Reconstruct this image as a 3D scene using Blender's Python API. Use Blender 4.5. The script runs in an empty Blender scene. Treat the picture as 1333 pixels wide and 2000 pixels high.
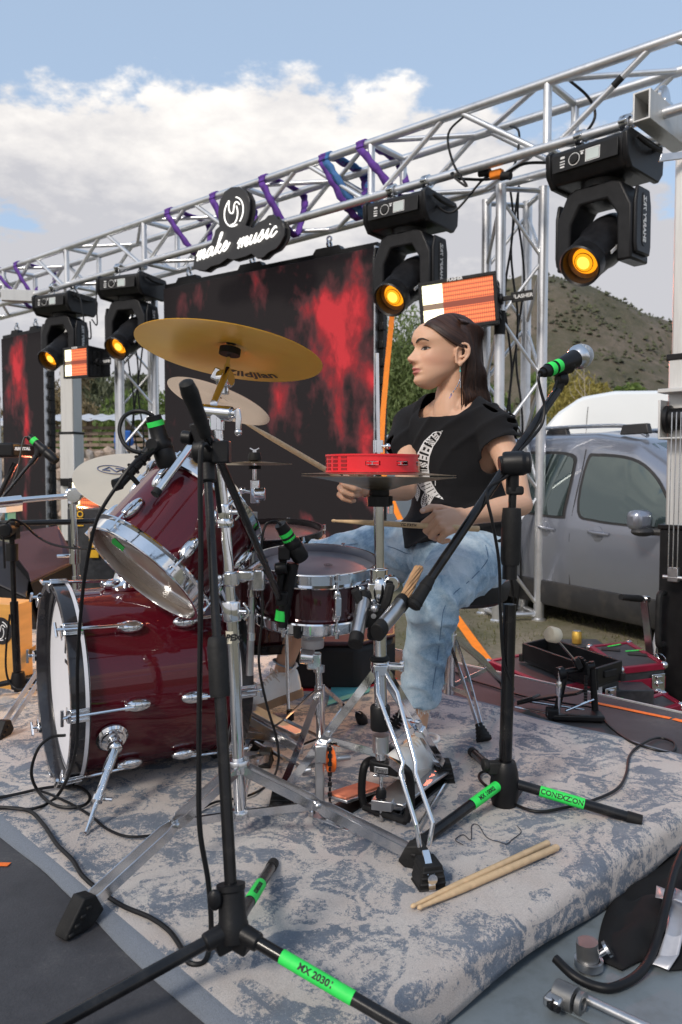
import bpy, bmesh, math, random
import numpy as np
from mathutils import Vector, Matrix, noise, bvhtree
random.seed(7)
PI = math.pi
V = Vector
scene = bpy.context.scene
COL = scene.collection

CAM_Z, PITCH, F = 0.83, math.radians(2.76), 1555.0
cam_data = bpy.data.cameras.new('camera')
cam_data.lens = 28; cam_data.sensor_width = 36; cam_data.sensor_fit = 'AUTO'
cam_data.clip_start = 0.05; cam_data.clip_end = 3000
cam_data.dof.use_dof = True; cam_data.dof.focus_distance = 2.1; cam_data.dof.aperture_fstop = 6.3
cam = bpy.data.objects.new('camera', cam_data); COL.objects.link(cam)
cam.location = (0, 0, CAM_Z); cam.rotation_euler = (PI/2 - PITCH, 0, 0)
scene.camera = cam
scene.render.resolution_x = 682; scene.render.resolution_y = 1024

scene.view_settings.view_transform = 'Standard'
scene.view_settings.look = 'None'
scene.view_settings.gamma = 1
scene.view_settings.exposure = 0.72
scene.view_settings.use_curve_mapping = False

SUN_EL, SUN_AZ = math.radians(38), math.radians(215)      # azimuth clockwise from +Y: behind the camera, to the left
world = bpy.data.worlds.new('World'); scene.world = world; world.use_nodes = True
wt = world.node_tree; wn = wt.nodes; wl = wt.links; wn.clear()
def WN(t, **k):
    n = wn.new(t)
    for a, b in k.items(): setattr(n, a, b)
    return n
def wmath(op, a, b=None, c=None, clamp=False):
    n = WN('ShaderNodeMath', operation=op); n.use_clamp = clamp
    for i, q in enumerate((a, b, c)):
        if q is None: continue
        if isinstance(q, (int, float)): n.inputs[i].default_value = q
        else: wl.new(q, n.inputs[i])
    return n.outputs[0]
sky = WN('ShaderNodeTexSky', sky_type='NISHITA', sun_disc=False)
sky.sun_elevation = SUN_EL; sky.sun_rotation = SUN_AZ; sky.air_density = 1.0; sky.dust_density = 1.2; sky.ozone_density = 1.0
tc = WN('ShaderNodeTexCoord')
sep = WN('ShaderNodeSeparateXYZ'); wl.new(tc.outputs['Generated'], sep.inputs[0])
zz = sep.outputs[2]
zc = wmath('ADD', wmath('MAXIMUM', zz, 0.0), 0.22)
cmb = WN('ShaderNodeCombineXYZ')
wl.new(wmath('DIVIDE', sep.outputs[0], zc), cmb.inputs[0]); wl.new(wmath('DIVIDE', sep.outputs[1], zc), cmb.inputs[1])
def wnoise(scale, detail, rough, off, vec=cmb):
    mp = WN('ShaderNodeMapping'); mp.inputs['Location'].default_value = off
    wl.new(vec.outputs[0], mp.inputs[0])
    n = WN('ShaderNodeTexNoise'); n.inputs['Scale'].default_value = scale
    n.inputs['Detail'].default_value = detail; n.inputs['Roughness'].default_value = rough
    wl.new(mp.outputs[0], n.inputs['Vector']); return n.outputs['Fac']
n1 = wnoise(1.9, 9, .56, (3.2, 1.7, .4))
n2 = wnoise(4.2, 10, .62, (7.1, 5.2, 2.0))
n3 = wnoise(0.9, 6, .5, (1.0, 9.3, 5.0))
# coverage grows toward the horizon and toward the left of the view
cov = wmath('MULTIPLY_ADD', wmath('SUBTRACT', 0.425, zz), 1.7, 0.0)
cov = wmath('MULTIPLY_ADD', sep.outputs[0], -0.30, cov)
den = wmath('ADD', wmath('MULTIPLY_ADD', wmath('SUBTRACT', n1, .5), 1.75, cov), wmath('MULTIPLY', wmath('SUBTRACT', n2, .5), .75))
rampc = WN('ShaderNodeMapRange', interpolation_type='SMOOTHSTEP'); rampc.inputs[1].default_value = -0.01; rampc.inputs[2].default_value = 0.11
wl.new(den, rampc.inputs[0])
mask = rampc.outputs[0]
# lit tops and grey bellies
lit = WN('ShaderNodeMapRange'); lit.inputs[1].default_value = .20; lit.inputs[2].default_value = .60
wl.new(wmath('ADD', wmath('ADD', zz, wmath('MULTIPLY', wmath('SUBTRACT', n3, .5), .9)), wmath('MULTIPLY', wmath('SUBTRACT', n2, .5), 0.75)), lit.inputs[0])
cr = WN('ShaderNodeValToRGB'); wl.new(lit.outputs[0], cr.inputs[0])
cr.color_ramp.elements[0].color = (.47, .47, .50, 1); cr.color_ramp.elements[1].color = (1.0, .955, .89, 1)
e = cr.color_ramp.elements.new(.42); e.color = (.68, .66, .65, 1)
cloudc = WN('ShaderNodeVectorMath', operation='SCALE'); wl.new(cr.outputs[0], cloudc.inputs[0]); cloudc.inputs['Scale'].default_value = 8.0
bl = WN('ShaderNodeMixRGB'); wl.new(sky.outputs[0], bl.inputs[1]); bl.inputs[2].default_value = (3.3, 4.2, 5.4, 1); bl.inputs[0].default_value = .62
mix = WN('ShaderNodeMixRGB'); wl.new(mask, mix.inputs[0]); wl.new(bl.outputs[0], mix.inputs[1]); wl.new(cloudc.outputs[0], mix.inputs[2])
bg = WN('ShaderNodeBackground'); bg.inputs['Strength'].default_value = .1
wl.new(mix.outputs[0], bg.inputs['Color'])
wo = WN('ShaderNodeOutputWorld'); wl.new(bg.outputs[0], wo.inputs[0])

sl = bpy.data.lights.new('sun', 'SUN'); sl.energy = 1.5; sl.angle = math.radians(12); sl.color = (1, .90, .78)
sun = bpy.data.objects.new('sun', sl); COL.objects.link(sun)
sd = V((math.sin(SUN_AZ)*math.cos(SUN_EL), math.cos(SUN_AZ)*math.cos(SUN_EL), math.sin(SUN_EL)))
sun.rotation_euler = sd.to_track_quat('Z', 'Y').to_euler()
sun.location = sd*20

FWD = V((0, math.cos(PITCH), -math.sin(PITCH))); UPV = V((0, math.sin(PITCH), math.cos(PITCH))); CAMP = V((0, 0, CAM_Z))
def ray(px, py): return V(((px-666.5)/F, 0, 0)) + UPV*((1000-py)/F) + FWD
def at(px, py, Y):
    d = ray(px, py); return CAMP + d*(Y/d.y)
def fl(px, py, z=0.0):
    d = ray(px, py); return CAMP + d*((z-CAM_Z)/d.z)
def rp(px, py, P0, n):
    d = ray(px, py); return CAMP + d*((P0-CAMP).dot(n)/d.dot(n))

def basis(axis, ref=None):
    a = axis.normalized()
    r = ref if ref is not None else (V((0, 0, 1)) if abs(a.z) < .9 else V((1, 0, 0)))
    x = (r - a*r.dot(a)).normalized(); y = a.cross(x).normalized()
    return x, y, a
def catmull(pts, k=6, closed=False):
    P = [V(p) for p in pts]; out = []
    n = len(P)
    if n < 3: return P
    rng = range(n) if closed else range(n-1)
    for i in rng:
        p0 = P[(i-1) % n] if (closed or i > 0) else P[0]*2-P[1]
        p1 = P[i]; p2 = P[(i+1) % n]
        p3 = P[(i+2) % n] if (closed or i+2 < n) else P[-1]*2-P[-2]
        for j in range(k):
            t = j/k
            out.append(.5*((2*p1)+(p2-p0)*t+(2*p0-5*p1+4*p2-p3)*t*t+(3*p1-p0-3*p2+p3)*t**3))
    if not closed: out.append(P[-1])
    return out
class MB:
    def __init__(s): s.v = []; s.f = []
    def add(s, vs, fs):
        o = len(s.v); s.v += [V(p) for p in vs]; s.f += [tuple(i+o for i in f) for f in fs]; return s
    def box(s, c, size, R=None, taper=1.0):
        hx, hy, hz = size[0]/2, size[1]/2, size[2]/2; c = V(c)
        vs = []
        for z, t in ((-hz, taper), (hz, 1)):
            for x, y in ((-hx, -hy), (hx, -hy), (hx, hy), (-hx, hy)): vs.append(V((x*t, y*t, z)))
        if R is not None: vs = [R @ p for p in vs]
        return s.add([c+p for p in vs], [(0,3,2,1),(4,5,6,7),(0,1,5,4),(1,2,6,5),(2,3,7,6),(3,0,4,7)])
    def tube(s, pts, r, n=10, cap=True, closed=False, sy=1.0, ref=None):
        P = [V(p) for p in pts]; m = len(P)
        R = r if isinstance(r, (list, tuple)) else [r]*m
        x = None; vs = []
        for i in range(m):
            if closed: t = P[(i+1) % m]-P[i-1]
            else: t = P[min(i+1, m-1)]-P[max(i-1, 0)]
            if t.length < 1e-9: t = V((0,0,1))
            t.normalize()
            if x is None: x, y, _ = basis(t, ref)
            else:
                x = x-t*x.dot(t)
                if x.length < 1e-6: x, y, _ = basis(t)
                x.normalize(); y = t.cross(x)
            for j in range(n):
                a = 2*PI*j/n
                vs.append(P[i]+x*(math.cos(a)*R[i])+y*(math.sin(a)*R[i]*sy))
        fs = []
        for i in range(m if closed else m-1):
            k = (i+1) % m
            for j in range(n):
                fs.append((i*n+j, i*n+(j+1) % n, k*n+(j+1) % n, k*n+j))
        if cap and not closed:
            fs.append(tuple(range(n-1, -1, -1))); fs.append(tuple((m-1)*n+j for j in range(n)))
        return s.add(vs, fs)
    def lathe(s, prof, o, axis, n=32, ref=None, arc=None, cap=True):
        x, y, a = basis(V(axis), ref); o = V(o); vs = []; m = len(prof)
        full = arc is None; k = n if full else n+1
        for r, h in prof:
            for j in range(k):
                t = 2*PI*j/n if full else arc[0]+(arc[1]-arc[0])*j/n
                vs.append(o+a*h+x*(math.cos(t)*r)+y*(math.sin(t)*r))
        fs = []
        for i in range(m-1):
            for j in range(n):
                j2 = (j+1) % n if full else j+1
                fs.append((i*k+j, i*k+j2, (i+1)*k+j2, (i+1)*k+j))
        if full and cap:
            if prof[0][0] > 1e-6: fs.append(tuple(range(n-1, -1, -1)))
            if prof[-1][0] > 1e-6: fs.append(tuple((m-1)*n+j for j in range(n)))
        return s.add(vs, fs)
    def ring(s, o, axis, r0, r1, h0, h1, n=40):     # closed rectangular section ring
        x, y, a = basis(V(axis)); o = V(o); vs = []
        for r, h in ((r0, h0), (r1, h0), (r1, h1), (r0, h1)):
            for j in range(n):
                t = 2*PI*j/n; vs.append(o+a*h+x*(math.cos(t)*r)+y*(math.sin(t)*r))
        fs = []
        for i in range(4):
            k = (i+1) % 4
            for j in range(n): fs.append((i*n+j, i*n+(j+1) % n, k*n+(j+1) % n, k*n+j))
        return s.add(vs, fs)
    def prism(s, poly, o, ux, uy, d):        # poly in (ux,uy) at o, extruded by vector d
        n = len(poly); o = V(o)
        vs = [o+ux*p[0]+uy*p[1] for p in poly]; vs += [p+d for p in vs]
        return s.add(vs, [tuple(range(n-1, -1, -1)), tuple(range(n, 2*n))]+[(i, (i+1) % n, n+(i+1) % n, n+i) for i in range(n)])
    def prismw(s, pts, d):
        n = len(pts); vs = [V(p) for p in pts]; vs += [p+d for p in vs]
        return s.add(vs, [tuple(range(n-1, -1, -1)), tuple(range(n, 2*n))]+[(i, (i+1) % n, n+(i+1) % n, n+i) for i in range(n)])
    def ball(s, c, r, nu=16, nv=10, R=None):
        if isinstance(r, (int, float)): r = (r, r, r)
        vs = []; c = V(c)
        for i in range(nv+1):
            p = PI*i/nv
            for j in range(nu):
                t = 2*PI*j/nu
                q = V((r[0]*math.sin(p)*math.cos(t), r[1]*math.sin(p)*math.sin(t), r[2]*math.cos(p)))
                vs.append(c+(R @ q if R is not None else q))
        fs = [(i*nu+j, (i+1)*nu+j, (i+1)*nu+(j+1) % nu, i*nu+(j+1) % nu) for i in range(nv) for j in range(nu)]
        return s.add(vs, fs)
    def bar(s, pts, w, t, wdir):          # flat strap of width w along wdir, thickness t
        P = [V(p) for p in pts]; vs = []
        for i, p in enumerate(P):
            tg = (P[min(i+1, len(P)-1)]-P[max(i-1, 0)]).normalized()
            wd = (V(wdir)-tg*V(wdir).dot(tg)).normalized(); nd = tg.cross(wd)
            for a, b in ((-1,-1),(1,-1),(1,1),(-1,1)): vs.append(p+wd*(a*w/2)+nd*(b*t/2))
        fs = [(0,3,2,1), tuple(4*(len(P)-1)+i for i in range(4))]
        for i in range(len(P)-1):
            for j in range(4): fs.append((4*i+j, 4*i+(j+1) % 4, 4*i+4+(j+1) % 4, 4*i+4+j))
        return s.add(vs, fs)
    def build(s, name, m, parent=None, frame=None, bevel=0, smooth=40, label=None):
        me = bpy.data.meshes.new(name)
        off = V((0,0,0)) if (parent is None or frame is not None) else wloc(parent)
        me.from_pydata([tuple(p-off) for p in s.v], [], s.f)
        bm = bmesh.new(); bm.from_mesh(me)
        bmesh.ops.recalc_face_normals(bm, faces=bm.faces[:]) if len(bm.faces) < 60000 else None
        bm.to_mesh(me); bm.free()
        if smooth: me.shade_smooth(); me.set_sharp_from_angle(angle=math.radians(smooth))
        me.materials.append(m)
        o = bpy.data.objects.new(name, me); COL.objects.link(o)
        if parent is not None:
            o.parent = parent
            if frame is not None: o.matrix_local = Matrix.Translation(-wloc(parent)) @ frame
        elif frame is not None: o.matrix_world = frame
        else:
            # origin at the base of the thing
            xs = [p.x for p in s.v]; ys = [p.y for p in s.v]; zs = [p.z for p in s.v]
            c = V(((min(xs)+max(xs))/2, (min(ys)+max(ys))/2, min(zs)))
            me.transform(Matrix.Translation(-c)); o.location = c
        if bevel:
            b = o.modifiers.new('bevel', 'BEVEL'); b.width = bevel; b.segments = 2; b.limit_method = 'ANGLE'; b.angle_limit = math.radians(40)
        if label: o['label'] = label
        return o
def wloc(o):
    p = V((0,0,0))
    while o is not None: p += o.location; o = o.parent
    return p
def frame(o, x, y=None, z=None):
    x = V(x).normalized()
    if y is None: y = V(z).cross(x).normalized()
    y = V(y).normalized(); z = x.cross(y)
    M = Matrix.Identity(4)
    for i in range(3): M[i][0], M[i][1], M[i][2], M[i][3] = x[i], y[i], z[i], o[i]
    return M
def rot3(x, y, z): return Matrix(((x[0], y[0], z[0]), (x[1], y[1], z[1]), (x[2], y[2], z[2])))
def tag(o, label, cat, group=None, kind=None):
    o['label'] = label; o['category'] = cat
    if group: o['group'] = group
    if kind: o['kind'] = kind
    return o
def thing(name, label, cat, loc=(0,0,0), group=None):
    o = bpy.data.objects.new(name, None); COL.objects.link(o); o.location = loc; o.empty_display_size = .1
    return tag(o, label, cat, group)
def struct(o): o['kind'] = 'structure'; return o
def stuff(o): o['kind'] = 'stuff'; return o
def dup(o, label=None, parent=None):
    c = o.copy(); COL.objects.link(c); c.parent = parent
    if parent is not None: c.matrix_parent_inverse = o.matrix_parent_inverse
    if label: c['label'] = label
    for ch in list(o.children): dup(ch, None, c)
    return c

def mat(name, col, rough=.5, metal=0.0, var=.12, vs=9, bump=0.0, bs=60, coat=0, rvar=.1, aniso=0, sheen=0, dirt=None, dirts=3, dirta=.5, sss=0, stretch=None):
    m = bpy.data.materials.new(name); m.use_nodes = True; nt = m.node_tree; N = nt.nodes; L = nt.links
    b = N['Principled BSDF']; tcn = N.new('ShaderNodeTexCoord'); vec = tcn.outputs['Object']
    if stretch:
        mp = N.new('ShaderNodeMapping'); mp.inputs['Scale'].default_value = stretch; L.new(vec, mp.inputs[0]); vec = mp.outputs[0]
    n = N.new('ShaderNodeTexNoise'); n.inputs['Scale'].default_value = vs; n.inputs['Detail'].default_value = 6; L.new(vec, n.inputs['Vector'])
    hi = tuple(min(1, c*(1+var)) for c in col); lo = tuple(c*(1-var) for c in col)
    r = N.new('ShaderNodeValToRGB'); r.color_ramp.elements[0].position = .3; r.color_ramp.elements[1].position = .7
    r.color_ramp.elements[0].color = (*lo, 1); r.color_ramp.elements[1].color = (*hi, 1); L.new(n.outputs['Fac'], r.inputs[0])
    cout = r.outputs[0]
    if dirt:
        n2 = N.new('ShaderNodeTexNoise'); n2.inputs['Scale'].default_value = dirts; n2.inputs['Detail'].default_value = 10; n2.inputs['Roughness'].default_value = .65
        L.new(vec, n2.inputs['Vector'])
        r2 = N.new('ShaderNodeMapRange'); r2.inputs[1].default_value = .48; r2.inputs[2].default_value = .72; r2.inputs[4].default_value = dirta; L.new(n2.outputs['Fac'], r2.inputs[0])
        mx = N.new('ShaderNodeMixRGB'); L.new(r2.outputs[0], mx.inputs[0]); L.new(cout, mx.inputs[1]); mx.inputs[2].default_value = (*dirt, 1); cout = mx.outputs[0]
    L.new(cout, b.inputs['Base Color'])
    mr = N.new('ShaderNodeMapRange'); mr.inputs[3].default_value = max(.02, rough-rvar*rough); mr.inputs[4].default_value = min(1, rough+rvar*rough*2); L.new(n.outputs['Fac'], mr.inputs[0])
    L.new(mr.outputs[0], b.inputs['Roughness']); b.inputs['Metallic'].default_value = metal
    if coat: b.inputs['Coat Weight'].default_value = coat; b.inputs['Coat Roughness'].default_value = .04
    if name.startswith(('black', 'stage_light', 'cable')): b.inputs['Specular IOR Level'].default_value = .3
    if aniso: b.inputs['Anisotropic'].default_value = aniso
    if sheen: b.inputs['Sheen Weight'].default_value = sheen
    if sss: b.inputs['Subsurface Weight'].default_value = sss; b.inputs['Subsurface Radius'].default_value = (.012, .005, .003); b.inputs['Subsurface Scale'].default_value = 1
    if bump:
        n3 = N.new('ShaderNodeTexNoise'); n3.inputs['Scale'].default_value = bs; n3.inputs['Detail'].default_value = 4; L.new(vec, n3.inputs['Vector'])
        bp = N.new('ShaderNodeBump'); bp.inputs['Strength'].default_value = bump; bp.inputs['Distance'].default_value = .002; L.new(n3.outputs['Fac'], bp.inputs['Height']); L.new(bp.outputs[0], b.inputs['Normal'])
    return m
def emat(name, col, s):
    m = bpy.data.materials.new(name); m.use_nodes = True; b = m.node_tree.nodes['Principled BSDF']
    b.inputs['Base Color'].default_value = (*[min(1, c*.5) for c in col], 1); b.inputs['Emission Color'].default_value = (*col, 1); b.inputs['Emission Strength'].default_value = s
    return m
M = {}
M['chrome'] = mat('chrome', (.78, .79, .81), .09, 1, .04, 20, .03, 200, dirt=(.45,.44,.43), dirts=14, dirta=.35)
M['chrome2'] = mat('chrome_worn', (.66, .67, .69), .2, 1, .1, 12, .1, 120, dirt=(.3,.28,.26), dirts=10, dirta=.5)
M['steel'] = mat('brushed_steel', (.55, .55, .56), .32, 1, .12, 20, .1, 200)
M['alu'] = mat('truss_aluminium', (.72, .73, .75), .32, .85, .14, 3, .25, 80, dirt=(.33,.33,.34), dirts=6, dirta=.55)
M['alu2'] = mat('mast_aluminium', (.62, .62, .61), .5, .55, .1, 3, .15, 60, dirt=(.42,.41,.40), dirts=3, dirta=.6, stretch=(6,6,.6))
M['black'] = mat('black_plastic', (.006, .006, .007), .40, 0, .3, 14, .15, 300, dirt=(.03,.029,.028), dirts=12, dirta=.22)
M['blackm'] = mat('black_painted_steel', (.005, .005, .006), .25, 0, .2, 12, .05, 200, coat=.2, dirt=(.06,.055,.05), dirts=26, dirta=.22)
M['rubber'] = mat('black_rubber', (.008, .008, .0085), .6, 0, .3, 20, .3, 200, dirt=(.05,.047,.045), dirts=16, dirta=.35)
M['cable'] = mat('cable_rubber', (.006, .006, .007), .42, 0, .2, 30)
M['tape'] = mat('green_tape', (.03, .72, .10), .55, 0, .1, 30, .3, 150)
M['ink'] = mat('marker_ink', (.01, .02, .015), .6)
M['wine'] = mat('wine_lacquer', (.075, .001, .0065), .55, 0, .08, 3, coat=1.0, rvar=.0); M['wine'].node_tree.nodes['Principled BSDF'].inputs['Specular IOR Level'].default_value = .1; M['wine'].node_tree.nodes['Principled BSDF'].inputs['Coat Roughness'].default_value = .015
M['winedark'] = mat('dark_wine_lacquer', (.045, .004, .008), .2, .3, .1, 3, coat=1.0)
M['headw'] = mat('white_drum_head', (.74, .74, .78), .4, 0, .03, 4)
M['headc'] = mat('hazy_drum_head', (.42, .34, .27), .22, 0, .10, 5, coat=.6, dirt=(.62,.56,.5), dirts=4, dirta=.4)
M['headg'] = mat('dark_coated_head', (.10, .095, .115), .42, 0, .15, 6, .1, 300, dirt=(.2,.19,.2), dirts=8, dirta=.35)
M['brass'] = mat('glow_tinted_bronze', (1.0, .56, .05), .28, .15, .14, 5, .05, 120, aniso=.5, rvar=.25, dirt=(.80,.34,.03), dirts=5, dirta=.6)  # amber light on the crash underside is put into this bronze colour
M['brassp'] = mat('pale_cymbal_bronze', (.74, .62, .46), .3, .45, .08, 6, .05, 120, aniso=.4)
M['brassd'] = mat('dull_cymbal_bronze', (.40, .34, .24), .3, 1, .2, 8, .08, 120, dirt=(.2,.16,.1), dirts=7, dirta=.5)
M['wood'] = mat('hickory', (.60, .42, .24), .45, 0, .12, 30, .1, 100, stretch=(2,2,2), dirt=(.38,.26,.15), dirts=25, dirta=.4)
M['rodwood'] = mat('bundle_rod_wood', (.45, .27, .14), .55, 0, .2, 40)
M['red'] = mat('red_plastic', (.72, .02, .03), .35, 0, .05, 9)
M['orangestrap'] = mat('orange_webbing', (.80, .22, .01), .7, 0, .1, 30, .4, 400)
M['purple'] = mat('purple_webbing', (.10, .03, .26), .75, 0, .25, 20, .5, 250)
M['blueweb'] = mat('blue_webbing', (.04, .14, .35), .75, 0, .2, 30, .5, 300)
M['white'] = mat('white_paint', (.80, .80, .80), .4, 0, .03, 5)
M['neon'] = emat('white_neon_tube', (1, .97, .92), .9)
M['signblack'] = mat('sign_acrylic', (.02, .02, .022), .3, 0, .1, 9)
M['yellow'] = mat('yellow_plastic', (.75, .42, .02), .5)
M['orange'] = mat('orange_anodised', (.85, .16, .02), .35, .1, .1, 20)
M['birch'] = mat('birch_plywood', (.62, .36, .13), .42, 0, .12, 6, .1, 60, stretch=(1,1,6))
M['burg'] = mat('burgundy_case_trim', (.32, .012, .045), .35, .5, .1, 12)
M['casetop'] = mat('case_laminate', (.028, .03, .034), .42, 0, .25, 60, .3, 300, dirt=(.10,.1,.1), dirts=9, dirta=.4)
M['teal'] = mat('teal_sheet', (.10, .38, .40), .6)
M['tapegrey'] = mat('duct_tape', (.42, .42, .45), .33, .4, .12, 15, .5, 40)
M['wedge'] = mat('wedge_grille', (.05, .022, .032), .55, 0, .2, 80, .5, 500)
def nodes_of(m): m.use_nodes = True; return m.node_tree.nodes, m.node_tree.links
def ramp(N, L, src, stops):
    r = N.new('ShaderNodeValToRGB')
    el = r.color_ramp.elements
    el[0].position, el[0].color = stops[0][0], (*stops[0][1], 1)
    el[1].position, el[1].color = stops[-1][0], (*stops[-1][1], 1)
    for p, c in stops[1:-1]:
        q = el.new(p); q.color = (*c, 1)
    L.new(src, r.inputs[0]); return r.outputs[0]
def nz(N, L, vec, scale, det=6, ro=.6, dist=0):
    n = N.new('ShaderNodeTexNoise'); n.inputs['Scale'].default_value = scale; n.inputs['Detail'].default_value = det
    n.inputs['Roughness'].default_value = ro; n.inputs['Distortion'].default_value = dist; L.new(vec, n.inputs['Vector']); return n.outputs['Fac']
def mth(N, L, op, a, b=None, clamp=False):
    n = N.new('ShaderNodeMath'); n.operation = op; n.use_clamp = clamp
    for i, q in enumerate((a, b)):
        if q is None: continue
        if isinstance(q, (int, float)): n.inputs[i].default_value = q
        else: L.new(q, n.inputs[i])
    return n.outputs[0]
GZ = -0.32
U = V((.68, -.733, 0)).normalized(); W = V((.733, .68, 0)).normalized()
def uv(u, v, z=0): return U*u + W*v + V((0, 0, z))

m = bpy.data.materials.new('dry_grass_ground'); N, L = nodes_of(m); b = N['Principled BSDF']; t = N.new('ShaderNodeTexCoord'); vec = t.outputs['Object']
a = nz(N, L, vec, 1.1, 10, .65); c = nz(N, L, vec, 30, 6, .7)
s_ = mth(N, L, 'ADD', mth(N, L, 'MULTIPLY', a, .75), mth(N, L, 'MULTIPLY', c, .3))
L.new(ramp(N, L, s_, [(.38, (.075, .082, .038)), (.5, (.14, .13, .075)), (.6, (.23, .195, .145)), (.72, (.31, .27, .22))]), b.inputs['Base Color'])
b.inputs['Roughness'].default_value = .95
bp = N.new('ShaderNodeBump'); bp.inputs['Strength'].default_value = .8; bp.inputs['Distance'].default_value = .02; L.new(c, bp.inputs['Height']); L.new(bp.outputs[0], b.inputs['Normal'])
M['ground'] = m
mb = MB(); gx = [-600,-200,-60,-25,-12,-6,-3,0,3,6,12,25,60,200,600]; gy = [-60,-15,-4,0,3,6,9,12,16,22,30,60,150,400,900]
mb.add([V((x, y, GZ)) for y in gy for x in gx], [(j*15+i, j*15+i+1, (j+1)*15+i+1, (j+1)*15+i) for j in range(14) for i in range(14)])
o = mb.build('ground', M['ground'], smooth=0); struct(o)

# hill: ridge seen from the stage
m = bpy.data.materials.new('scrub_hillside'); N, L = nodes_of(m); b = N['Principled BSDF']; t = N.new('ShaderNodeTexCoord'); vec = t.outputs['Object']
a = nz(N, L, vec, .012, 8, .65); c = nz(N, L, vec, .12, 8, .75)
s_ = mth(N, L, 'ADD', mth(N, L, 'MULTIPLY', a, .6), mth(N, L, 'MULTIPLY', c, .42))
L.new(ramp(N, L, s_, [(.40, (.055, .056, .030)), (.5, (.105, .095, .058)), (.58, (.16, .13, .095)), (.68, (.28, .225, .18))]), b.inputs['Base Color'])
b.inputs['Roughness'].default_value = .95; bp = N.new('ShaderNodeBump'); bp.inputs['Strength'].default_value = 1; bp.inputs['Distance'].default_value = 3; L.new(c, bp.inputs['Height']); L.new(bp.outputs[0], b.inputs['Normal'])
M['hill'] = m
def hill_h(x, y):
    g = lambda cx, cy, sx, sy, h: h*math.exp(-((x-cx)/sx)**2-((y-cy)/sy)**2)
    r = g(95, 430, 85, 120, 92) + g(235, 470, 110, 120, 62) + g(-20, 520, 90, 100, 45) + g(-260, 700, 190, 140, 42) + g(380, 560, 120, 150, 48)
    n = noise.fractal(V((x*.012, y*.012, 3)), .9, 2.1, 6)
    return r*(1+.16*n) + 2.2*noise.fractal(V((x*.06, y*.06, 1)), .8, 2, 4)*min(1, r/15) - .6
mb = MB(); nx, ny = 150, 80
mb.add([V((-620+1300*i/nx, 150+620*j/ny, hill_h(-620+1300*i/nx, 150+620*j/ny))) for j in range(ny+1) for i in range(nx+1)],
       [(j*(nx+1)+i, j*(nx+1)+i+1, (j+1)*(nx+1)+i+1, (j+1)*(nx+1)+i) for j in range(ny) for i in range(nx)])
struct(mb.build('hill', M['hill'], smooth=60))
# scrub on the hillside: thousands of small faceted bushes, one mass
rs = np.random.RandomState(3)
mb = MB(); 
for k in range(11000):
    x = rs.uniform(-60, 330); y = rs.uniform(280, 520); h = hill_h(x, y)
    if h < 3: continue
    if noise.noise(V((x*.03, y*.03, 7)))+rs.uniform(-.5, .5) < -.1: continue
    r = rs.uniform(.45, 1.35); q = rs.rand()*6
    vs = [V((x+r*math.cos(q+i*1.256)*rs.uniform(.7, 1.2), y+r*math.sin(q+i*1.256), h-.3+rs.uniform(0, .5)*r)) for i in range(5)]+[V((x, y, h+r*rs.uniform(.8, 1.3)))]
    mb.add(vs, [(i, (i+1) % 5, 5) for i in range(5)])
M['scrub'] = mat('hill_scrub', (.070, .075, .038), .95, 0, .5, .1)
o = mb.build('hillside_scrub', M['scrub'], smooth=0); tag(o, 'dark scrub bushes dotted over the dry hillside', 'scrub', kind='stuff')

# stage deck (dark ply on a steel trailer)
m = bpy.data.materials.new('stage_plywood'); N, L = nodes_of(m); b = N['Principled BSDF']; t = N.new('ShaderNodeTexCoord'); vec = t.outputs['Object']
a = nz(N, L, vec, 3.5, 10, .7); c = nz(N, L, vec, 180, 3, .7)
L.new(ramp(N, L, mth(N, L, 'ADD', mth(N, L, 'MULTIPLY', a, .8), mth(N, L, 'MULTIPLY', c, .25)), [(.35, (.022, .022, .026)), (.58, (.050, .050, .056)), (.68, (.095, .092, .09)), (.78, (.17, .16, .15))]), b.inputs['Base Color'])
b.inputs['Roughness'].default_value = .62; bp = N.new('ShaderNodeBump'); bp.inputs['Strength'].default_value = .4; bp.inputs['Distance'].default_value = .002; L.new(c, bp.inputs['Height']); L.new(bp.outputs[0], b.inputs['Normal'])
M['deck'] = m
UE, VB = -.84, 2.73          # right-hand edge and rear edge of the deck
rt = thing('stage', 'low dark plywood stage on a steel trailer, under the drum kit', 'stage', uv(UE-2, 1, GZ)); del rt['category']; rt['kind'] = 'structure'
del rt['label']; rt['label'] = 'low dark plywood stage under the drum kit'
du = 2.44
k = 0
for u0 in np.arange(UE-du*3, UE-.1, du):
    for v0, v1 in ((-1.1, .12), (.125, 1.345), (1.35, VB)):
        mb = MB(); z0 = -.028; q = .0015
        P = [uv(u0+q, v0), uv(u0+du-q, v0), uv(u0+du-q, v1), uv(u0+q, v1)]
        mb.prismw([p+V((0, 0, z0)) for p in P], V((0, 0, .024)))
        mb.build('deck_panel', M['deck'], rt, smooth=0, bevel=.002)
mb = MB(); mb.prismw([uv(UE-du*3, VB+.003, -.03), uv(UE, VB+.003, -.03), uv(UE, VB+.012, -.03), uv(UE-du*3, VB+.012, -.03)], V((0, 0, .03)))
mb.build('edge_trim', M['alu2'], rt, smooth=0)
M['underside'] = mat('stage_frame_black', (.012, .012, .013), .7)
mb = MB(); mb.prismw([uv(UE-du*3, -1.1, -.3), uv(UE-.03, -1.1, -.3), uv(UE-.03, VB-.03, -.3), uv(UE-du*3, VB-.03, -.3)], V((0, 0, .268)))
mb.build('frame', M['underside'], rt, smooth=0)
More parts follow.
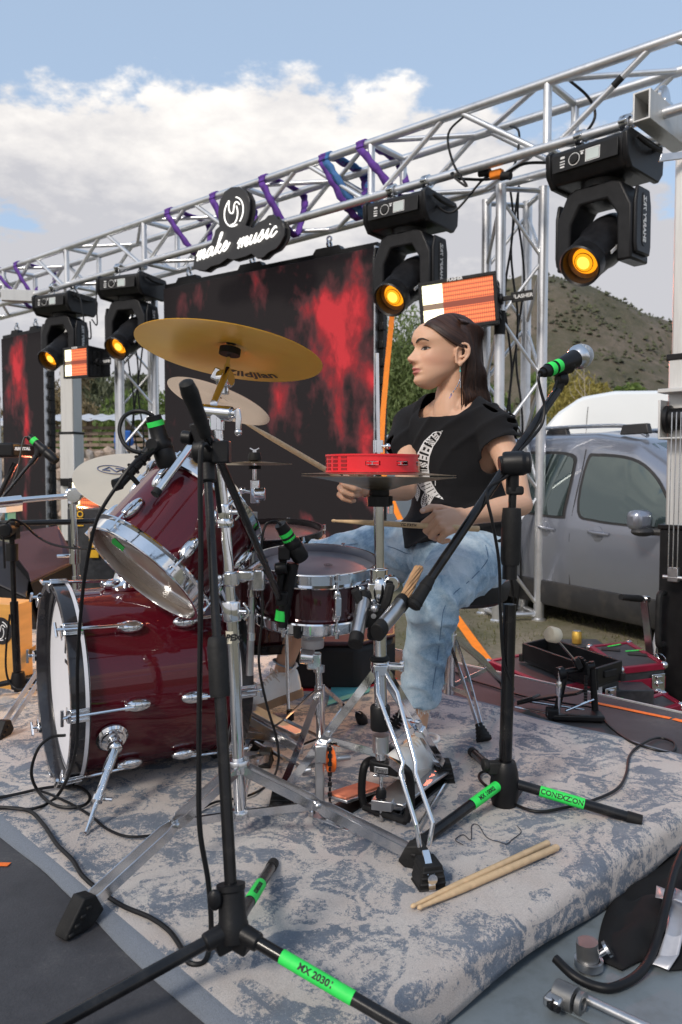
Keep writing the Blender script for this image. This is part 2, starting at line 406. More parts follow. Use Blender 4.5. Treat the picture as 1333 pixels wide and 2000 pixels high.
# orange tape line near the rear edge
M['otape'] = mat('orange_floor_tape', (.85, .17, .02), .6, 0, .15, 20)
for (x0, y0, x1, y1) in ((1150, 1370, 1310, 1403), (1316, 1404, 1360, 1416)):
    mb = MB(); p, q = fl(x0, y0, -.002), fl(x1, y1, -.002); d = (q-p).normalized(); n = V((-d.y, d.x, 0))*.011
    mb.prismw([p-n, q-n, q+n, p+n], V((0, 0, .0012))); mb.build('orange_tape', M['otape'], rt, smooth=0)
mb = MB(); p = fl(0, 1688, -.002); mb.prismw([p+V((-.03, -.006, 0)), p+V((.02, -.008, 0)), p+V((.022, .006, 0)), p+V((-.028, .008, 0))], V((0, 0, .0012))); mb.build('orange_tape', M['otape'], rt, smooth=0)

# carpet
m = bpy.data.materials.new('distressed_rug'); N, L = nodes_of(m); b = N['Principled BSDF']; t = N.new('ShaderNodeTexCoord'); vec = t.outputs['Object']
sp = N.new('ShaderNodeSeparateXYZ'); L.new(vec, sp.inputs[0])
def rings(cx, cy, freq, ph, amp=.05):
    mp = N.new('ShaderNodeMapping'); mp.inputs['Location'].default_value = (-cx, -cy, 0); L.new(vec, mp.inputs[0])
    nn = N.new('ShaderNodeTexNoise'); nn.inputs['Scale'].default_value = 7; nn.inputs['Detail'].default_value = 3; L.new(vec, nn.inputs['Vector'])
    ad = N.new('ShaderNodeVectorMath'); ad.operation = 'MULTIPLY_ADD'; L.new(nn.outputs['Color'], ad.inputs[0]); ad.inputs[1].default_value = (amp, amp, 0); L.new(mp.outputs[0], ad.inputs[2])
    ln = N.new('ShaderNodeVectorMath'); ln.operation = 'LENGTH'; L.new(ad.outputs[0], ln.inputs[0])
    sx = N.new('ShaderNodeSeparateXYZ'); L.new(ad.outputs[0], sx.inputs[0])
    an = mth(N, L, 'ARCTAN2', sx.outputs[1], sx.outputs[0])
    return mth(N, L, 'SINE', mth(N, L, 'ADD', mth(N, L, 'MULTIPLY', ln.outputs['Value'], freq), mth(N, L, 'MULTIPLY', mth(N, L, 'SINE', mth(N, L, 'MULTIPLY', an, ph)), 1.4)))
vor = N.new('ShaderNodeTexVoronoi'); vor.feature = 'DISTANCE_TO_EDGE'; vor.inputs['Scale'].default_value = 4.4
nn = N.new('ShaderNodeTexNoise'); nn.inputs['Scale'].default_value = 5; nn.inputs['Detail'].default_value = 4; L.new(vec, nn.inputs['Vector'])
wv = N.new('ShaderNodeVectorMath'); wv.operation = 'MULTIPLY_ADD'; L.new(nn.outputs['Color'], wv.inputs[0]); wv.inputs[1].default_value = (.28, .28, 0); L.new(vec, wv.inputs[2]); L.new(wv.outputs[0], vor.inputs['Vector'])
vn = mth(N, L, 'MULTIPLY', mth(N, L, 'LESS_THAN', vor.outputs['Distance'], .055), .24)
motif = mth(N, L, 'ADD', mth(N, L, 'MULTIPLY', rings(-1.75, 1.48, 34, 8), .10), mth(N, L, 'MULTIPLY', rings(-2.9, 1.48, 34, 6), .05))
vr = N.new('ShaderNodeTexVoronoi'); vr.inputs['Scale'].default_value = 7.5; L.new(wv.outputs[0], vr.inputs['Vector'])
motif = mth(N, L, 'SUBTRACT', motif, vn)
motif = mth(N, L, 'ADD', motif, mth(N, L, 'MULTIPLY', mth(N, L, 'SINE', mth(N, L, 'MULTIPLY', vr.outputs['Distance'], 26)), .11))
wear = nz(N, L, vec, 26, 12, .86, .3); fine = nz(N, L, vec, 120, 8, .85, .8); big = nz(N, L, vec, 1.6, 4, .5)
s_ = mth(N, L, 'ADD', mth(N, L, 'ADD', wear, mth(N, L, 'MULTIPLY', mth(N, L, 'SUBTRACT', fine, .5), 2.3)), motif)
s_ = mth(N, L, 'ADD', s_, mth(N, L, 'MULTIPLY', mth(N, L, 'SUBTRACT', big, .5), .22))
# border bands: more blue near the long edges
edge = mth(N, L, 'MINIMUM', mth(N, L, 'SUBTRACT', sp.outputs[1], .645), mth(N, L, 'SUBTRACT', 2.31, sp.outputs[1]))
edge = mth(N, L, 'MINIMUM', edge, mth(N, L, 'SUBTRACT', UE+.02+.10, sp.outputs[0]))
def band(lo, hi):
    return mth(N, L, 'MULTIPLY', mth(N, L, 'GREATER_THAN', edge, lo), mth(N, L, 'LESS_THAN', edge, hi))
s_ = mth(N, L, 'ADD', s_, mth(N, L, 'MULTIPLY', band(.03, .20), -.02))
s_ = mth(N, L, 'ADD', s_, mth(N, L, 'MULTIPLY', band(.20, .212), .08))
s_ = mth(N, L, 'ADD', s_, mth(N, L, 'MULTIPLY', band(.075, .085), .15))
pat = N.new('ShaderNodeMapRange'); pat.inputs[1].default_value = .485; pat.inputs[2].default_value = .525; L.new(s_, pat.inputs[0])
crm = ramp(N, L, nz(N, L, vec, 3.0, 6, .6), [(.3, (.60, .51, .46)), (.5, (.68, .62, .58)), (.7, (.76, .72, .68))])
blu = ramp(N, L, nz(N, L, vec, 6, 6, .7), [(.3, (.115, .155, .215)), (.55, (.18, .22, .285)), (.7, (.27, .30, .35))])
mx = N.new('ShaderNodeMixRGB'); L.new(pat.outputs[0], mx.inputs[0]); L.new(crm, mx.inputs[1]); L.new(blu, mx.inputs[2])
mx2 = N.new('ShaderNodeMixRGB'); L.new(mth(N, L, 'LESS_THAN', edge, .034), mx2.inputs[0]); L.new(mx.outputs[0], mx2.inputs[1]); mx2.inputs[2].default_value = (.20, .235, .29, 1)
# brown spills
st = N.new('ShaderNodeMapRange'); st.inputs[1].default_value = .66; st.inputs[2].default_value = .74; st.inputs[4].default_value = .6; L.new(nz(N, L, vec, 2.3, 5, .55), st.inputs[0])
mx3 = N.new('ShaderNodeMixRGB'); mx3.blend_type = 'MULTIPLY'; L.new(st.outputs[0], mx3.inputs[0]); L.new(mx2.outputs[0], mx3.inputs[1]); mx3.inputs[2].default_value = (.55, .42, .34, 1)
pile = nz(N, L, vec, 420, 3, .8)
mx4 = N.new('ShaderNodeMixRGB'); mx4.blend_type = 'MULTIPLY'; mx4.inputs[0].default_value = .8; L.new(mx3.outputs[0], mx4.inputs[1]); L.new(ramp(N, L, pile, [(.3, (.55, .55, .57)), (.6, (1, 1, 1))]), mx4.inputs[2])
L.new(mx4.outputs[0], b.inputs['Base Color']); b.inputs['Roughness'].default_value = .95; b.inputs['Sheen Weight'].default_value = .15
bp = N.new('ShaderNodeBump'); bp.inputs['Strength'].default_value = .9; bp.inputs['Distance'].default_value = .004
L.new(mth(N, L, 'ADD', pile, mth(N, L, 'MULTIPLY', s_, .5)), bp.inputs['Height']); L.new(bp.outputs[0], b.inputs['Normal'])
M['rug'] = m
mb = MB(); u0, u1, v0, v1 = -4.6, UE+.02, .645, 2.31
us = list(np.arange(u0, u1-.036, .04)); S = [(u, 0.0) for u in us]
for i in range(9):                                   # roll over the edge of the stage
    t_ = i/8*1.45; S.append((u1-.034+.034*math.sin(t_), -.034*(1-math.cos(t_))))
for i in range(1, 4): S.append((u1+.001*i, -.034-.016*i))
vs_ = list(np.arange(v0, v1, .035))+[v1]
vt = []
for v_ in vs_:
    for (u_, dz) in S:
        e_ = min(v_-v0, v1-v_)
        wob = .006*math.sin(u_*7)+.004*noise.noise(V((u_*6, v_, 0)))
        z = .009*min(1, e_/.02) + .0035*noise.noise(V((u_*3, v_*3, 0))) + dz*(1+.15*math.sin(v_*9))
        if v_ > v1-.2 and v_ > 0: z += .004*max(0, math.sin(u_*14))*(v_-(v1-.2))/.2
        vt.append(V((u_, v_+(wob if e_ < .01 else 0), z)))
nS = len(S)
mb.add(vt, [(j*nS+i, j*nS+i+1, (j+1)*nS+i+1, (j+1)*nS+i) for j in range(len(vs_)-1) for i in range(nS-1)])
o = mb.build('rug', M['rug'], frame=frame(V((0, 0, 0)), U, W), smooth=60)
md = o.modifiers.new('s', 'SOLIDIFY'); md.thickness = .006; md.offset = -1
tag(o, 'faded cream and blue rug draped over the stage edge under the drum kit', 'rug')

# steel trailer deck below the stage edge, lower right
M['darksteel'] = mat('dark_steel', (.20,.20,.20), .42, .8, .2, 20, .1, 200)
M['deckgrey'] = mat('painted_steel_deck', (.17, .20, .22), .38, .1, .1, 2.5, .2, 90, dirt=(.08,.09,.09), dirts=14, dirta=.55)
LZ = -.088
rt = thing('trailer_bed', 'grey painted steel trailer bed beside the stage edge', 'trailer', uv(.2, .5, GZ)); rt['kind'] = 'structure'; del rt['category']
mb = MB(); mb.prismw([uv(UE-.025, -.9, GZ), uv(.62, -.9, GZ), uv(.62, 2.2, GZ), uv(UE-.025, 2.2, GZ)], V((0, 0, LZ-GZ))); mb.build('bed_plate', M['deckgrey'], rt, smooth=0)
pA = fl(1110, 1935, LZ+.02); pB = fl(1420, 2080, LZ+.02)
mb = MB(); mb.tube([pA, pB], .008, 12); mb.build('pipe', M['steel'], rt)
mb = MB(); n_ = (pB-pA).cross(V((0,0,1))).normalized(); mb.bar([pA+n_*.022-V((0,0,.015)), pB+n_*.022-V((0,0,.015))], .02, .003, n_); mb.build('rail', M['deckgrey'], rt)
# clamp on the lower pipe and stub post
rt = thing('pipe_coupler', 'bolted steel pipe coupler on the trailer bed below the rug corner', 'coupler', fl(1110, 1950, LZ))
c0 = fl(1105, 1945, LZ+.022)
ax = (pB-pA).normalized()
mb = MB(); mb.ring(c0, ax, .011, .022, -.018, .018, 28); mb.build('collar', M['darksteel'], rt, bevel=.001); mb = MB(); mb.ring(c0+ax*.028, ax, .010, .019, -.005, .005, 28); mb.build('collar', M['darksteel'], rt, bevel=.001)
mb = MB(); mb.box(c0+V((-.022,-.012,.0)), (.018,.03,.03), rot3(*basis(ax)), ); mb.build('lug', M['steel'], rt, bevel=.004)
mb = MB(); mb.lathe([(0,-.012),(.010,-.012),(.010,0),(.006,.001),(.006,.012),(0,.012)], c0+V((-.026,-.026,.0)), V((.3,-1,.1)), 6); mb.build('bolt', M['blackm'], rt, smooth=20)
rt = thing('stub_post', 'short round steel post with a side knob beneath the rug edge', 'post', fl(1140, 1890, LZ))
c1 = fl(1150, 1895, LZ); mb = MB(); mb.tube([c1, c1+V((-.004, 0, .055))], .020, 24); mb.build('post', M['darksteel'], rt)
mb = MB(); mb.lathe([(0,0),(.006,0),(.006,.016),(.015,.017),(.015,.023),(0,.024)], c1+V((.018, 0, .03)), V((.8, -.1, .6)), 20); mb.build('knob', M['chrome2'], rt, smooth=30)
mb = MB(); mb.ring(c1, V((0,0,1)), .0205, .026, .008, .022, 28); mb.build('band', M['steel'], rt)
# black shade sheet beside the rug, then duct tape scraps
M['gap_shade'] = mat('black_gap_shade', (.006, .006, .007), .8, 0, .3, 5, .3, 20)  # shade of the gap below the rug edge, put in as a black sheet
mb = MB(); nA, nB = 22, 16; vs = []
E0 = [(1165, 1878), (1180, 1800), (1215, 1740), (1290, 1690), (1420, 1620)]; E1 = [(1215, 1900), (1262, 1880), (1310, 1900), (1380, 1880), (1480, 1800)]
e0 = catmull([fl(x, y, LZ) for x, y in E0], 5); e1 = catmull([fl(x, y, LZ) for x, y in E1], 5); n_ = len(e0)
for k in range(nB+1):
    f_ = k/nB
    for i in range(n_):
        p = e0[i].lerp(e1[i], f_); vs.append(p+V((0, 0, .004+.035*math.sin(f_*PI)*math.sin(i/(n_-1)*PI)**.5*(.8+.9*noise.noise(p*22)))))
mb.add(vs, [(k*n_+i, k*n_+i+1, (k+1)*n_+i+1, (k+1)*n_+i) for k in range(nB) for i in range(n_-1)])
o = mb.build('shade_sheet', M['gap_shade']); md = o.modifiers.new('s', 'SOLIDIFY'); md.thickness = .003
tag(o, 'black sheet standing in for the shade beside the right edge of the rug', 'cloth')
def crumple(name, label, px, seedv):
    P = [fl(x, y, z) for x, y, z in px]; mb = MB(); n = len(P)//2; vs = []
    L0, L1 = P[:n], P[n:]
    for k_ in range(7):
        f_ = k_/6
        for i in range(n):
            p = L0[i].lerp(L1[i], f_); q = noise.noise(V((p.x*30, p.y*30, seedv)))*.012
            vs.append(p+V((0, 0, q+.006)))
    mb.add(vs, [(k_*n+i, k_*n+i+1, (k_+1)*n+i+1, (k_+1)*n+i) for k_ in range(6) for i in range(n-1)])
    o = mb.build(name, M['tapegrey'], smooth=25); md = o.modifiers.new('s', 'SOLIDIFY'); md.thickness = .0015
    tag(o, label, 'tape')
crumple('duct_tape_strip', 'torn silver duct tape strip hanging beside the black cable',
        [(1312,1738,-.045),(1308,1780,-.045),(1300,1830,-.05),(1285,1865,-.07),(1268,1888,-.08), (1338,1750,-.045),(1342,1790,-.045),(1334,1838,-.05),(1326,1870,-.07),(1306,1899,-.08)], 1)
crumple('duct_tape_patch', 'crumpled silver duct tape patch on the black shade sheet above the torn strip',
        [(1282,1738,-.03),(1300,1742,-.03),(1320,1740,-.03),(1340,1748,-.03), (1280,1760,-.03),(1300,1766,-.03),(1320,1768,-.03),(1342,1778,-.03)], 5)
mb = MB(); mb.tube(catmull([fl(1085,1872,-.06), fl(1120,1905,-.07), fl(1160,1925,-.078), fl(1200,1928,-.078), fl(1250,1900,-.075), fl(1278,1850,-.06), fl(1298,1780,-.02), fl(1318,1700,.01), fl(1345,1640,.03), fl(1375,1580,.04)], 8), .0085, 12)
tag(mb.build('power_cable', M['cable']), 'thick black power cable looping down over the trailer bed', 'cable')
def leafmat(name, col, v=.35):
    m = bpy.data.materials.new(name); N, L = nodes_of(m); b = N['Principled BSDF']; t = N.new('ShaderNodeTexCoord')
    g = N.new('ShaderNodeObjectInfo')
    a = nz(N, L, t.outputs['Object'], 2.5, 4, .6)
    geo = N.new('ShaderNodeNewGeometry')
    s = mth(N, L, 'ADD', mth(N, L, 'MULTIPLY', a, .5), mth(N, L, 'MULTIPLY', geo.outputs['Random Per Island'], .5))
    L.new(ramp(N, L, s, [(.2, tuple(c*(1-v) for c in col)), (.5, col), (.8, tuple(min(1, c*(1+v)) for c in col))]), b.inputs['Base Color'])
    b.inputs['Roughness'].default_value = .65; b.inputs['Transmission Weight'].default_value = 0
    tr = N.new('ShaderNodeBsdfTranslucent'); L.new(b.inputs['Base Color'].links[0].from_socket, tr.inputs[0])
    ms = N.new('ShaderNodeMixShader'); ms.inputs[0].default_value = .3; L.new(b.outputs[0], ms.inputs[1]); L.new(tr.outputs[0], ms.inputs[2])
    L.new(ms.outputs[0], N['Material Output'].inputs[0]); return m
M['bark'] = mat('bark', (.10, .075, .05), .9, 0, .3, 8, .8, 40)
LG = {'willow': leafmat('pepper_tree_leaves', (.15, .20, .065)), 'olive': leafmat('grey_green_leaves', (.12, .135, .075)), 'yellow': leafmat('yellowing_leaves', (.30, .25, .06)),
      'green': leafmat('bright_leaves', (.13, .19, .045)), 'dark': leafmat('dark_leaves', (.06, .085, .035)), 'dry': leafmat('dry_brush_leaves', (.22, .17, .09))}
def make_tree(name, label, cat, base, h, rad, kind, n, leaf, droop=0.0, trunk=True, seedn=1, group=None, low=.25, clumps=14):
    rs = np.random.RandomState(seedn); rt = thing(name, label, cat, base, group)
    cl = []
    for i in range(clumps):
        a = rs.rand()*2*PI; q = rs.rand()**.6; zf = low+(1-low)*rs.rand()
        w = math.sin(min(1, (1-zf)/(1-low)+.25)*PI*.62)
        cl.append((math.cos(a)*q*rad*w, math.sin(a)*q*rad*w, zf*h*.92, rad*rs.uniform(.28, .5)))
    if trunk:
        mb = MB(); tp = V((rs.uniform(-.1, .1)*rad, 0, h*low*1.25)); b0 = V(base)
        mb.tube(catmull([b0-V((0,0,.1)), b0+tp*.5+V((.04*h, 0, 0))*.5, b0+tp, b0+tp+V((0, 0, h*.3))], 4), [.045*h*.5]*1+[.02*h-.0008*h*i for i in range(12)], 8)
        mb.build('trunk', M['bark'], rt)
        mb = MB()
        for c in cl[:9]:
            mb.tube(catmull([b0+tp*.85, b0+V((c[0]*.5, c[1]*.5, max(tp.z, c[2]*.75))), b0+V((c[0], c[1], c[2]))], 4), [.011*h-.001*h*i for i in range(9)], 6)
        mb.build('limbs', M['bark'], rt)
    C = np.array(cl); idx = rs.randint(0, clumps, n)
    d = rs.normal(size=(n, 3)); d /= np.linalg.norm(d, axis=1)[:, None]
    r = C[idx, 3]*(rs.rand(n)**.45)*1.12
    P = C[idx, :3]+d*r[:, None]*np.array([1, 1, .8])
    if droop: P[:, 2] -= droop*rs.rand(n)**1.5*(np.linalg.norm(P[:, :2], axis=1)/rad)
    P[:, 2] = np.maximum(P[:, 2], .02)
    a1 = rs.normal(size=(n, 3)); a1[:, 2] = a1[:, 2]*(.5 if not droop else 2.2)-(.0 if not droop else 1.2); a1 /= np.linalg.norm(a1, axis=1)[:, None]
    b1 = np.cross(a1, rs.normal(size=(n, 3))); b1 /= np.linalg.norm(b1, axis=1)[:, None]
    s = leaf*rs.uniform(.6, 1.4, n)[:, None]; wd = .28 if droop else .45
    verts = np.stack([P-a1*s, P+b1*s*wd, P+a1*s, P-b1*s*wd], 1).reshape(-1, 3)
    me = bpy.data.meshes.new('crown'); me.from_pydata(verts.tolist(), [], [(4*i, 4*i+1, 4*i+2, 4*i+3) for i in range(n)])
    me.materials.append(LG[kind]); o = bpy.data.objects.new('crown', me); COL.objects.link(o); o.parent = rt
    return rt
def gp(px, Y): return V(((px-666.5)/F*Y, Y, GZ))
make_tree('pepper_tree', 'feathery green tree behind the orange strap, right of the main screen', 'tree', gp(800, 15), 4.1, 1.75, 'willow', 60000, .048, .9, seedn=2, low=.2, clumps=26)
make_tree('pepper_tree', 'green tree just left of the big screen', 'tree', gp(300, 24), 3.5, 1.6, 'green', 14000, .10, .4, seedn=5, low=.1, clumps=18)
make_tree('bush', 'broad low green bush left of the second lattice tower', 'bush', gp(222, 27), 2.5, 2.6, 'green', 14000, .1, 0, False, 6, low=.0, clumps=26)
make_tree('tree', 'grey green tree behind the left lattice tower', 'tree', gp(205, 36), 5.9, 2.1, 'olive', 10000, .13, .2, seedn=8, clumps=14)
make_tree('tree', 'brownish dry tree beside the left lifting mast', 'tree', gp(125, 30), 5.4, 1.7, 'dry', 9000, .11, .6, seedn=9, clumps=16)
make_tree('tree', 'dark green tree farthest behind the stone wall', 'tree', gp(262, 44), 6.5, 2.4, 'olive', 9000, .15, 0, seedn=18, clumps=14)
make_tree('tree', 'yellowing slender tree behind the microphone on the right', 'tree', gp(1092, 24), 5.0, 1.35, 'yellow', 12000, .085, .2, seedn=11, low=.15, clumps=20)
make_tree('tree', 'bright green tree between the two legs of the lattice tower', 'tree', gp(1000, 26), 4.9, 1.6, 'green', 12000, .10, .2, seedn=12, low=.1, clumps=18)
make_tree('bush', 'olive bush directly below the yellowing tree', 'bush', gp(1045, 21), 2.7, 1.5, 'olive', 9000, .09, .1, False, 13, low=0, clumps=14)
make_tree('bush', 'pale dry brush to the left of the white van roof', 'bush', gp(1120, 30), 3.6, 1.9, 'dry', 8000, .1, .2, False, 14, low=0, clumps=14)
make_tree('bush', 'round green bush above the roof of the white van', 'bush', gp(1235, 60), 7.6, 3.3, 'green', 7000, .26, 0, False, 15, low=.1, clumps=14)
make_tree('bush', 'small green bush beside the right lifting mast', 'bush', gp(1290, 62), 7.2, 2.4, 'dark', 4000, .28, 0, False, 16, low=.1, clumps=10)
make_tree('bush', 'dark bush seen through the gap behind the drummer', 'bush', gp(920, 30), 4.4, 2.4, 'dark', 9000, .12, 0, False, 17, low=0, clumps=16)
# a tree line far beyond: reads as one mass
rs = np.random.RandomState(21); n = 26000
X = rs.uniform(-130, 130, n); Yy = 110+rs.rand(n)*25; hh = 2.5+3.2*(np.sin(X*.13)+np.sin(X*.31+1)+np.sin(X*.71+2)*.6+1.5)*.5
Z = GZ+rs.rand(n)**.7*hh
P = np.stack([X, Yy, Z], 1); a1 = rs.normal(size=(n, 3)); a1 /= np.linalg.norm(a1, axis=1)[:, None]; b1 = np.cross(a1, rs.normal(size=(n, 3))); b1 /= np.linalg.norm(b1, axis=1)[:, None]
vv = np.stack([P-a1*.7, P+b1*.4, P+a1*.7, P-b1*.4], 1).reshape(-1, 3)
me = bpy.data.meshes.new('far_tree_line'); me.from_pydata(vv.tolist(), [], [(4*i, 4*i+1, 4*i+2, 4*i+3) for i in range(n)]); me.materials.append(LG['olive'])
o = bpy.data.objects.new('far_tree_line', me); COL.objects.link(o); tag(o, 'far tree line along the foot of the hill', 'trees', kind='stuff')
# bare pale saplings right of the mic
for i, (px, Y, h) in enumerate(((1140, 22, 4.2), (1148, 23, 3.8), (1131, 22.5, 3.5), (1163, 24, 3.3))):
    mb = MB(); b0 = gp(px, Y); mb.tube(catmull([b0, b0+V((.05, 0, h*.5)), b0+V((-.05+.05*i, 0, h))], 5), [.035-.003*k_ for k_ in range(11)], 6)
    for k_ in range(5):
        z0 = h*(.4+.12*k_); s = random.choice((-1, 1)); mb.tube([b0+V((0, 0, z0)), b0+V((s*.25, .05, z0+.3)), b0+V((s*.3, .05, z0+.55))], [.012, .008, .003], 5)
    tag(mb.build('bare_sapling', mat('pale_bark', (.42, .36, .28), .8)), ['tallest bare pale sapling above the mic stand', 'second bare sapling just right of the tallest', 'bare sapling on the left of the group', 'shortest bare sapling on the right of the group'][i], 'sapling', 'bare saplings behind the van')
# dry-stone wall of single stones at left
M['stone'] = mat('field_stone', (.42, .33, .27), .9, 0, .35, 6, .8, 30, dirt=(.25,.2,.17), dirts=5)
M['stone2'] = mat('grey_field_stone', (.33, .30, .28), .9, 0, .3, 6, .8, 30)
M['mortar'] = mat('wall_mortar', (.27, .23, .19), .95, 0, .2, 20, .8, 60)
rt = thing('stone_wall', 'rubble stone wall behind the left lifting mast', 'wall', gp(220, 19.2))
mb = MB(); mb.box(V((-5.4, 19.45, GZ+.85)), (7.6, .42, 1.7)); mb.build('core', M['mortar'], rt)
protos = []
for k_ in range(6):
    bm = bmesh.new(); bmesh.ops.create_icosphere(bm, subdivisions=1, radius=1)
    for v_ in bm.verts: v_.co *= 1+.35*noise.noise(v_.co*1.3+V((k_*5, 0, 0))); v_.co.y *= .6
    me = bpy.data.meshes.new('stone'); bm.to_mesh(me); bm.free(); me.materials.append(M['stone'] if k_ % 3 else M['stone2']); protos.append(me)
rs = np.random.RandomState(4); cnt = 0
z = GZ+.12
while z < GZ+1.78 and cnt < 290:
    x = -9.0+rs.rand()*.3
    while x < -1.75 and cnt < 290:
        r = rs.uniform(.11, .2); o = bpy.data.objects.new('stone', protos[rs.randint(6)]); COL.objects.link(o); o.parent = rt
        o.location = V((x+r, 19.22+rs.uniform(-.04, .03), z+rs.uniform(-.03, .05)))-rt.location
        o.rotation_euler = (rs.uniform(-.3, .3), rs.uniform(0, 6), rs.uniform(-.3, .3)); o.scale = (r*1.15, r, r*.92); x += r*1.95; cnt += 1
    z += .25
# pallet-wood fence with sheet metal roof above the wall
M['greywood'] = mat('weathered_board', (.28, .21, .16), .85, 0, .3, 6, .5, 40)
M['sheet'] = mat('corrugated_sheet', (.62, .62, .64), .45, .3, .1, 2)
rt = thing('board_fence', 'weathered pallet board fence above the stone wall', 'fence', V((-5.2, 21, GZ)))
for r_ in range(5):
    for i in range(9):
        mb = MB(); mb.box(V((-8.4+i*.82, 21+rs.uniform(-.02, .02), GZ+1.75+r_*.15)), (.80, .03, .085), Matrix.Rotation(rs.uniform(-.02, .02), 3, 'Y')); mb.build('board', M['greywood'], rt, smooth=0)
for i in range(8): mb = MB(); mb.tube([V((-8.6+i, 21.07, GZ)), V((-8.6+i, 21.07, GZ+2.6))], .04, 8); mb.build('post', M['greywood'], rt)
rt2 = thing('sheet_roof', 'pale corrugated sheet roof over the board fence', 'roof', V((-5.2, 21.5, GZ+2.6)))
mb = MB(); n = 120; vs = []
for y_, z_ in ((20.6, 2.52), (22.4, 2.8)):
    for i in range(n+1): vs.append(V((-9+7.4*i/n, y_, GZ+z_+.022*math.sin(i*1.05))))
mb.add(vs, [(i, i+1, n+2+i, n+1+i) for i in range(n)]); mb.build('sheet', M['sheet'], rt2)
mb = MB(); 
for i in range(5): mb.tube([V((-8.8+i*1.75, 22.3, GZ)), V((-8.8+i*1.75, 22.3, GZ+2.78))], .04, 8)
mb.build('posts', M['greywood'], rt2)
M['bluep'] = mat('blue_barrel', (.02, .12, .45), .45)
b0 = V(((216-666.5)/F*18.2, 18.2, GZ)); mb = MB(); mb.lathe([(0,.95),(.2,.95),(.22,.97),(.22,1.1),(.235,1.12),(.235,1.2),(.22,1.22),(.22,1.36),(.2,1.4),(.16,1.42),(0,1.42)], b0, V((0,0,1)), 20)
mb.build('barrel', M['bluep']).name; o = bpy.data.objects['barrel']; tag(o, 'small blue plastic drum on top of the stone wall', 'barrel'); o.location.y = 19.4; o.location.z = GZ+1.72; 
# grass tufts where the ground shows
rs = np.random.RandomState(9); n = 15000
X = rs.uniform(-3.5, 3.6, n); Yy = rs.uniform(3.6, 9.5, n)
keep = np.array([(W.x*x+W.y*y) > VB+.06 and noise.noise(V((x*1.3, y*1.3, 0)))+rs.uniform(-.25,.25) > -.05 for x, y in zip(X, Yy)])
X, Yy = X[keep], Yy[keep]; n = len(X); A = rs.rand(n)*6.28; H = rs.uniform(.012, .04, n); wv_ = .004
vv = np.stack([np.stack([X-np.cos(A)*wv_, Yy-np.sin(A)*wv_, np.full(n, GZ)], 1), np.stack([X+np.cos(A)*wv_, Yy+np.sin(A)*wv_, np.full(n, GZ)], 1), np.stack([X+rs.normal(size=n)*.012, Yy+rs.normal(size=n)*.012, GZ+H], 1)], 1).reshape(-1, 3)
me = bpy.data.meshes.new('grass'); me.from_pydata(vv.tolist(), [], [(3*i, 3*i+1, 3*i+2) for i in range(n)]); me.materials.append(leafmat('grass_blades', (.13, .13, .045)))
o = bpy.data.objects.new('grass', me); COL.objects.link(o); tag(o, 'short dry grass around the tower foot and car', 'grass', kind='stuff')

M['carpaint'] = mat('grey_car_paint', (.30, .32, .38), .3, .7, .05, 1.0, coat=1.0, rvar=0, dirt=(.22,.21,.20), dirts=2, dirta=.2)
M['carplastic'] = mat('car_black_trim', (.022, .022, .024), .5, 0, .1, 9, .1, 200, dirt=(.08,.07,.06), dirts=4, dirta=.5)
M['carglass'] = mat('tinted_window', (.07, .10, .10), .03, .6, .0, 4, coat=1.0, rvar=0)
M['vanwhite'] = mat('white_van_paint', (.78, .80, .80), .3, 0, .03, 1, coat=.6)
M['tyre'] = mat('tyre_rubber', (.02, .02, .02), .85)
def shell(mb, secs):       # secs: list of rings of points, equal length, open strips
    n = len(secs[0]); vs = [p for s in secs for p in s]
    mb.add(vs, [(j*n+i, j*n+i+1, (j+1)*n+i+1, (j+1)*n+i) for j in range(len(secs)-1) for i in range(n-1)])
def interp(tab, x):
    if x <= tab[0][0]: return tab[0][1]
    for (a, b_), (c_, d_) in zip(tab, tab[1:]):
        if x <= c_: 
            t_ = (x-a)/(c_-a); t_ = t_*t_*(3-2*t_) if False else t_
            return b_+(d_-b_)*t_
    return tab[-1][1]
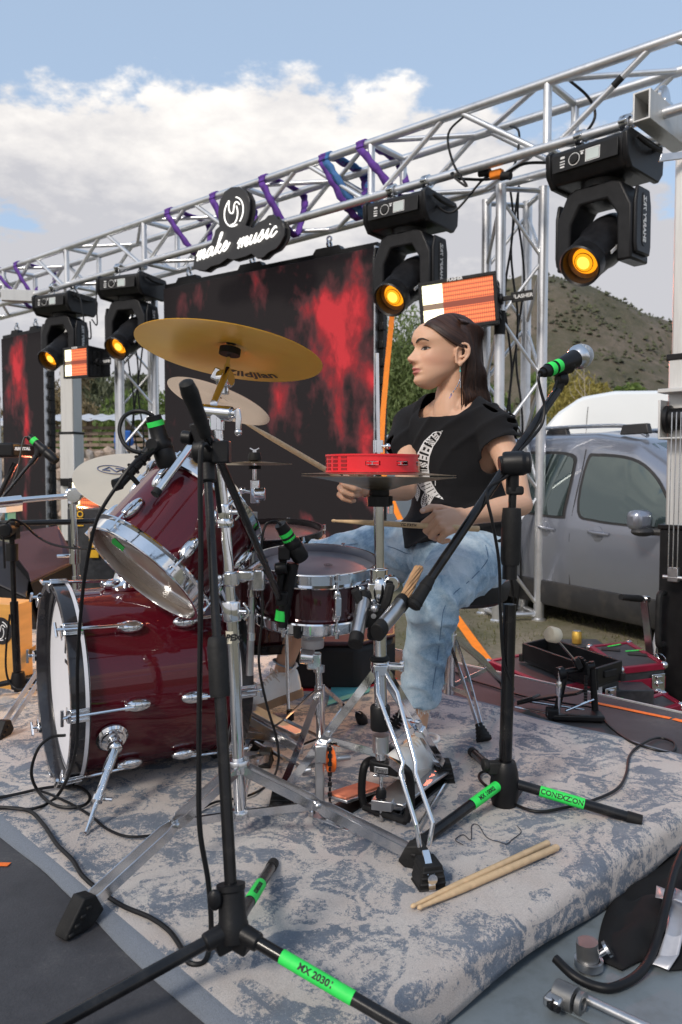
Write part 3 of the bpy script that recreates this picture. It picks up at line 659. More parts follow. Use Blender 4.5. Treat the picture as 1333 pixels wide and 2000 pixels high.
def make_car(name, label, cat, origin, fwd, Lc, Wc, Hc, paint, roof, tum, belt, panes, doors, wheelx, group=None):
    """local axes: x forward from the rear, y=0 is the near side (toward -y outward), z up"""
    rt = thing(name, label, cat, (0, 0, 0), group)
    xs = [Lc*i/64 for i in range(65)]
    def half(x, side):
        h = interp(roof, x); bz = interp(belt, x); out = []
        tb = interp(tum, x)                 # how far the roof edge leans in
        prof = [(.10, .16), (.02, .30), (.0, .42), (-.012, .50*bz+.1), (-.005, bz-.08), (.0, bz)]
        for inn, z in prof: out.append((inn, z))
        if h > bz+.05:
            for k_ in range(1, 8):
                t_ = k_/7; out.append((tb*t_**1.3, bz+(h-.06-bz)*t_))
            out.append((tb+.05, h-.02)); out.append((tb+.14, h)); 
        else:
            for k_ in range(1, 8): out.append((.02*k_, bz+(h-bz)*k_/7))
            out.append((.2, h)); out.append((.3, h))
        out.append((Wc/2, h+.012))
        pts = []
        for inn, z in out:
            y = inn if side == 0 else Wc-inn
            e = min(x, Lc-x); rr = .16
            if e < rr: y = (y-Wc/2)*(1-.28*((rr-e)/rr)**2)+Wc/2
            pts.append(V((x, y, z)))
        return pts
    mb = MB(); shell(mb, [half(x, 0) for x in xs]); shell(mb, [half(x, 1) for x in xs])
    for x in (xs[0], xs[-1]):
        a, b_ = half(x, 0), half(x, 1); mb.add(a+b_[::-1], [tuple(range(len(a)*2))])
    body = mb.build('body', paint, rt, smooth=35)
    def side_pt(x, z, off=-.004, side=0):
        h = interp(roof, x); bz = interp(belt, x); tb = interp(tum, x)
        if z <= bz: inn = 0
        else: t_ = min(1, (z-bz)/max(.05, h-.06-bz)); inn = tb*t_**1.3
        y = inn+off if side == 0 else Wc-inn-off
        return V((x, y, z))
    def strip_poly(poly, m_, nm, off, par=rt, thick=.006, side=0):
        cx = sum(p[0] for p in poly)/len(poly); cz = sum(p[1] for p in poly)/len(poly); sm = catmull([V((p[0], p[1], 0)) for p in poly], 4, True)
        # concentric rings so the pane follows the body's curve
        mbx = MB(); R = 6; vs = []; n = len(sm)
        for k_ in range(R+1):
            f_ = 1-k_/R
            for p in sm: vs.append(side_pt(cx+(p.x-cx)*f_, cz+(p.y-cz)*f_, off, side))
        mbx.add(vs, [(k_*n+i, k_*n+(i+1) % n, (k_+1)*n+(i+1) % n, (k_+1)*n+i) for k_ in range(R) for i in range(n)])
        return mbx.build(nm, m_, par)
    for poly in panes:
        cx = sum(p[0] for p in poly)/len(poly); cz = sum(p[1] for p in poly)/len(poly)
        w = strip_poly([(cx+(p[0]-cx)*1.07, cz+(p[1]-cz)*1.09) for p in poly], M['carplastic'], 'window', -.006)
        strip_poly(poly, M['carglass'], 'pane', -.012, w)
    return rt, side_pt
def line_gap(sp_, pts, rt, nm='door_gap'):
    mb = MB(); mb.tube(catmull([sp_(x, z, -.001) for x, z in pts], 5), .005, 6); mb.build(nm, M['carplastic'], rt)
# grey people-carrier behind the tower
fw = V((.43, -.903, 0)).normalized(); rtv = V((-fw.y, fw.x, 0))     # points away from the camera side
sc = .80
roof = [(0, .9), (.05, 1.3), (.18, 1.70), (.5, 1.80), (1.4, 1.84), (2.2, 1.82), (2.75, 1.74), (3.1, 1.55), (3.45, 1.28), (3.75, 1.12), (4.2, 1.0), (4.35, .8), (4.4, .6)]
tum = [(0, .1), (.5, .17), (2.6, .19), (3.1, .17), (3.6, .02)]
belt = [(0, 1.06), (1.5, 1.02), (2.6, .99), (3.2, .98), (3.8, .95), (4.2, .8), (4.4, .6)]
panes = [[(1.05, 1.10), (1.5, 1.06), (1.98, 1.04), (2.03, 1.10), (2.05, 1.45), (1.98, 1.60), (1.5, 1.63), (1.05, 1.60)],
         [(2.25, 1.10), (2.45, 1.03), (2.9, 1.01), (3.30, 1.01), (3.36, 1.04), (3.18, 1.24), (2.98, 1.43), (2.74, 1.55), (2.35, 1.59), (2.24, 1.54)],
         [(.25, 1.15), (.75, 1.12), (.82, 1.2), (.82, 1.55), (.75, 1.6), (.35, 1.6)]]
car, spf = make_car('parked_car', 'grey compact people carrier with roof rails parked behind the lattice tower', 'car', None, fw, 4.4, 1.8, 1.84, M['carpaint'], roof, tum, belt, panes, None, None)
line_gap(spf, [(2.14, .33), (2.13, .6), (2.13, .9), (2.16, 1.2), (2.17, 1.5), (2.16, 1.66)], car)
line_gap(spf, [(.95, .5), (.98, .9), (.97, 1.3), (.97, 1.66)], car)
line_gap(spf, [(3.42, .33), (3.40, .6), (3.46, .9), (3.44, 1.02)], car)
for x0 in (1.72, 2.42):
    mb = MB(); mb.lathe([(0,0),(.075,.0),(.07,-.012),(0,-.02)], spf(x0+.07, .90, .004), V((0, 1, 0)), 20); mb.build('handle_cup', M['carpaint'], car)
    mb = MB(); mb.tube(catmull([spf(x0-.05, .915, -.006), spf(x0, .918, -.035), spf(x0+.1, .912, -.04), spf(x0+.21, .905, -.012)], 4), .014, 8, sy=.7); mb.build('door_handle', M['carpaint'], car)
mb = MB()                                             # lower cladding
xs = [i*.05 for i in range(87)]
def clad(x, k_):
    z = [.17, .2, .34, .40, .41][k_]+(.10*math.exp(-((x-3.65)/.28)**2) if k_ > 2 else 0); off = [-.0, -.02, -.022, -.016, .004][k_]
    return V((x, off, z))
shell(mb, [[clad(x, k_) for k_ in range(5)] for x in xs]); mb.build('side_cladding', M['carplastic'], car)
for y_ in (.0, ):
    for x0 in (.8, 3.5):
        mb = MB(); mb.lathe([(0,-.01),(.2,-.01),(.22,.0),(.31,.0),(.33,.02),(.33,.18),(.3,.2),(0,.2)], V((x0, -.012, .33)), V((0, 1, 0)), 36); w = mb.build('wheel', M['tyre'], car)
        mb = MB()
        for k_ in range(5):
            a = k_*1.2566; mb.bar([V((x0, -.025, .33)), V((x0+.2*math.cos(a), -.025, .33+.2*math.sin(a)))], .05, .02, V((-math.sin(a), 0, math.cos(a))))
        mb.ring(V((x0, -.02, .33)), V((0, 1, 0)), .2, .225, -.01, .02); mb.build('rim', M['steel'], w)
# far-side wheels
for x0 in (.8, 3.5):
    mb = MB(); mb.lathe([(0,0),(.33,0),(.33,.18),(0,.18)], V((x0, 1.6, .33)), V((0, 1, 0)), 28); mb.build('wheel', M['tyre'], car)
mb = MB(); mm = spf(3.12, 1.0, -.16); mb.box(mm+V((0, 0, .06)), (.15, .20, .17), None, .9); mb.build('mirror', M['carpaint'], car, bevel=.05)
mb = MB(); mb.ball(mm+V((.02, .02, -.03)), (.08, .11, .04), 16, 8); mb.tube([mm+V((.02, .02, -.03)), spf(3.27, .99, .01)+V((0,0,-.02))], .03, 8); mb.build('mirror_base', M['carplastic'], car)
def roof_rail(y_):
    mb = MB(); P = [V((.62, y_, 1.80)), V((.75, y_, 1.868)), V((1.3, y_, 1.895)), V((2.2, y_, 1.88)), V((2.55, y_, 1.85)), V((2.75, y_, 1.765))]
    mb.tube(catmull(P, 6), .019, 8, sy=1.3); return mb.build('roof_rail', M['steel'], car)
roof_rail(.30); roof_rail(1.5)
for y_ in (.30, 1.5):
    for x0 in (.68, 1.6, 2.62):
        mb = MB(); mb.box(V((x0, y_, 1.83)), (.28, .05, .09), taper=1.2); mb.build('rail_foot', M['carplastic'], car, bevel=.01)
# windscreen
mb = MB(); vs = []
for x_, z_ in ((2.82, 1.715), (3.05, 1.585), (3.3, 1.42), (3.5, 1.27), (3.62, 1.2)):
    for k_ in range(9): vs.append(V((x_+.05*math.cos((k_-4)/4*1.2)-.02, .28+(1.24)*k_/8, z_+.012-.03*((k_-4)/4)**2)))
mb.add(vs, [(j*9+i, j*9+i+1, (j+1)*9+i+1, (j+1)*9+i) for j in range(4) for i in range(8)]); mb.build('windscreen', M['carglass'], car)
org = fl(1000, 1198, GZ)-fw*(1.28*sc)
car.matrix_world = Matrix.Translation(org) @ Matrix(((fw.x, rtv.x, 0, 0), (fw.y, rtv.y, 0, 0), (0, 0, 1, 0), (0, 0, 0, 1))) @ Matrix.Scale(sc, 4)
# white van
vf = V((-.97, .24, 0)).normalized(); vr = V((vf.y, -vf.x, 0))
roof = [(0, 2.45), (.1, 2.55), (3.6, 2.60), (4.1, 2.52), (4.45, 2.28), (4.8, 1.85), (5.05, 1.5), (5.5, 1.2), (5.8, .9), (5.9, .6)]
tum = [(0, .12), (4.0, .14), (4.8, .15), (5.2, .02)]
belt = [(0, 1.4), (4, 1.38), (5, 1.3), (5.5, 1.1), (5.9, .6)]
panes = [[(4.2, 1.42), (4.95, 1.38), (5.02, 1.42), (4.8, 1.68), (4.6, 1.80), (4.25, 1.80), (4.16, 1.7)]]
van, spv = make_car('parked_van', 'white high roof panel van parked behind the grey car', 'van', None, vf, 5.9, 2.0, 2.6, M['vanwhite'], roof, tum, belt, panes, None, None)
line_gap(spv, [(4.06, .4), (4.05, 1.2), (4.02, 2.1), (4.0, 2.35)], van)
line_gap(spv, [(.4, 1.9), (2, 1.93), (4.0, 1.95)], van, 'body_crease'); line_gap(spv, [(.4, 1.7), (2, 1.72), (4.0, 1.75)], van, 'body_crease')
line_gap(spv, [(2.5, .4), (2.5, 1.2), (2.48, 2.3)], van)
for x0 in (1.0, 4.9):
    mb = MB(); mb.lathe([(0,-.01),(.22,-.01),(.34,0),(.35,.2),(0,.2)], V((x0, -.01, .35)), V((0, 1, 0)), 32); mb.build('wheel', M['tyre'], van)
# near side of the van is its left; mirror the frame so y=0 faces the camera
vy = V((-vf.y, vf.x, 0)) ; vy = vy if vy.y > 0 else -vy
org = V(((1022-666.5)/F*10.6, 10.6, GZ)) - vf*4.95*.86
van.matrix_world = Matrix.Translation(org) @ Matrix(((vf.x, vy.x, 0, 0), (vf.y, vy.y, 0, 0), (0, 0, 1, 0), (0, 0, 0, 1))) @ Matrix.Scale(.86, 4)
# white box trailer glimpsed left of the drummer
rt = thing('box_trailer', 'white box trailer with dark grey lower panel, behind the drummer', 'trailer', gp(760, 9.5))
mb = MB(); c0 = gp(800, 9.9); mb.box(c0+V((.1, .3, .95)), (1.0, .9, 1.35)); mb.build('cabin', M['vanwhite'], rt, bevel=.04)
mb = MB(); mb.box(c0+V((.1, .3, .22)), (1.04, .94, .16)); mb.box(c0+V((.1, -.17, .42)), (1.0, .03, .26)); mb.build('bumper', M['carplastic'], rt, bevel=.02)
for s in (-1, 1):
    mb = MB(); mb.lathe([(0,0),(.13,0),(.15,.02),(.15,.12),(0,.12)], c0+V((.1+.3*s, -.1, .15)), V((0, 1, 0)), 24); mb.build('wheel', M['tyre'], rt)
# white gazebo edge at far left
rt = thing('canopy_post', 'white canopy leg at the far left edge behind the keyboard', 'post', gp(3, 14))
c0 = gp(-6, 14); mb = MB(); mb.tube([c0, c0+V((0, 0, 2.9))], .06, 12); mb.build('pole', M['white'], rt)
mb = MB(); mb.box(c0+V((-.25, .1, 1.5)), (.6, .02, 2.2)); mb.build('side_cloth', M['white'], rt)
TD = V((-.7585, .6516, 0)); TN = V((.6516, .7585, 0))        # along the truss (to the left and away), and across it (away)
TZ, TS = 3.09, .44
T0 = V((1.955, 5.18, TZ))
def tp(t, across=0, up=0): return T0+TD*t+TN*across+V((0, 0, up))
def t_at(px):
    k_ = (px-666.5)/F; return (T0.x-k_*T0.y)/(k_*TD.y-TD.x)
truss = thing('truss', 'long silver box truss spanning the top of the stage', 'truss', tp(5, TS/2, 0))
t0, t1 = -2.2, 13.6
for a_, u_ in ((0, 0), (TS, 0), (0, TS), (TS, TS)):
    mb = MB(); mb.tube([tp(t0+(t1-t0)*i/12, a_, u_) for i in range(13)], .034, 16); mb.build('chord', M['alu'], truss)
P_ = 1.555; k0 = .695
def member(name, a, b_, r): mb = MB(); mb.tube([a, b_], r, 12); mb.build(name, M['alu'], truss)
ks = [k0+P_*i for i in range(-2, 9)]
for i, t in enumerate(ks):
    if not t0 <= t <= t1: continue
    for a_ in (0, TS): member('upright', tp(t, a_, 0), tp(t, a_, TS), .030)
    for u_ in (0, TS): member('cross_tube', tp(t, 0, u_), tp(t, TS, u_), .026)
    if t+P_ < t1:
        for a_ in (0, TS):
            member('brace', tp(t+.10, a_, .02), tp(t+P_*.44, a_, TS-.02), .021)
            member('brace', tp(t+P_*.56, a_, TS-.02), tp(t+P_-.10, a_, .02), .021)
        for u_ in (0, TS):
            member('brace', tp(t+.06, 0, u_), tp(t+P_*.5-.03, TS, u_), .020)
            member('brace', tp(t+P_*.5+.03, TS, u_), tp(t+P_-.06, 0, u_), .020)
mb = MB(); a_, b_ = tp(k0-P_+.10, 0, .02), tp(k0-P_*.56, 0, TS-.02); c_ = tp(k0-.1, 0, .02).lerp(tp(k0-P_*.44, 0, TS-.02), .62); d_ = tp(k0-.1, 0, .02).lerp(tp(k0-P_*.44, 0, TS-.02), .72)
mb.tube([c_, d_], .0225, 12); mb.build('black_tape_band', M['rubber'], truss)

def tower(label, cx, cy, hw, zt, rotdeg):
    rt = thing('lattice_tower', label, 'tower', (cx, cy, GZ), 'lattice towers behind the truss')
    Rm = Matrix.Rotation(math.radians(rotdeg), 3, 'Z'); c = V((cx, cy, 0))
    co = [c+Rm @ V((sx*hw, sy*hw, 0)) for sx, sy in ((-1,-1),(1,-1),(1,1),(-1,1))]
    for p in co:
        mb = MB(); mb.tube([p+V((0,0,GZ)), p+V((0,0,GZ+.012)), p+V((0,0,GZ+.02)), p+V((0,0,(GZ+zt)/2)), p+V((0,0,zt))], [.055,.055,.04,.04,.04], 16); mb.build('leg', M['alu'], rt)
    H = zt-GZ; n = int(H/.42)
    for f_ in range(4):
        a, b_ = co[f_], co[(f_+1) % 4]
        for k_ in range(n):
            z0 = GZ+.1+(H-.2)*k_/n; z1 = GZ+.1+(H-.2)*(k_+1)/n
            p, q = (a, b_) if (k_+f_) % 2 else (b_, a)
            mb = MB(); mb.tube([p+V((0,0,z0)), q+V((0,0,z1))], .014, 8); mb.build('lattice_brace', M['alu'], rt)
        for z0 in (GZ+.05, zt-.03):
            mb = MB(); mb.tube([a+V((0,0,z0)), b_+V((0,0,z0))], .02, 8); mb.build('cross_tube', M['alu'], rt)
    for s in (0, 1, 2):                          # cables running down inside
        mb = MB(); w = [c+V((.03*math.sin(k_*1.3+s*2)-.05+.05*s, .02*s-.05, zt+.05-(H+.0)*k_/14)) for k_ in range(15)]; mb.tube(catmull(w, 4), .009, 6); mb.build('cable', M['cable'], rt)
    return rt, co
tw, co = tower('tall silver lattice tower on the grass between the drummer and the grey car', 1.36, 6.35, .17, TZ-.07, 8)
mb = MB(); mb.ring(V((co[0].x, co[0].y, 1.98)), V((0,0,1)), .0405, .0425, -.09, .09, 20); mb.build('black_tape_band', M['rubber'], tw)
tower('lattice tower on the left beside the big screen, behind the third moving light', -2.36, 9.25, .19, TZ-.07, 20)

def mast(label, base, hb, hw, ztop, dirb, big):
    rt = thing('lifting_mast', label, 'lift', (base.x, base.y, GZ), 'crank lifting masts')
    x = V(dirb).normalized(); y = V((0,0,1)).cross(x); Rm = rot3(x, y, V((0,0,1)))
    mb = MB(); mb.box(V((base.x, base.y, (GZ+hb)/2)), (hw*2.5, hw*2.3, hb-GZ), Rm); mb.build('base_sleeve', M['black'] , rt, bevel=.006)
    mb = MB(); mb.box(V((base.x, base.y, hb+.012)), (hw*2.7, hw*2.5, .024), Rm); mb.build('sleeve_collar', M['blackm'], rt, bevel=.004)
    zz_ = [hb, hb+(ztop-hb)*.46, ztop]
    for i in range(2):
        w = hw*(1.0-.12*i); mb = MB(); mb.box(V((base.x, base.y, (zz_[i]+zz_[i+1])/2)), (w*2, w*2, zz_[i+1]-zz_[i]), Rm)
        mb.build('mast_section', M['alu2'], rt, bevel=.012)
    mb = MB(); mb.box(V((base.x, base.y, zz_[1])), (hw*2.16, hw*2.16, .03), Rm); mb.build('mast_collar', M['black'], rt, bevel=.004)
    return rt, Rm, x, y
mb_ = at(1345, 925, 4.02)
mR, Rm, mx_, my_ = mast('crank lifting mast with black base at the right edge', V((mb_.x, mb_.y, 0)), .55, .082, 2.42, (.72, -.69, 0), True)
# details on right mast (front-left face looks to the camera)
fc = V((mb_.x, mb_.y, 0)); nf = V((-.69, -.72, 0)); sd_ = V((.72, -.69, 0))
Lf = fc+nf*.082
mb = MB(); zc_ = at(1325, 820, 4.0).z
mb.box(Lf+nf*.03+V((0,0,zc_+.14)), (.20, .10, .02), rot3(sd_, V((0,0,1)).cross(sd_), V((0,0,1)))); 
for s in (-1, 1): mb.box(Lf+nf*.04+sd_*(.085*s)+V((0,0,zc_)), (.012, .10, .19), rot3(sd_, V((0,0,1)).cross(sd_), V((0,0,1))))
mb.box(Lf+nf*.04+V((0,0,zc_-.095)), (.18, .10, .01), rot3(sd_, V((0,0,1)).cross(sd_), V((0,0,1))))
mb.build('pulley_bracket', M['alu2'], mR, bevel=.003)
mb = MB(); mb.lathe([(0,-.07),(.07,-.07),(.07,-.05),(.055,-.045),(.055,.045),(.07,.05),(.07,.07),(0,.07)], Lf+nf*.03+V((0,0,zc_)), sd_, 28); mb.build('pulley', M['black'], mR)
zb = at(1325, 1110, 3.9).z
for s in (-.022, 0, .022):
    mb = MB(); mb.tube([Lf+nf*.088+sd_*s+V((0,0,zc_+.03)), Lf+nf*.10+sd_*s+V((0,0,zb))], .0028, 6); mb.build('wire_rope', M['chrome2'], mR)
mb = MB(); mb.box(Lf+nf*.085+V((0,0,zb-.03)), (.05, .03, .07), rot3(sd_, V((0,0,1)).cross(sd_), V((0,0,1)))); mb.tube([Lf+nf*.09-sd_*.05+V((0,0,zb-.045)), Lf+nf*.09+sd_*.05+V((0,0,zb-.045))], .011, 8); mb.build('rope_anchor', M['steel'], mR, bevel=.002)
zh = at(1300, 1240, 3.9).z
mb = MB(); hp = Lf+nf*.05-sd_*.055; mb.tube(catmull([hp+V((0,0,zh+.20)), hp+nf*.055+V((0,0,zh+.2)), hp+nf*.075+V((0,0,zh+.16)), hp+nf*.075+V((0,0,zh-.02)), hp+nf*.05+V((0,0,zh-.06)), hp+V((0,0,zh-.06))], 4), .016, 8); mb.build('grab_handle', M['rubber'], mR)
mb = MB()
for q_, r_ in ((.0, .030), (.9, .034)):
    x_, y_, a_ = basis(V((math.cos(q_), math.sin(q_), .2))); mb.tube([hp+nf*.09+V((0,0,zh-.12))+x_*r_*math.cos(i*.4)+y_*r_*math.sin(i*.4)*1.3 for i in range(15)], .0025, 6)
mb.build('key_ring', M['chrome'], mR)
# crank
ca = at(1272, 1300, 4.0); cb = at(1258, 1170, 3.95); cc = at(1213, 1166, 3.86)
mb = MB(); mb.bar([ca, cb], .035, .012, sd_); mb.build('crank_arm', M['steel'], mR)
mb = MB(); mb.lathe([(0,-.03),(.018,-.03),(.018,.0),(.013,.0),(.013,.02),(0,.02)], cb, cc-cb, 14); mb.build('crank_pivot', M['chrome2'], mR)
mb = MB(); mb.tube([cb+(cc-cb)*.12, cb+(cc-cb)*.3, cc], [.016, .018, .015], 14); mb.build('crank_grip', M['rubber'], mR)
mb = MB(); mb.tube([fc+nf*.1-sd_*.1+V((0,0,.02)), ca], .016, 8); mb.build('winch_shaft', M['steel'], mR)
# top carriage arm reaching back to the truss
A = tp(t_at(1262), -.20, .0); dA = (TN+V((.10,0,-.02))).normalized()
mb = MB(); y_ = V((0,0,1)).cross(dA)
for s, z_ in ((-.05, 0), (.05, 0)): mb.box(A+dA*.85+y_*s+V((0,0,.0)), (1.7, .012, .17), rot3(dA, y_, V((0,0,1))))
for z_ in (-.085, .085): mb.box(A+dA*.85+V((0,0,z_)), (1.7, .112, .012), rot3(dA, y_, V((0,0,1))))
mb.build('carriage_arm', M['alu2'], mR, bevel=.003)
mb = MB(); q = A+dA*.33+V((0,0,.12)); mb.lathe([(0,-.012),(.075,-.012),(.075,.012),(0,.012)], q+V((0,0,.04)), y_, 20); mb.box(q-V((0,0,.01)), (.12,.07,.05), rot3(dA, y_, V((0,0,1)))); mb.build('truss_clamp', M['chrome2'], mR, bevel=.003)
mb = MB(); q = at(1312, 308, 3.95); mb.prismw([q+V((-.06,0,-.02)), q+V((.14,0,.005)), q+V((.14,0,.035)), q+V((-.05,0,.02))], V((0,.01,0))); mb.build('lug_plate', M['steel'], mR, bevel=.003)
ml = at(142, 925, 10.3)
mL, Rl, _, _ = mast('crank lifting mast on the left between the screens', V((ml.x, ml.y, 0)), -.05, .108, TZ-.1, (.95, -.3, 0), False)
A = tp(t_at(60), -.22, -.02); B = V((ml.x, ml.y, TZ-.03)); dA = (B-A); dA.z = 0; Lh = dA.length; dA.normalize()
mb = MB(); mb.box(A+dA*(Lh/2), (Lh+.2, .1, .14), rot3(dA, V((0,0,1)).cross(dA), V((0,0,1)))); mb.build('carriage_arm', M['alu2'], mL, bevel=.004)
mb = MB(); mb.box(V((ml.x-.06, ml.y-.12, .72)), (.1, .05, .1)); mb.box(V((ml.x+.06, ml.y-.12, .70)), (.08, .05, .06)); mb.build('latch_block', M['black'], mL, bevel=.005)

M['amber'] = emat('amber_lens_glow', (1.0, .36, .01), .80); M['ambercore'] = emat('amber_lens_core', (1.0, .62, .08), 1.15)
m = M['amber']; N, L = m.node_tree.nodes, m.node_tree.links; t = N.new('ShaderNodeTexCoord'); g_ = N.new('ShaderNodeTexGradient')
M['amberin'] = mat('amber_lens_barrel', (.30, .13, .02), .3, .4, .1, 10, coat=.5)
M['lampblack'] = mat('stage_light_plastic', (.009, .009, .0105), .38, 0, .3, 16, .25, 500, dirt=(.03,.03,.03), dirts=8, dirta=.2)
M['lcd'] = mat('pale_display', (.50, .56, .55), .25, 0, .05, 9)
M['print'] = mat('white_print', (.72, .72, .72), .5, 0, .03, 30)
def text_mesh(s, size, font_shear=0, ext=.0008, bold=0):
    cu = bpy.data.curves.new('t', 'FONT'); cu.body = s; cu.size = size; cu.extrude = ext; cu.shear = font_shear; cu.offset = bold; cu.align_x = 'CENTER'; cu.align_y = 'CENTER'; cu.resolution_u = 3
    o = bpy.data.objects.new('t', cu); COL.objects.link(o); dg = bpy.context.evaluated_depsgraph_get(); dg.update()
    me = bpy.data.meshes.new_from_object(o.evaluated_get(dg)); COL.objects.unlink(o); bpy.data.objects.remove(o); return me
def text(name, s, size, m_, parent, org, xd, yd, shear=0, ext=.0006, bold=0, bend=None):
    me = text_mesh(s, size, shear, ext, bold); me.name = name; me.materials.clear(); me.materials.append(m_)
    if bend is not None:      # wrap onto a cylinder of radius bend whose axis is along local x (y direction bends)
        for v_ in me.vertices:
            a_ = v_.co.y/bend; z_ = v_.co.z; v_.co.y = (bend+z_)*math.sin(a_); v_.co.z = (bend+z_)*math.cos(a_)-bend
    o = bpy.data.objects.new(name, me); COL.objects.link(o); o.parent = parent
    o.matrix_local = Matrix.Translation(-wloc(parent)) @ frame(V(org), V(xd), (V(yd)-V(xd).normalized()*V(yd).dot(V(xd).normalized())))
    return o
def moving_head():
    rt = thing('moving_head_light', '', 'stage light', (0, 0, 0), 'moving head lights under the truss')
    # local: x = where the beam leans, z up, origin on the axis of the truss chord
    X, Y_, Z_ = V((1,0,0)), V((0,1,0)), V((0,0,1))
    mb = MB()                                   # base housing: chamfered
    poly = [(-.23, -.14), (-.26, -.19), (-.255, -.27), (-.20, -.345), (.17, -.345), (.215, -.29), (.225, -.16), (.21, -.135), (.12, -.15), (-.12, -.15)]
    mb.prism([(p[0], p[1]) for p in poly], V((0, -.27, 0)), X, Z_, V((0, .54, 0)))
    mb.build('base_housing', M['lampblack'], rt, bevel=.012)
    for s in (-1, 1):                           # raised end lips with the grab handles
        mb = MB(); mb.prism([(-.235, -.125), (-.27, -.18), (-.26, -.30), (-.20, -.365), (.17, -.36), (.23, -.29), (.24, -.15), (.20, -.115)], V((0, s*.27-.02, 0)), X, Z_, V((0, .04, 0))); mb.build('end_cheek', M['lampblack'], rt, bevel=.01)
        mb = MB(); mb.tube(catmull([V((-.17, s*.31, -.16)), V((-.10, s*.335, -.195)), V((.06, s*.335, -.20)), V((.15, s*.31, -.165))], 5), .014, 8); mb.build('carry_handle', M['rubber'], rt)
        mb = MB()
        for y0 in (-.02, .02):
            q = V((0, s*.16+y0*.2, 0)); mb.ring(q, Y_, .036, .052, -.022+y0*.2, .022+y0*.2, 24)
        mb.tube([V((0, s*.16, -.045)), V((0, s*.16, -.15))], .012, 8); mb.tube([V((.05, s*.16-.03, .0)), V((.05, s*.16+.03, .0))], .014, 8); mb.box(V((0, s*.16, -.135)), (.14, .05, .03))
        mb.tube([V((.03, s*.16, -.06)), V((.09, s*.16, -.09))], .009, 8)
        mb.build('hook_clamp', M['chrome2'], rt, bevel=.002)
    # panel with knob and display on the +x face
    fr = frame(V((.238, 0, -.228)), (0, 1, 0), (-.05, 0, 1))
    mb = MB(); mb.box(V((0, 0, 0)), (.46, .115, .010)); p_ = mb.build('control_panel', M['black'], rt, frame=fr, bevel=.003)
    mb = MB(); mb.ring(V((-.07, 0, .006)), Z_, .036, .040, 0, .002, 28); k1 = mb.build('knob_ring', M['print'], p_, frame=Matrix.Identity(4)); k1.matrix_local = Matrix.Identity(4)
    mb = MB(); mb.lathe([(0, 0), (.032, 0), (.030, .012), (0, .014)], V((-.07, 0, .005)), Z_, 24); k2 = mb.build('knob', M['rubber'], p_, frame=Matrix.Identity(4)); k2.matrix_local = Matrix.Identity(4)
    mb = MB(); mb.box(V((.06, 0, .007)), (.088, .068, .004)); k3 = mb.build('display', M['lcd'], p_, frame=Matrix.Identity(4)); k3.matrix_local = Matrix.Identity(4)
    mb = MB()
    for (cx, cy, w, h) in ((.06, .038, .096, .004), (.06, -.038, .096, .004), (.012, 0, .004, .08), (.108, 0, .004, .08), (-.155, .03, .03, .014), (-.155, .005, .036, .006), (-.155, -.012, .036, .006), (-.155, -.03, .03, .01), (-.015, .035, .03, .006), (-.015, .022, .016, .014)):
        mb.box(V((cx, cy, .0068)), (w, h, .0016))
    k4 = mb.build('printed_marks', M['print'], p_, frame=Matrix.Identity(4), smooth=0); k4.matrix_local = Matrix.Identity(4)
    # yoke
    mb = MB(); mb.lathe([(0,-.385),(.13,-.385),(.14,-.345),(0,-.345)], V((0,0,0)), Z_, 32); mb.build('pan_hub', M['lampblack'], rt)
    mb = MB()
    prof = [(-.265, -.90), (-.265, -.56), (-.19, -.40), (-.13, -.375), (.13, -.375), (.19, -.40), (.265, -.56), (.265, -.90), (.165, -.90), (.165, -.60), (.095, -.49), (-.095, -.49), (-.165, -.60), (-.165, -.90)]
    mb.prism([(p[0], p[1]) for p in prof], V((-.12, 0, 0)), Y_, Z_, V((.24, 0, 0))); mb.build('yoke', M['lampblack'], rt, bevel=.014)
    for s in (-1, 1):
        mb = MB(); pr = [(-.09, -.86), (-.105, -.80), (-.105, -.54), (-.08, -.44), (.08, -.44), (.105, -.54), (.105, -.80), (.09, -.86)]
        mb.prism([(p[0], p[1]) for p in pr], V((0, s*.262, 0)), X, Z_, V((0, s*.028, 0))); mb.build('arm_cover', M['lampblack'], rt, bevel=.012)
        mb = MB(); mb.prism([(.052*math.cos(a_*PI/8)*.6+0, .13*(1 if math.sin(a_*PI/8) > 0 else -1)*(1 if abs(math.sin(a_*PI/8)) > .01 else 0)+.04*math.sin(a_*PI/8)) for a_ in range(16)], V((0, s*.2895, -.64)), X, Z_, V((0, s*.004, 0)))
        bd = mb.build('badge', M['black'], rt, smooth=0)
        # lettering reads upward
        me = text_mesh('SHARPY 7RZ', .052, 0, .0008, .0012); me.materials.clear(); me.materials.append(M['print'])
        to = bpy.data.objects.new('lettering', me); COL.objects.link(to); to.parent = bd
        to.matrix_local = frame(V((0, s*.2945, -.64)), V((0, 0, 1)), V((s*-1, 0, 0)) if s < 0 else V((-1, 0, 0)))
        if s < 0: to.matrix_local = frame(V((0, -.2945, -.64)), V((0, 0, 1)), V((-1, 0, 0)))
    # barrel
    th = math.radians(34); b = V((math.cos(th), 0, -math.sin(th))); pv = V((0, 0, -.745))
    mb = MB(); mb.lathe([(0,-.25),(.10,-.25),(.135,-.22),(.155,-.12),(.155,.03),(.142,.06),(.138,.19),(.130,.24),(.135,.25),(.137,.335),(.128,.345),(.118,.33),(.112,.26),(.112,.24)], pv, b, 40, ref=Y_); mb.build('head_barrel', M['lampblack'], rt, smooth=28)
    mb = MB(); mb.lathe([(.118,.325),(.1125,.262),(.086,.255),(.086,.248)], pv, b, 40, cap=False); mb.build('lens_rim', M['amberin'], rt)
    mb = MB(); mb.lathe([(0,.288),(.03,.285),(.06,.274),(.08,.262),(.086,.25)], pv, b, 32); mb.build('lens', M['amber'], rt)
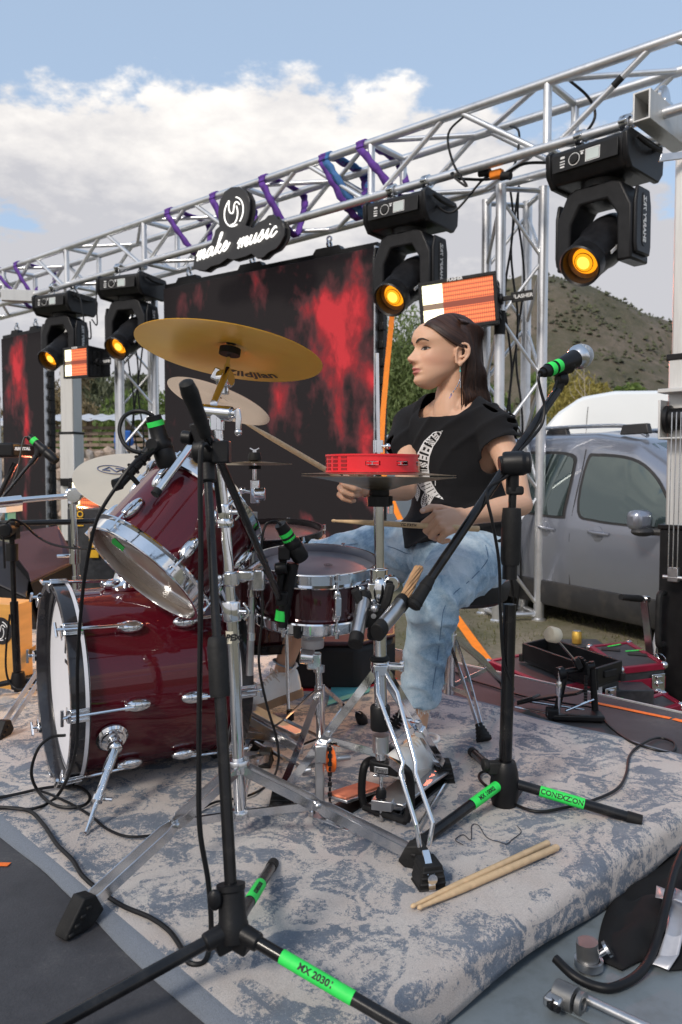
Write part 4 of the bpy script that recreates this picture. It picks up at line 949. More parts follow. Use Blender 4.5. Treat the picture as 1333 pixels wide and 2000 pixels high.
    mb = MB(); mb.lathe([(0,.293),(.022,.2905),(.042,.2845)], pv, b, 24, cap=False); mb.build('lens_core', M['ambercore'], rt)
    mb = MB(); mb.ring(pv, b, .060, .064, .270, .2775, 32); mb.build('lens_ridge', M['amberin'], rt)
    mb = MB(); q = pv+b*.13; mb.box(q+V((0,.15,0))*0+V((.0, .151, -.0)), (.12, .004, .02), rot3(b, Y_, b.cross(Y_))); mb.box(q+V((0,-.151,0)), (.12, .004, .02), rot3(b, Y_, b.cross(Y_))); mb.build('tilt_mark', M['print'], rt, smooth=0)
    mb = MB(); mb.tube([V((0,-.17,-.745)), V((0,.17,-.745))], .05, 20); mb.build('tilt_axle', M['lampblack'], rt)
    return rt
proto = moving_head()
def head_lamp(o, e):
    ld = bpy.data.lights.new('beam_lamp', 'SPOT'); ld.spot_size = math.radians(34); ld.spot_blend = .5; ld.shadow_soft_size = 0; ld.energy = e; ld.color = (1, .52, .10)
    lo = bpy.data.objects.new('beam_lamp', ld); COL.objects.link(lo); lo.parent = o; th = math.radians(34); b = V((math.cos(th), 0, -math.sin(th)))
    lo.matrix_local = Matrix.Translation(V((0,0,-.745))+b*.36) @ b.to_track_quat('-Z', 'Y').to_matrix().to_4x4()
rz = math.atan2(-TN.y, -TN.x)
labs = ['largest moving head light, far right above the microphone, amber lens lit', 'moving head light above the drummer next to the red strobe panel', 'moving head light at the left edge of the big screen', 'farthest moving head light, upper left behind a small strobe']
for i, (px, dz) in enumerate(((1168, 0), (798, 0), (262, 0), (132, 0))):
    o = proto if i == 0 else dup(proto)
    o['label'] = labs[i]; t = t_at(px); o.location = tp(t); o.rotation_euler = (0, 0, rz+(-.10, .05, .30, .25)[i])
    head_lamp(o, (170, 170, 90, 90)[i])

def strobe_mat(name, wcells):
    m = bpy.data.materials.new(name); N, L = nodes_of(m); b = N['Principled BSDF']; t = N.new('ShaderNodeTexCoord'); sp = N.new('ShaderNodeSeparateXYZ'); L.new(t.outputs['Object'], sp.inputs[0])
    x, y = sp.outputs[0], sp.outputs[1]
    wm = mth(N, L, 'LESS_THAN', x, wcells)
    def cell(c, f): return mth(N, L, 'POWER', mth(N, L, 'ABSOLUTE', mth(N, L, 'SINE', mth(N, L, 'MULTIPLY', c, PI*f))), .7)
    dots = mth(N, L, 'MULTIPLY', cell(x, 62), cell(y, 31))
    mid = mth(N, L, 'GREATER_THAN', mth(N, L, 'ABSOLUTE', y), .022)
    red = mth(N, L, 'MULTIPLY', dots, mid)
    mx = N.new('ShaderNodeMixRGB'); L.new(wm, mx.inputs[0]); mx.inputs[1].default_value = (1.0, .21, .06, 1); mx.inputs[2].default_value = (1, .95, .62, 1)
    L.new(mx.outputs[0], b.inputs['Emission Color']); b.inputs['Base Color'].default_value = (.12, .02, .02, 1)
    s = mth(N, L, 'ADD', mth(N, L, 'MULTIPLY', red, .95), .12)
    s = mth(N, L, 'ADD', s, mth(N, L, 'MULTIPLY', mth(N, L, 'MULTIPLY', wm, mid), .9))
    L.new(s, b.inputs['Emission Strength']); return m
def strobe(label, c, xd, up, w, h, d, arm=True, light=0):
    xd = V(xd).normalized(); up = (V(up)-xd*V(up).dot(xd)).normalized(); zd = xd.cross(up)     # zd toward the viewer
    rt = thing('led_strobe', label, 'strobe light', V(c), 'red led strobe panels')
    fr = frame(V(c), xd, up)
    sm = strobe_mat('strobe_leds', -w/2+.29*w)
    def part(nm, fn, m_, par=None, **k):
        mb = MB(); fn(mb); o = mb.build(nm, m_, rt, frame=fr, **k); return o
    part('housing', lambda q: q.box(V((0, 0, -d*.5)), (w+.05, h+.06, d), taper=.86), M['lampblack'], bevel=.014)
    part('bezel', lambda q: [q.box(V((0, s*(h/2+.014), .004)), (w+.055, .028, .02)) for s in (-1, 1)]+[q.box(V((s*(w/2+.014), 0, .004)), (.028, h, .02)) for s in (-1, 1)], M['lampblack'], bevel=.004)
    part('led_panel', lambda q: q.box(V((0, 0, .001)), (w, h, .006)), sm, smooth=0)
    def vents(q):
        for s in (-1, 1):
            for r_ in range(3):
                for k_ in range(7): q.box(V((s*(w/2+.026-.004*r_), -h*.38+k_*h*.125, -d*.25-r_*d*.2)), (.004, h*.07, d*.11))
    part('vent_slots', vents, M['underside'], smooth=0)
    if arm:
        part('bracket', lambda q: (q.box(V((w/2+.075, 0, -d*.4)), (.11, .035, .018)), q.lathe([(0,0),(.045,0),(.04,.03),(0,.03)], V((w/2+.02, 0, -d*.4)), V((1,0,0)), 16)), M['lampblack'], bevel=.004)
        part('bracket_strip', lambda q: q.box(V((w/2+.19, 0, -d*.4)), (.16, .075, .01)), M['lampblack'], bevel=.003)
        me = text_mesh('FLASHER', .038, 0, .0005, .001); me.materials.clear(); me.materials.append(M['print']); to = bpy.data.objects.new('lettering', me); COL.objects.link(to); to.parent = rt
        to.matrix_local = Matrix.Translation(-V(c)) @ fr @ Matrix.Translation((w/2+.195, 0, -d*.4+.0065))
    me = text_mesh('FLASHER', .030, 0, .0005, .0012); me.materials.clear(); me.materials.append(M['print']); to = bpy.data.objects.new('lettering', me); COL.objects.link(to); to.parent = rt
    to.matrix_local = Matrix.Translation(-V(c)) @ fr @ Matrix.Translation((-w*.02, h/2+.014, .0152))
    if light:
        ld = bpy.data.lights.new('strobe_light', 'SPOT'); ld.spot_size = 2.4; ld.spot_blend = .6; ld.shadow_soft_size = 0.0; ld.energy = light; ld.color = (1, .22, .12)
        lo = bpy.data.objects.new('strobe_light', ld); COL.objects.link(lo); lo.parent = rt; lo.matrix_local = Matrix.Translation(-V(c)) @ fr @ Matrix.Translation((0, 0, .06)) @ Matrix.Rotation(PI, 4, 'X')
    return rt
def strobe_px(label, TL, TR, BL, Y, yr, **k):
    a, b_, c_ = at(TL[0], TL[1], Y), at(TR[0], TR[1], yr), at(BL[0], BL[1], Y)
    w = (b_-a).length; h = (c_-a).length; ctr = a+(b_-a)/2+(c_-a)/2
    return strobe(label, ctr, b_-a, a-c_, w, h, **k), w, h
strobe_px('large red strobe panel right above the head of the drummer', (824, 560), (962, 538), (831, 645), 6.15, 5.95, d=.22, light=55)
strobe_px('small red strobe panel hanging in front of the farthest moving light', (127, 685), (170, 680), (130, 735), 9.15, 8.85, d=.3, light=0)
strobe_px('red strobe panel standing low behind the pale cymbal', (138, 942), (192, 946), (146, 990), 5.6, 5.55, d=.18, arm=False, light=25)

def screen_mat(name, blobs, base=(.007, .0055, .006)):
    m = bpy.data.materials.new(name); N, L = nodes_of(m); b = N['Principled BSDF']; t = N.new('ShaderNodeTexCoord'); vec = t.outputs['Object']
    mp = N.new('ShaderNodeMapping'); mp.inputs['Scale'].default_value = (1, .55, 1); mp.inputs['Rotation'].default_value = (0, 0, .35); L.new(vec, mp.inputs[0])
    n1 = nz(N, L, mp.outputs[0], 3.0, 9, .62, .5); n2 = nz(N, L, mp.outputs[0], 7, 6, .6, .3)
    sp = N.new('ShaderNodeSeparateXYZ'); L.new(vec, sp.inputs[0])
    tot = None
    for (cx, cy, sx, sy, amp) in blobs:
        dx = mth(N, L, 'DIVIDE', mth(N, L, 'SUBTRACT', sp.outputs[0], cx), sx); dy = mth(N, L, 'DIVIDE', mth(N, L, 'SUBTRACT', sp.outputs[1], cy), sy)
        e_ = mth(N, L, 'MULTIPLY', mth(N, L, 'EXPONENT', mth(N, L, 'MULTIPLY', mth(N, L, 'ADD', mth(N, L, 'MULTIPLY', dx, dx), mth(N, L, 'MULTIPLY', dy, dy)), -1)), amp)
        tot = e_ if tot is None else mth(N, L, 'ADD', tot, e_)
    v_ = mth(N, L, 'ADD', mth(N, L, 'ADD', tot, mth(N, L, 'MULTIPLY', mth(N, L, 'SUBTRACT', n1, .5), 1.9)), mth(N, L, 'MULTIPLY', mth(N, L, 'SUBTRACT', n2, .5), 1.2))
    col = ramp(N, L, v_, [(.12, base), (.42, (.06, .016, .018)), (.75, (.20, .014, .018)), (1.05, (.40, .022, .028))])
    wv = N.new('ShaderNodeTexWave'); wv.bands_direction = 'Y'; wv.inputs['Scale'].default_value = 26; L.new(vec, wv.inputs['Vector'])
    wv2 = N.new('ShaderNodeTexWave'); wv2.bands_direction = 'X'; wv2.inputs['Scale'].default_value = 26; L.new(vec, wv2.inputs['Vector'])
    g_ = mth(N, L, 'ADD', .8, mth(N, L, 'MULTIPLY', mth(N, L, 'MULTIPLY', wv.outputs['Fac'], wv2.outputs['Fac']), .4))
    L.new(col, b.inputs['Emission Color']); L.new(g_, b.inputs['Emission Strength']); b.inputs['Base Color'].default_value = (.010, .009, .010, 1); b.inputs['Roughness'].default_value = .6; b.inputs['Specular IOR Level'].default_value = .12
    return m
def led(label, TL, YL, TR, YR, zb, blobs_px, dpt, notch, name='led_screen', margin=.10):
    a = at(TL[0], TL[1], YL); b_ = at(TR[0], TR[1], YR); zt = (a.z+b_.z)/2; a.z = b_.z = zt
    xd = (b_-a).normalized(); w = (b_-a).length; h = zt-zb; nrm = xd.cross(V((0, 0, 1)))    # toward camera
    org = V((a.x, a.y, zb))
    rt = thing(name, label, 'screen', (a+b_)/2-V((0,0,h)), 'led video screens')
    bl = []
    for (px, py, sx, sy, amp) in blobs_px:
        q = rp(px, py, org, nrm); s_ = (q-CAMP).length/F; bl.append(((q-org).dot(xd), q.z-zb, sx*s_*1.6, sy*s_, amp))
    sm = screen_mat('screen_image', bl)
    fr = frame(org, xd, V((0, 0, 1)))
    nx_, ny_ = max(1, round(w/.56)), max(1, round((h)/.56))
    mb = MB(); mb.box(V((w/2, h/2, 0)), (w, h, .012)); mb.build('display', sm, rt, frame=fr, smooth=0)
    mb = MB(); mb.box(V((w/2, h/2, -.06)), (w+.02, h+.02, .10)); mb.build('cabinet', M['black'], rt, frame=fr, bevel=.004)
    mb = MB(); mb.box(V((w+.012, h/2, -.04)), (.012, h+.02, .13)); mb.build('edge_rail', M['steel'], rt, frame=fr)
    mb = MB(); mb.box(V((w+.04, h/2, -.075)), (.045, h+.02, .06)); mb.build('side_channel', M['black'], rt, frame=fr)
    mb = MB()
    for k_ in range(int(h/.16)): mb.box(V((w+.045, .1+k_*.16, -.06)), (.05, .07, .07))
    stuff(mb.build('side_locks', M['black'], rt, frame=fr, bevel=.006))
    mb = MB()
    hx = w*.5 if w < 1.8 else None
    for c0 in ([w*.28, w*.72] if w < 1.8 else [w*.12, w*.45, w*.80]):
        p_ = [(-.30, 0), (-.17, .035), (-.13, .085), (.13, .085), (.17, .035), (.30, 0)]
        mb.prism([(c0+x*(.6 if w < 1.8 else 1), h+.012+z) for x, z in p_], V((0, 0, -.10)), V((1, 0, 0)), V((0, 1, 0)), V((0, 0, .08)))
    mb.box(V((w/2, h+.03, -.06)), (w+.02, .045, .075)); mb.build('hanging_bar', M['black'], rt, frame=fr)
    for c0 in ([w*.28, w*.72] if w < 1.8 else [w*.12, w*.45, w*.80]):
        q = org+xd*c0+V((0, 0, h+.13))-nrm*.06
        mb = MB(); mb.ring(q, xd, .022, .036, -.012, .012, 16); mb.ring(q+V((0,0,.05)), nrm, .018, .03, -.008, .008, 16); mb.build('shackle', M['chrome2'], rt)
    return rt
led('large red lit screen hanging behind the drums', (321, 566), 8.75, (733, 482), 7.15, .12,
    [(668, 640, 55, 70, .80), (700, 560, 22, 60, .40), (640, 600, 30, 30, .6), (660, 720, 48, 50, .5), (550, 790, 20, 50, .7), (505, 560, 12, 50, .4), (385, 590, 22, 22, .3), (660, 830, 16, 55, .7), (715, 880, 14, 70, .9), (600, 1010, 16, 16, .7), (730, 740, 18, 30, .6), (720, 970, 20, 30, .6), (460, 900, 50, 80, -.4), (620, 950, 40, 60, -.5), (430, 700, 60, 80, -.4)], .1, True)
led('narrow red lit screen at the far left', (4, 668), 11.6, (87, 640), 10.9, .0,
    [(36, 720, 14, 55, 1.1), (52, 830, 7, 70, 1.0), (50, 980, 6, 40, .8), (20, 780, 8, 30, .5), (75, 760, 12, 150, -.6)], .1, True)

Pn = tp(0, -.10, 0); nS = -TN
def sg(px, py, off=0): return rp(px, py, Pn+nS*off, nS)
outl = [(208,735),(210,690),(220,648),(255,625),(300,600),(316,560),(322,532),(343,512),(340,490),(336,440),(345,380),(370,332),(405,308),(445,306),(480,328),(500,370),(502,420),(494,470),(478,508),(520,520),(545,492),(580,475),(598,455),(625,450),(642,475),(668,480),(684,520),(682,560),(662,600),(640,628),(600,648),(572,675),(540,680),(510,655),(480,670),(445,680),(415,688),(385,680),(345,710),(300,722),(268,745),(235,740)]
PXs = [(300+x/2.666, 250+y/2.666) for x, y in outl]
sgn = thing('neon_sign', 'black cut-out neon sign reading make music on the truss', 'sign', sg(460, 525))
mb = MB(); mb.prismw([sg(*p) for p in PXs], TN*.03); mb.build('backing_board', M['signblack'], sgn, bevel=.004, smooth=25)
mb = MB(); mb.prismw([sg(x+5, y+2) for x, y in PXs], TN*.012)
for v_ in mb.v: v_ += TN*.034
mb.build('rear_board', M['signblack'], sgn, smooth=25)
GL = {'m': [(0,.55),(.14,1),(.2,.85),(.16,0),(.2,.5),(.42,1),(.5,.85),(.46,0),(.52,.5),(.74,1),(.84,.8),(.78,.15),(.92,0),(1.08,.35)],
 'a': [(.66,.8),(.45,1),(.2,.75),(.08,.25),(.22,0),(.45,.25),(.64,.9),(.62,.2),(.78,0),(.98,.35)],
 'k': [(0,.3),(.35,1.5),(.42,2.1),(.28,2.0),(.2,1.2),(.12,0),(.2,.5),(.45,.95),(.52,.75),(.3,.45),(.45,.1),(.6,0),(.8,.35)],
 'e': [(0,.35),(.3,.5),(.42,.8),(.3,1),(.12,.7),(.1,.2),(.3,0),(.55,.2),(.75,.7)],
 'u': [(0,.55),(.14,1),(.1,.3),(.24,0),(.42,.3),(.56,1),(.52,.2),(.66,0),(.84,.35)],
 's': [(0,.35),(.28,1.1),(.32,.8),(.4,.3),(.25,-.05),(.05,.1),(.3,.05),(.66,.4)],
 'i': [(0,.35),(.16,1),(.14,.2),(.28,0),(.46,.35)],
 'c': [(.44,.8),(.32,1),(.12,.7),(.08,.2),(.28,0),(.6,.4)]}
ADV = {'m':1.05,'a':.95,'k':.78,'e':.7,'u':.82,'s':.62,'i':.44,'c':.6}
def script(word, org, xd, yd, size, r, shear=.28):
    x = 0; out = []
    for ch in word:
        pts = [org+xd*((x+p[0]+shear*p[1])*size)+yd*(p[1]*size) for p in GL[ch]]
        out.append(catmull(pts, 4)); 
        if ch == 'i': q = org+xd*((x+.2+shear*1.4)*size)+yd*(1.42*size); out.append([q, q+yd*(.05*size)])
        x += ADV[ch]
    return out
for word, p0, p1, hgt in (('make', (383, 511), (447, 487), 17), ('music', (462, 487), (541, 459), 17)):
    a, b_ = sg(*p0, .018), sg(*p1, .018); wd_ = sum(ADV[c] for c in word); size = (b_-a).length/wd_*.98
    xd = (b_-a).normalized(); yd = (V((0,0,1))-xd*xd.z).normalized()
    vy_ = (sg(p0[0], p0[1]-hgt, .018)-sg(*p0, .018)).length/size
    for st_ in script(word, a, xd, yd*vy_, size, .01): mb = MB(); mb.tube(st_, .0080, 8); mb.build('neon_tube', M['neon'], sgn)
c0 = sg(457, 414, .018); xd = -TD.cross(V((0,0,0))) if False else -TD; R0 = (sg(457, 414-28, .018)-c0).length
def arc(a0, a1, r0, r1=None, cx=0, cy=0, n=18):
    r1 = r1 or r0; return [c0+xd*((cx+(r0+(r1-r0)*i/n)*math.cos(math.radians(a0+(a1-a0)*i/n)))*R0)+V((0,0,1))*((cy+(r0+(r1-r0)*i/n)*math.sin(math.radians(a0+(a1-a0)*i/n)))*R0) for i in range(n+1)]
S_ = lambda pts: catmull([c0+xd*(x*R0)+V((0,0,1))*(y*R0) for x, y in pts], 6)
for st_ in (arc(118, 290, 1), arc(75, -52, 1), S_([(-.47,.88),(-.52,.35),(-.35,0),(-.1,-.05),(.0,.2),(.1,.55),(.35,.62),(.62,.4)]), S_([(.3,.35),(.42,-.1),(.32,-.55),(.05,-.82),(-.3,-.85)])):
    mb = MB(); mb.tube(st_, .0062, 8); mb.build('neon_tube', M['neon'], sgn)

def sling(px, mt, label, dx=.0, tail=.0):
    t = t_at(px); pts = []
    z1 = TS+.04
    loop = [tp(t, -.045, TS-.03), tp(t, -.02, z1), tp(t, TS*.4, z1-.0), tp(t, TS+.03, TS+.02), tp(t-.05, TS+.05, TS-.1), tp(t-.22-dx, TS*.55, .02), tp(t-.27-dx, TS*.3, -.10-tail), tp(t-.22-dx, .05, -.02), tp(t-.12-dx*.5, -.03, TS*.45), tp(t, -.045, TS-.03)]
    mb = MB(); pp = catmull(loop, 6)
    vs = []; fs = []
    for i, p in enumerate(pp):
        w_ = TD*(.044*(1-.25*math.sin(i*.9)**2)); q = V((0, 0, .006*math.sin(i*2.2)))-TN*(.004*math.sin(i*1.7)); vs += [p-w_+q, p+w_+q]
    n = len(pp); mb.add(vs, [(2*i, 2*i+1, 2*i+3, 2*i+2) for i in range(n-1)])
    o = mb.build('sling', mt, smooth=50); md = o.modifiers.new('s', 'SOLIDIFY'); md.thickness = .012; tag(o, label, 'sling', 'webbing slings round the truss'); return o
for px, lb, dx in ((708, 'purple sling on the truss nearest the second moving light', .1), (636, 'purple sling above the right part of the big screen', 0), (520, 'purple sling just right of the round neon emblem', 0), (425, 'purple sling just left of the round neon emblem', 0), (338, 'purple sling left of the neon sign, over the screen corner', .1), (44, 'purple sling at the far left end of the truss beside the mast arm', .1), (8, 'purple sling at the very left edge of the picture', .3)):
    sling(px, M['purple'], lb, dx)
sl_ = sling(642, M['blueweb'], 'blue webbing sling looped under the truss over the big screen', .05); 
# cables on the truss
def cab(label, pts, r=.008, k=6, name='cable', cat='cable', grp=None, m_=None):
    mb = MB(); mb.tube(catmull(pts, k), r, 8); o = mb.build(name, m_ or M['cable']); tag(o, label, cat, grp); return o
def TT(px, a_, u_): return tp(t_at(px), a_, u_)
cab('black cable hanging in a loop beside the second moving light', [TT(905, 0, TS-.03), TT(880, -.06, .28), TT(890, -.06, .05), TT(915, -.05, -.14), TT(885, -.05, -.02), TT(892, 0, .0)], .009)
cab('thin black cable dropping from the top chord', [TT(930, TS, TS), TT(968, .3, .3), TT(975, .2, .05), TT(960, .15, -.08), TT(930, .1, -.05), TT(890, -.05, -.30), TT(850, -.04, -.2)], .009)
cab('black cable along the lower chord to the right light', [TT(880, .05, -.02), TT(950, .06, -.09), TT(1010, .05, -.05), TT(1080, .06, -.1), TT(1150, .03, -.08)], .011)
cab('black cable draped over the upright near the right mast', [TT(1085, .1, TS+.03), TT(1115, .2, TS-.1), TT(1125, .22, .2), TT(1110, .1, .02)], .010)
cab('thin cable hanging below the truss between the two left lights', [TT(150, .0, -.02), TT(172, -.05, -.25), TT(180, -.05, -.62), TT(190, -.05, -.7), TT(186, -.03, -.5)], .009)
cab('thin cable end hanging left of the third moving light', [TT(195, 0, -.03), TT(197, -.02, -.3), TT(198, -.02, -.55), TT(188, -.02, -.48)], .008)
rt = thing('power_plug', 'orange and black plug on the cables below the truss', 'plug', TT(960, .05, -.12)); q = TT(958, .05, -.07)
mb = MB(); mb.box(q, (.10, .06, .06), Matrix.Rotation(-.7, 3, 'Z')); mb.build('coupling', M['orangestrap'], rt, bevel=.012)
mb = MB(); mb.tube([TT(945, .05, -.04), TT(925, .05, -.03)], .028, 10); mb.tube([TT(968, .05, -.09), TT(985, .05, -.11)], .028, 10); mb.build('grip', M['rubber'], rt)
# orange ratchet strap: from the truss down to the ground behind the stage
def strap(label, pts, w): 
    mb = MB(); mb.bar(pts, w, .004, V((1, -.2, 0))); o = mb.build('ratchet_strap', M['orangestrap']); tag(o, label, 'strap', 'orange ratchet straps'); return o
strap('upper orange ratchet strap running down right of the big screen', [at(768, 590, 6.9), at(764, 640, 6.9), at(756, 720, 6.75), at(749, 800, 6.6), at(745, 870, 6.5), at(752, 940, 6.4), at(775, 1000, 6.2), at(830, 1110, 5.6), at(870, 1175, 5.1)], .045)
strap('lower orange ratchet strap slanting behind the knee to the case', [at(873, 1180, 5.05), at(905, 1225, 4.7), at(945, 1280, 4.35), at(980, 1322, 4.1)], .052)
def drum(name, label, c_top, axis, R, depth, shellm, headm, nl, botm=None, lug='long', a0=0.0, hoop_h=.028, group=None, hoopm=None, rods=True):
    """c_top: centre of the batter head; axis points up out of the batter head"""
    ax = V(axis).normalized(); x, y, _ = basis(ax); c_top = V(c_top); cb = c_top-ax*depth
    base = V((cb.x, cb.y, min(cb.z, c_top.z)))
    rt = thing(name, label, 'drum', base, group)
    hm = hoopm or M['chrome']
    mb = MB(); mb.lathe([(R-.012, .004), (R-.006, .010), (R-.006, depth-.010), (R-.012, depth-.004), (R-.016, depth-.006), (R-.016, .006)], cb, ax, 64, cap=False); mb.build('shell', shellm, rt)
    mb = MB(); mb.lathe([(0, .003), (R*.5, .002), (R-.012, -.001), (R-.003, -.006), (R-.003, -.012)], c_top, ax, 64, cap=False); mb.build('batter_head', headm, rt)
    mb = MB(); mb.lathe([(0, -.003), (R-.012, 0), (R-.003, .006), (R-.003, .012)], cb, ax, 64, cap=False); mb.build('resonant_head', botm or headm, rt)
    def hoop(o, s):
        mb = MB(); pr = [(R+.000, -.014*s), (R+.010, -.016*s), (R+.012, -.012*s), (R+.002, -.008*s), (R+.002, hoop_h*.55*s), (R+.005, hoop_h*.6*s), (R+.004, hoop_h*.66*s), (R-.003, hoop_h*.66*s), (R-.004, -.006*s)]
        mb.lathe(pr+[pr[0]], o, ax, 72, cap=False); return mb.build('hoop', hm, rt)
    hoop(c_top, 1); hoop(cb, -1)
    lp = None
    for k in range(nl):
        a = a0+2*PI*k/nl; rd = x*math.cos(a)+y*math.sin(a); tg = ax.cross(rd)
        mb = MB()
        if lug == 'long':
            P = cb+rd*(R+.004)
            mb.box(P+ax*(depth/2)+rd*.008, (.018, .014, depth*.42), rot3(tg, rd, ax)); mb.ball(P+ax*(depth*.72), (.012, .012, .018), 10, 8, rot3(tg, rd, ax)); mb.ball(P+ax*(depth*.28), (.012, .012, .018), 10, 8, rot3(tg, rd, ax))
            mb.build('lug', M['chrome'], rt, bevel=.003)
        else:
            for f in ((.74, .26) if depth > .16 else (.5,)):
                P = cb+rd*(R-.004)+ax*(depth*f); s = 1 if f > .5 else -1
                m2 = MB(); vs = []
                prof = [(0, .5), (.35, .9), (.7, 1), (1, .75)]
                m2.ball(P+rd*.004, (.016, .013, .033), 16, 10, rot3(tg, rd, ax)); m2.box(P+rd*.012+ax*(s*.012), (.014, .016, .03), rot3(tg, rd, ax)); m2.build('lug', M['chrome'], rt, bevel=.003)
        if rods:
            if depth > .16 and lug != 'long': segs_ = ((depth*.80, depth+.010), (depth*.20, -.010))
            else: segs_ = ((-.012, depth+.012),)
            for s0, s1 in segs_:
                mb = MB(); mb.tube([cb+rd*(R+.010)+ax*s0, cb+rd*(R+.010)+ax*s1], .0032, 8)
                for e_ in ([s1] if len(segs_) == 2 else [s0, s1]):
                    sg_ = 1 if e_ > depth/2 else -1
                    mb.tube([cb+rd*(R+.010)+ax*(e_-sg_*.004), cb+rd*(R+.010)+ax*(e_+sg_*.012)], .0058, 8); mb.box(cb+rd*(R+.007)+ax*(e_-sg_*.006), (.016, .014, .004), rot3(tg, rd, ax))
                mb.build('tension_rod', M['chrome'], rt)
    return rt, cb, x, y, ax
BC = at(106, 1343, 2.12); BC.z = .268
BA = V((-.87, -.49, 0)).normalized(); BR, BD = .252, .385        # BA: out of the front head
bass = thing('bass_drum', 'large wine red bass drum lying on its side on the rug', 'drum', BC-V((0,0,BC.z)))
Bx = V((0,0,1)).cross(BA).normalized(); Bz = V((0,0,1))
C_f = BC-BA*.038; C_b = C_f-BA*BD
mb = MB(); mb.lathe([(BR-.014, .0), (BR-.006, .004), (BR-.006, BD-.004), (BR-.014, BD)], C_b, BA, 96, cap=False); mb.build('shell', M['wine'], bass)
mb = MB(); mb.lathe([(0, .0), (BR-.004, 0), (BR, -.006)], C_f+BA*.008, BA, 72, cap=False); fh = mb.build('front_head', M['headw'], bass)
mb = MB(); mb.lathe([(0, .0), (BR-.004, 0), (BR, -.006)], C_b-BA*.008, -BA, 72, cap=False); mb.build('batter_head', M['headc'], bass)
M['hoopblack'] = mat('black_hoop_lacquer', (.018, .017, .02), .22, 0, .1, 6, coat=.6, dirt=(.1,.1,.1), dirts=12, dirta=.25)
M['inlay'] = mat('hoop_inlay', (.72, .72, .76), .3, .2, .04, 8)
for c_, s in ((C_f, 1), (C_b, -1)):
    n_ = BA*s
    mb = MB(); mb.lathe([(BR+.002, -.002), (BR+.018, -.002), (BR+.019, .0), (BR+.019, .042), (BR+.017, .044), (BR+.003, .044), (BR+.002, .042), (BR+.002, -.002)], c_, n_, 96, cap=False); mb.build('hoop', M['hoopblack'], bass, smooth=30)
    mb = MB(); mb.lathe([(BR+.0192, .001), (BR+.0196, .001), (BR+.0196, .010), (BR+.0192, .010), (BR+.0192, .001)], c_, n_, 96, cap=False); mb.build('hoop_inlay', M['inlay'], bass)
    mb = MB(); mb.lathe([(BR+.0005, -.006), (BR+.0015, .002), (BR-.012, .010), (BR-.018, .009)], c_, n_, 72, cap=False); mb.build('counter_ring', M['steel'], bass)
nl = 8
for k in range(nl):
    a = math.radians(90-4+45*k); rd = Bx*math.cos(a)+Bz*math.sin(a)
    tg = BA.cross(rd)
    # T-rod from lug to hoop claw, both ends; lugs on the shell
    for s, c_ in ((1, C_f), (-1, C_b)):
        n_ = BA*s; P0 = c_-n_*.115+rd*(BR+.006)
        mb = MB(); mb.ball(P0-n_*.005, (.017, .016, .034), 16, 10, rot3(tg, rd, n_)); mb.box(P0+n_*.018+rd*.004, (.018, .018, .026), rot3(tg, rd, n_), taper=.85); mb.build('lug', M['chrome'], bass, bevel=.004)
        mb = MB(); mb.tube([P0+rd*.01, c_+n_*.066+rd*(BR+.024)], .0042, 8)
        e_ = c_+n_*.066+rd*(BR+.024); mb.tube([e_-tg*.020, e_+tg*.020], .0042, 8); mb.build('t_rod', M['chrome'], bass)
        mb = MB(); pts = [c_+n_*.002+rd*(BR+.0215), c_+n_*.046+rd*(BR+.0235), c_+n_*.052+rd*(BR+.018), c_+n_*.051+rd*(BR-.002)]
        mb.bar(pts, .034, .0035, tg); mb.bar([p+rd*.004-tg*.010 for p in pts[:2]], .006, .004, tg); mb.bar([p+rd*.004+tg*.010 for p in pts[:2]], .006, .004, tg); mb.build('claw', M['chrome'], bass, bevel=.0015)
# spur on the camera side, one behind
for nm, a_deg, foot in (('spur', None, fl(165, 1640)), ('spur', None, at(190, 1440, 2.75))):
    sd__ = -1 if foot.y < 2.3 else 1
    q0 = at(208, 1408, 2.02) if sd__ < 0 else C_f-BA*.17+(Bx*(.20 if Bx.y > 0 else -.20))+V((0,0,-.15))
    if sd__ > 0: foot.z = 0.0
    rd = (q0-(C_f-BA*((C_f-q0).dot(BA)))); rd = rd.normalized()
    if sd__ < 0:
        ctr = C_f-BA*((C_f-q0).dot(BA)); q0 = ctr+rd*(BR+.004)
    mb = MB(); mb.lathe([(0,.0),(.040,.0),(.040,.006),(.034,.012),(.030,.012),(.028,.018),(.012,.022),(0,.022)], q0-rd*.008, rd, 28); mb.build('spur_mount', M['chrome'], bass, smooth=30)
    h_ = q0+rd*.030; 
    mb = MB(); mb.tube([h_+(h_-foot).normalized()*.018, h_, h_.lerp(foot, .28)], [.014,.015,.012], 14); mb.ball(h_, .019, 14, 10); mb.tube([q0, h_], .010, 10); mb.build('spur_knuckle', M['chrome'], bass)
    mb = MB(); mb.tube([h_.lerp(foot, .1), h_.lerp(foot, .58)], .0095, 14); mb.tube([h_.lerp(foot, .55), h_.lerp(foot, .61)], .013, 14)
    tq = h_.lerp(foot, .60); mb.tube([tq-Bx*.02+BA*.0, tq+BA*-.035+V((0,0,-.004))], .005, 8); mb.build('spur_tube', M['chrome'], bass)
    mb = MB(); mb.tube([h_.lerp(foot, .56), h_.lerp(foot, .93), foot+V((0,0,.012)), foot+V((0,0,.004))], [.006,.006,.005,.0015], 12); mb.build('spur_rod', M['chrome'], bass)
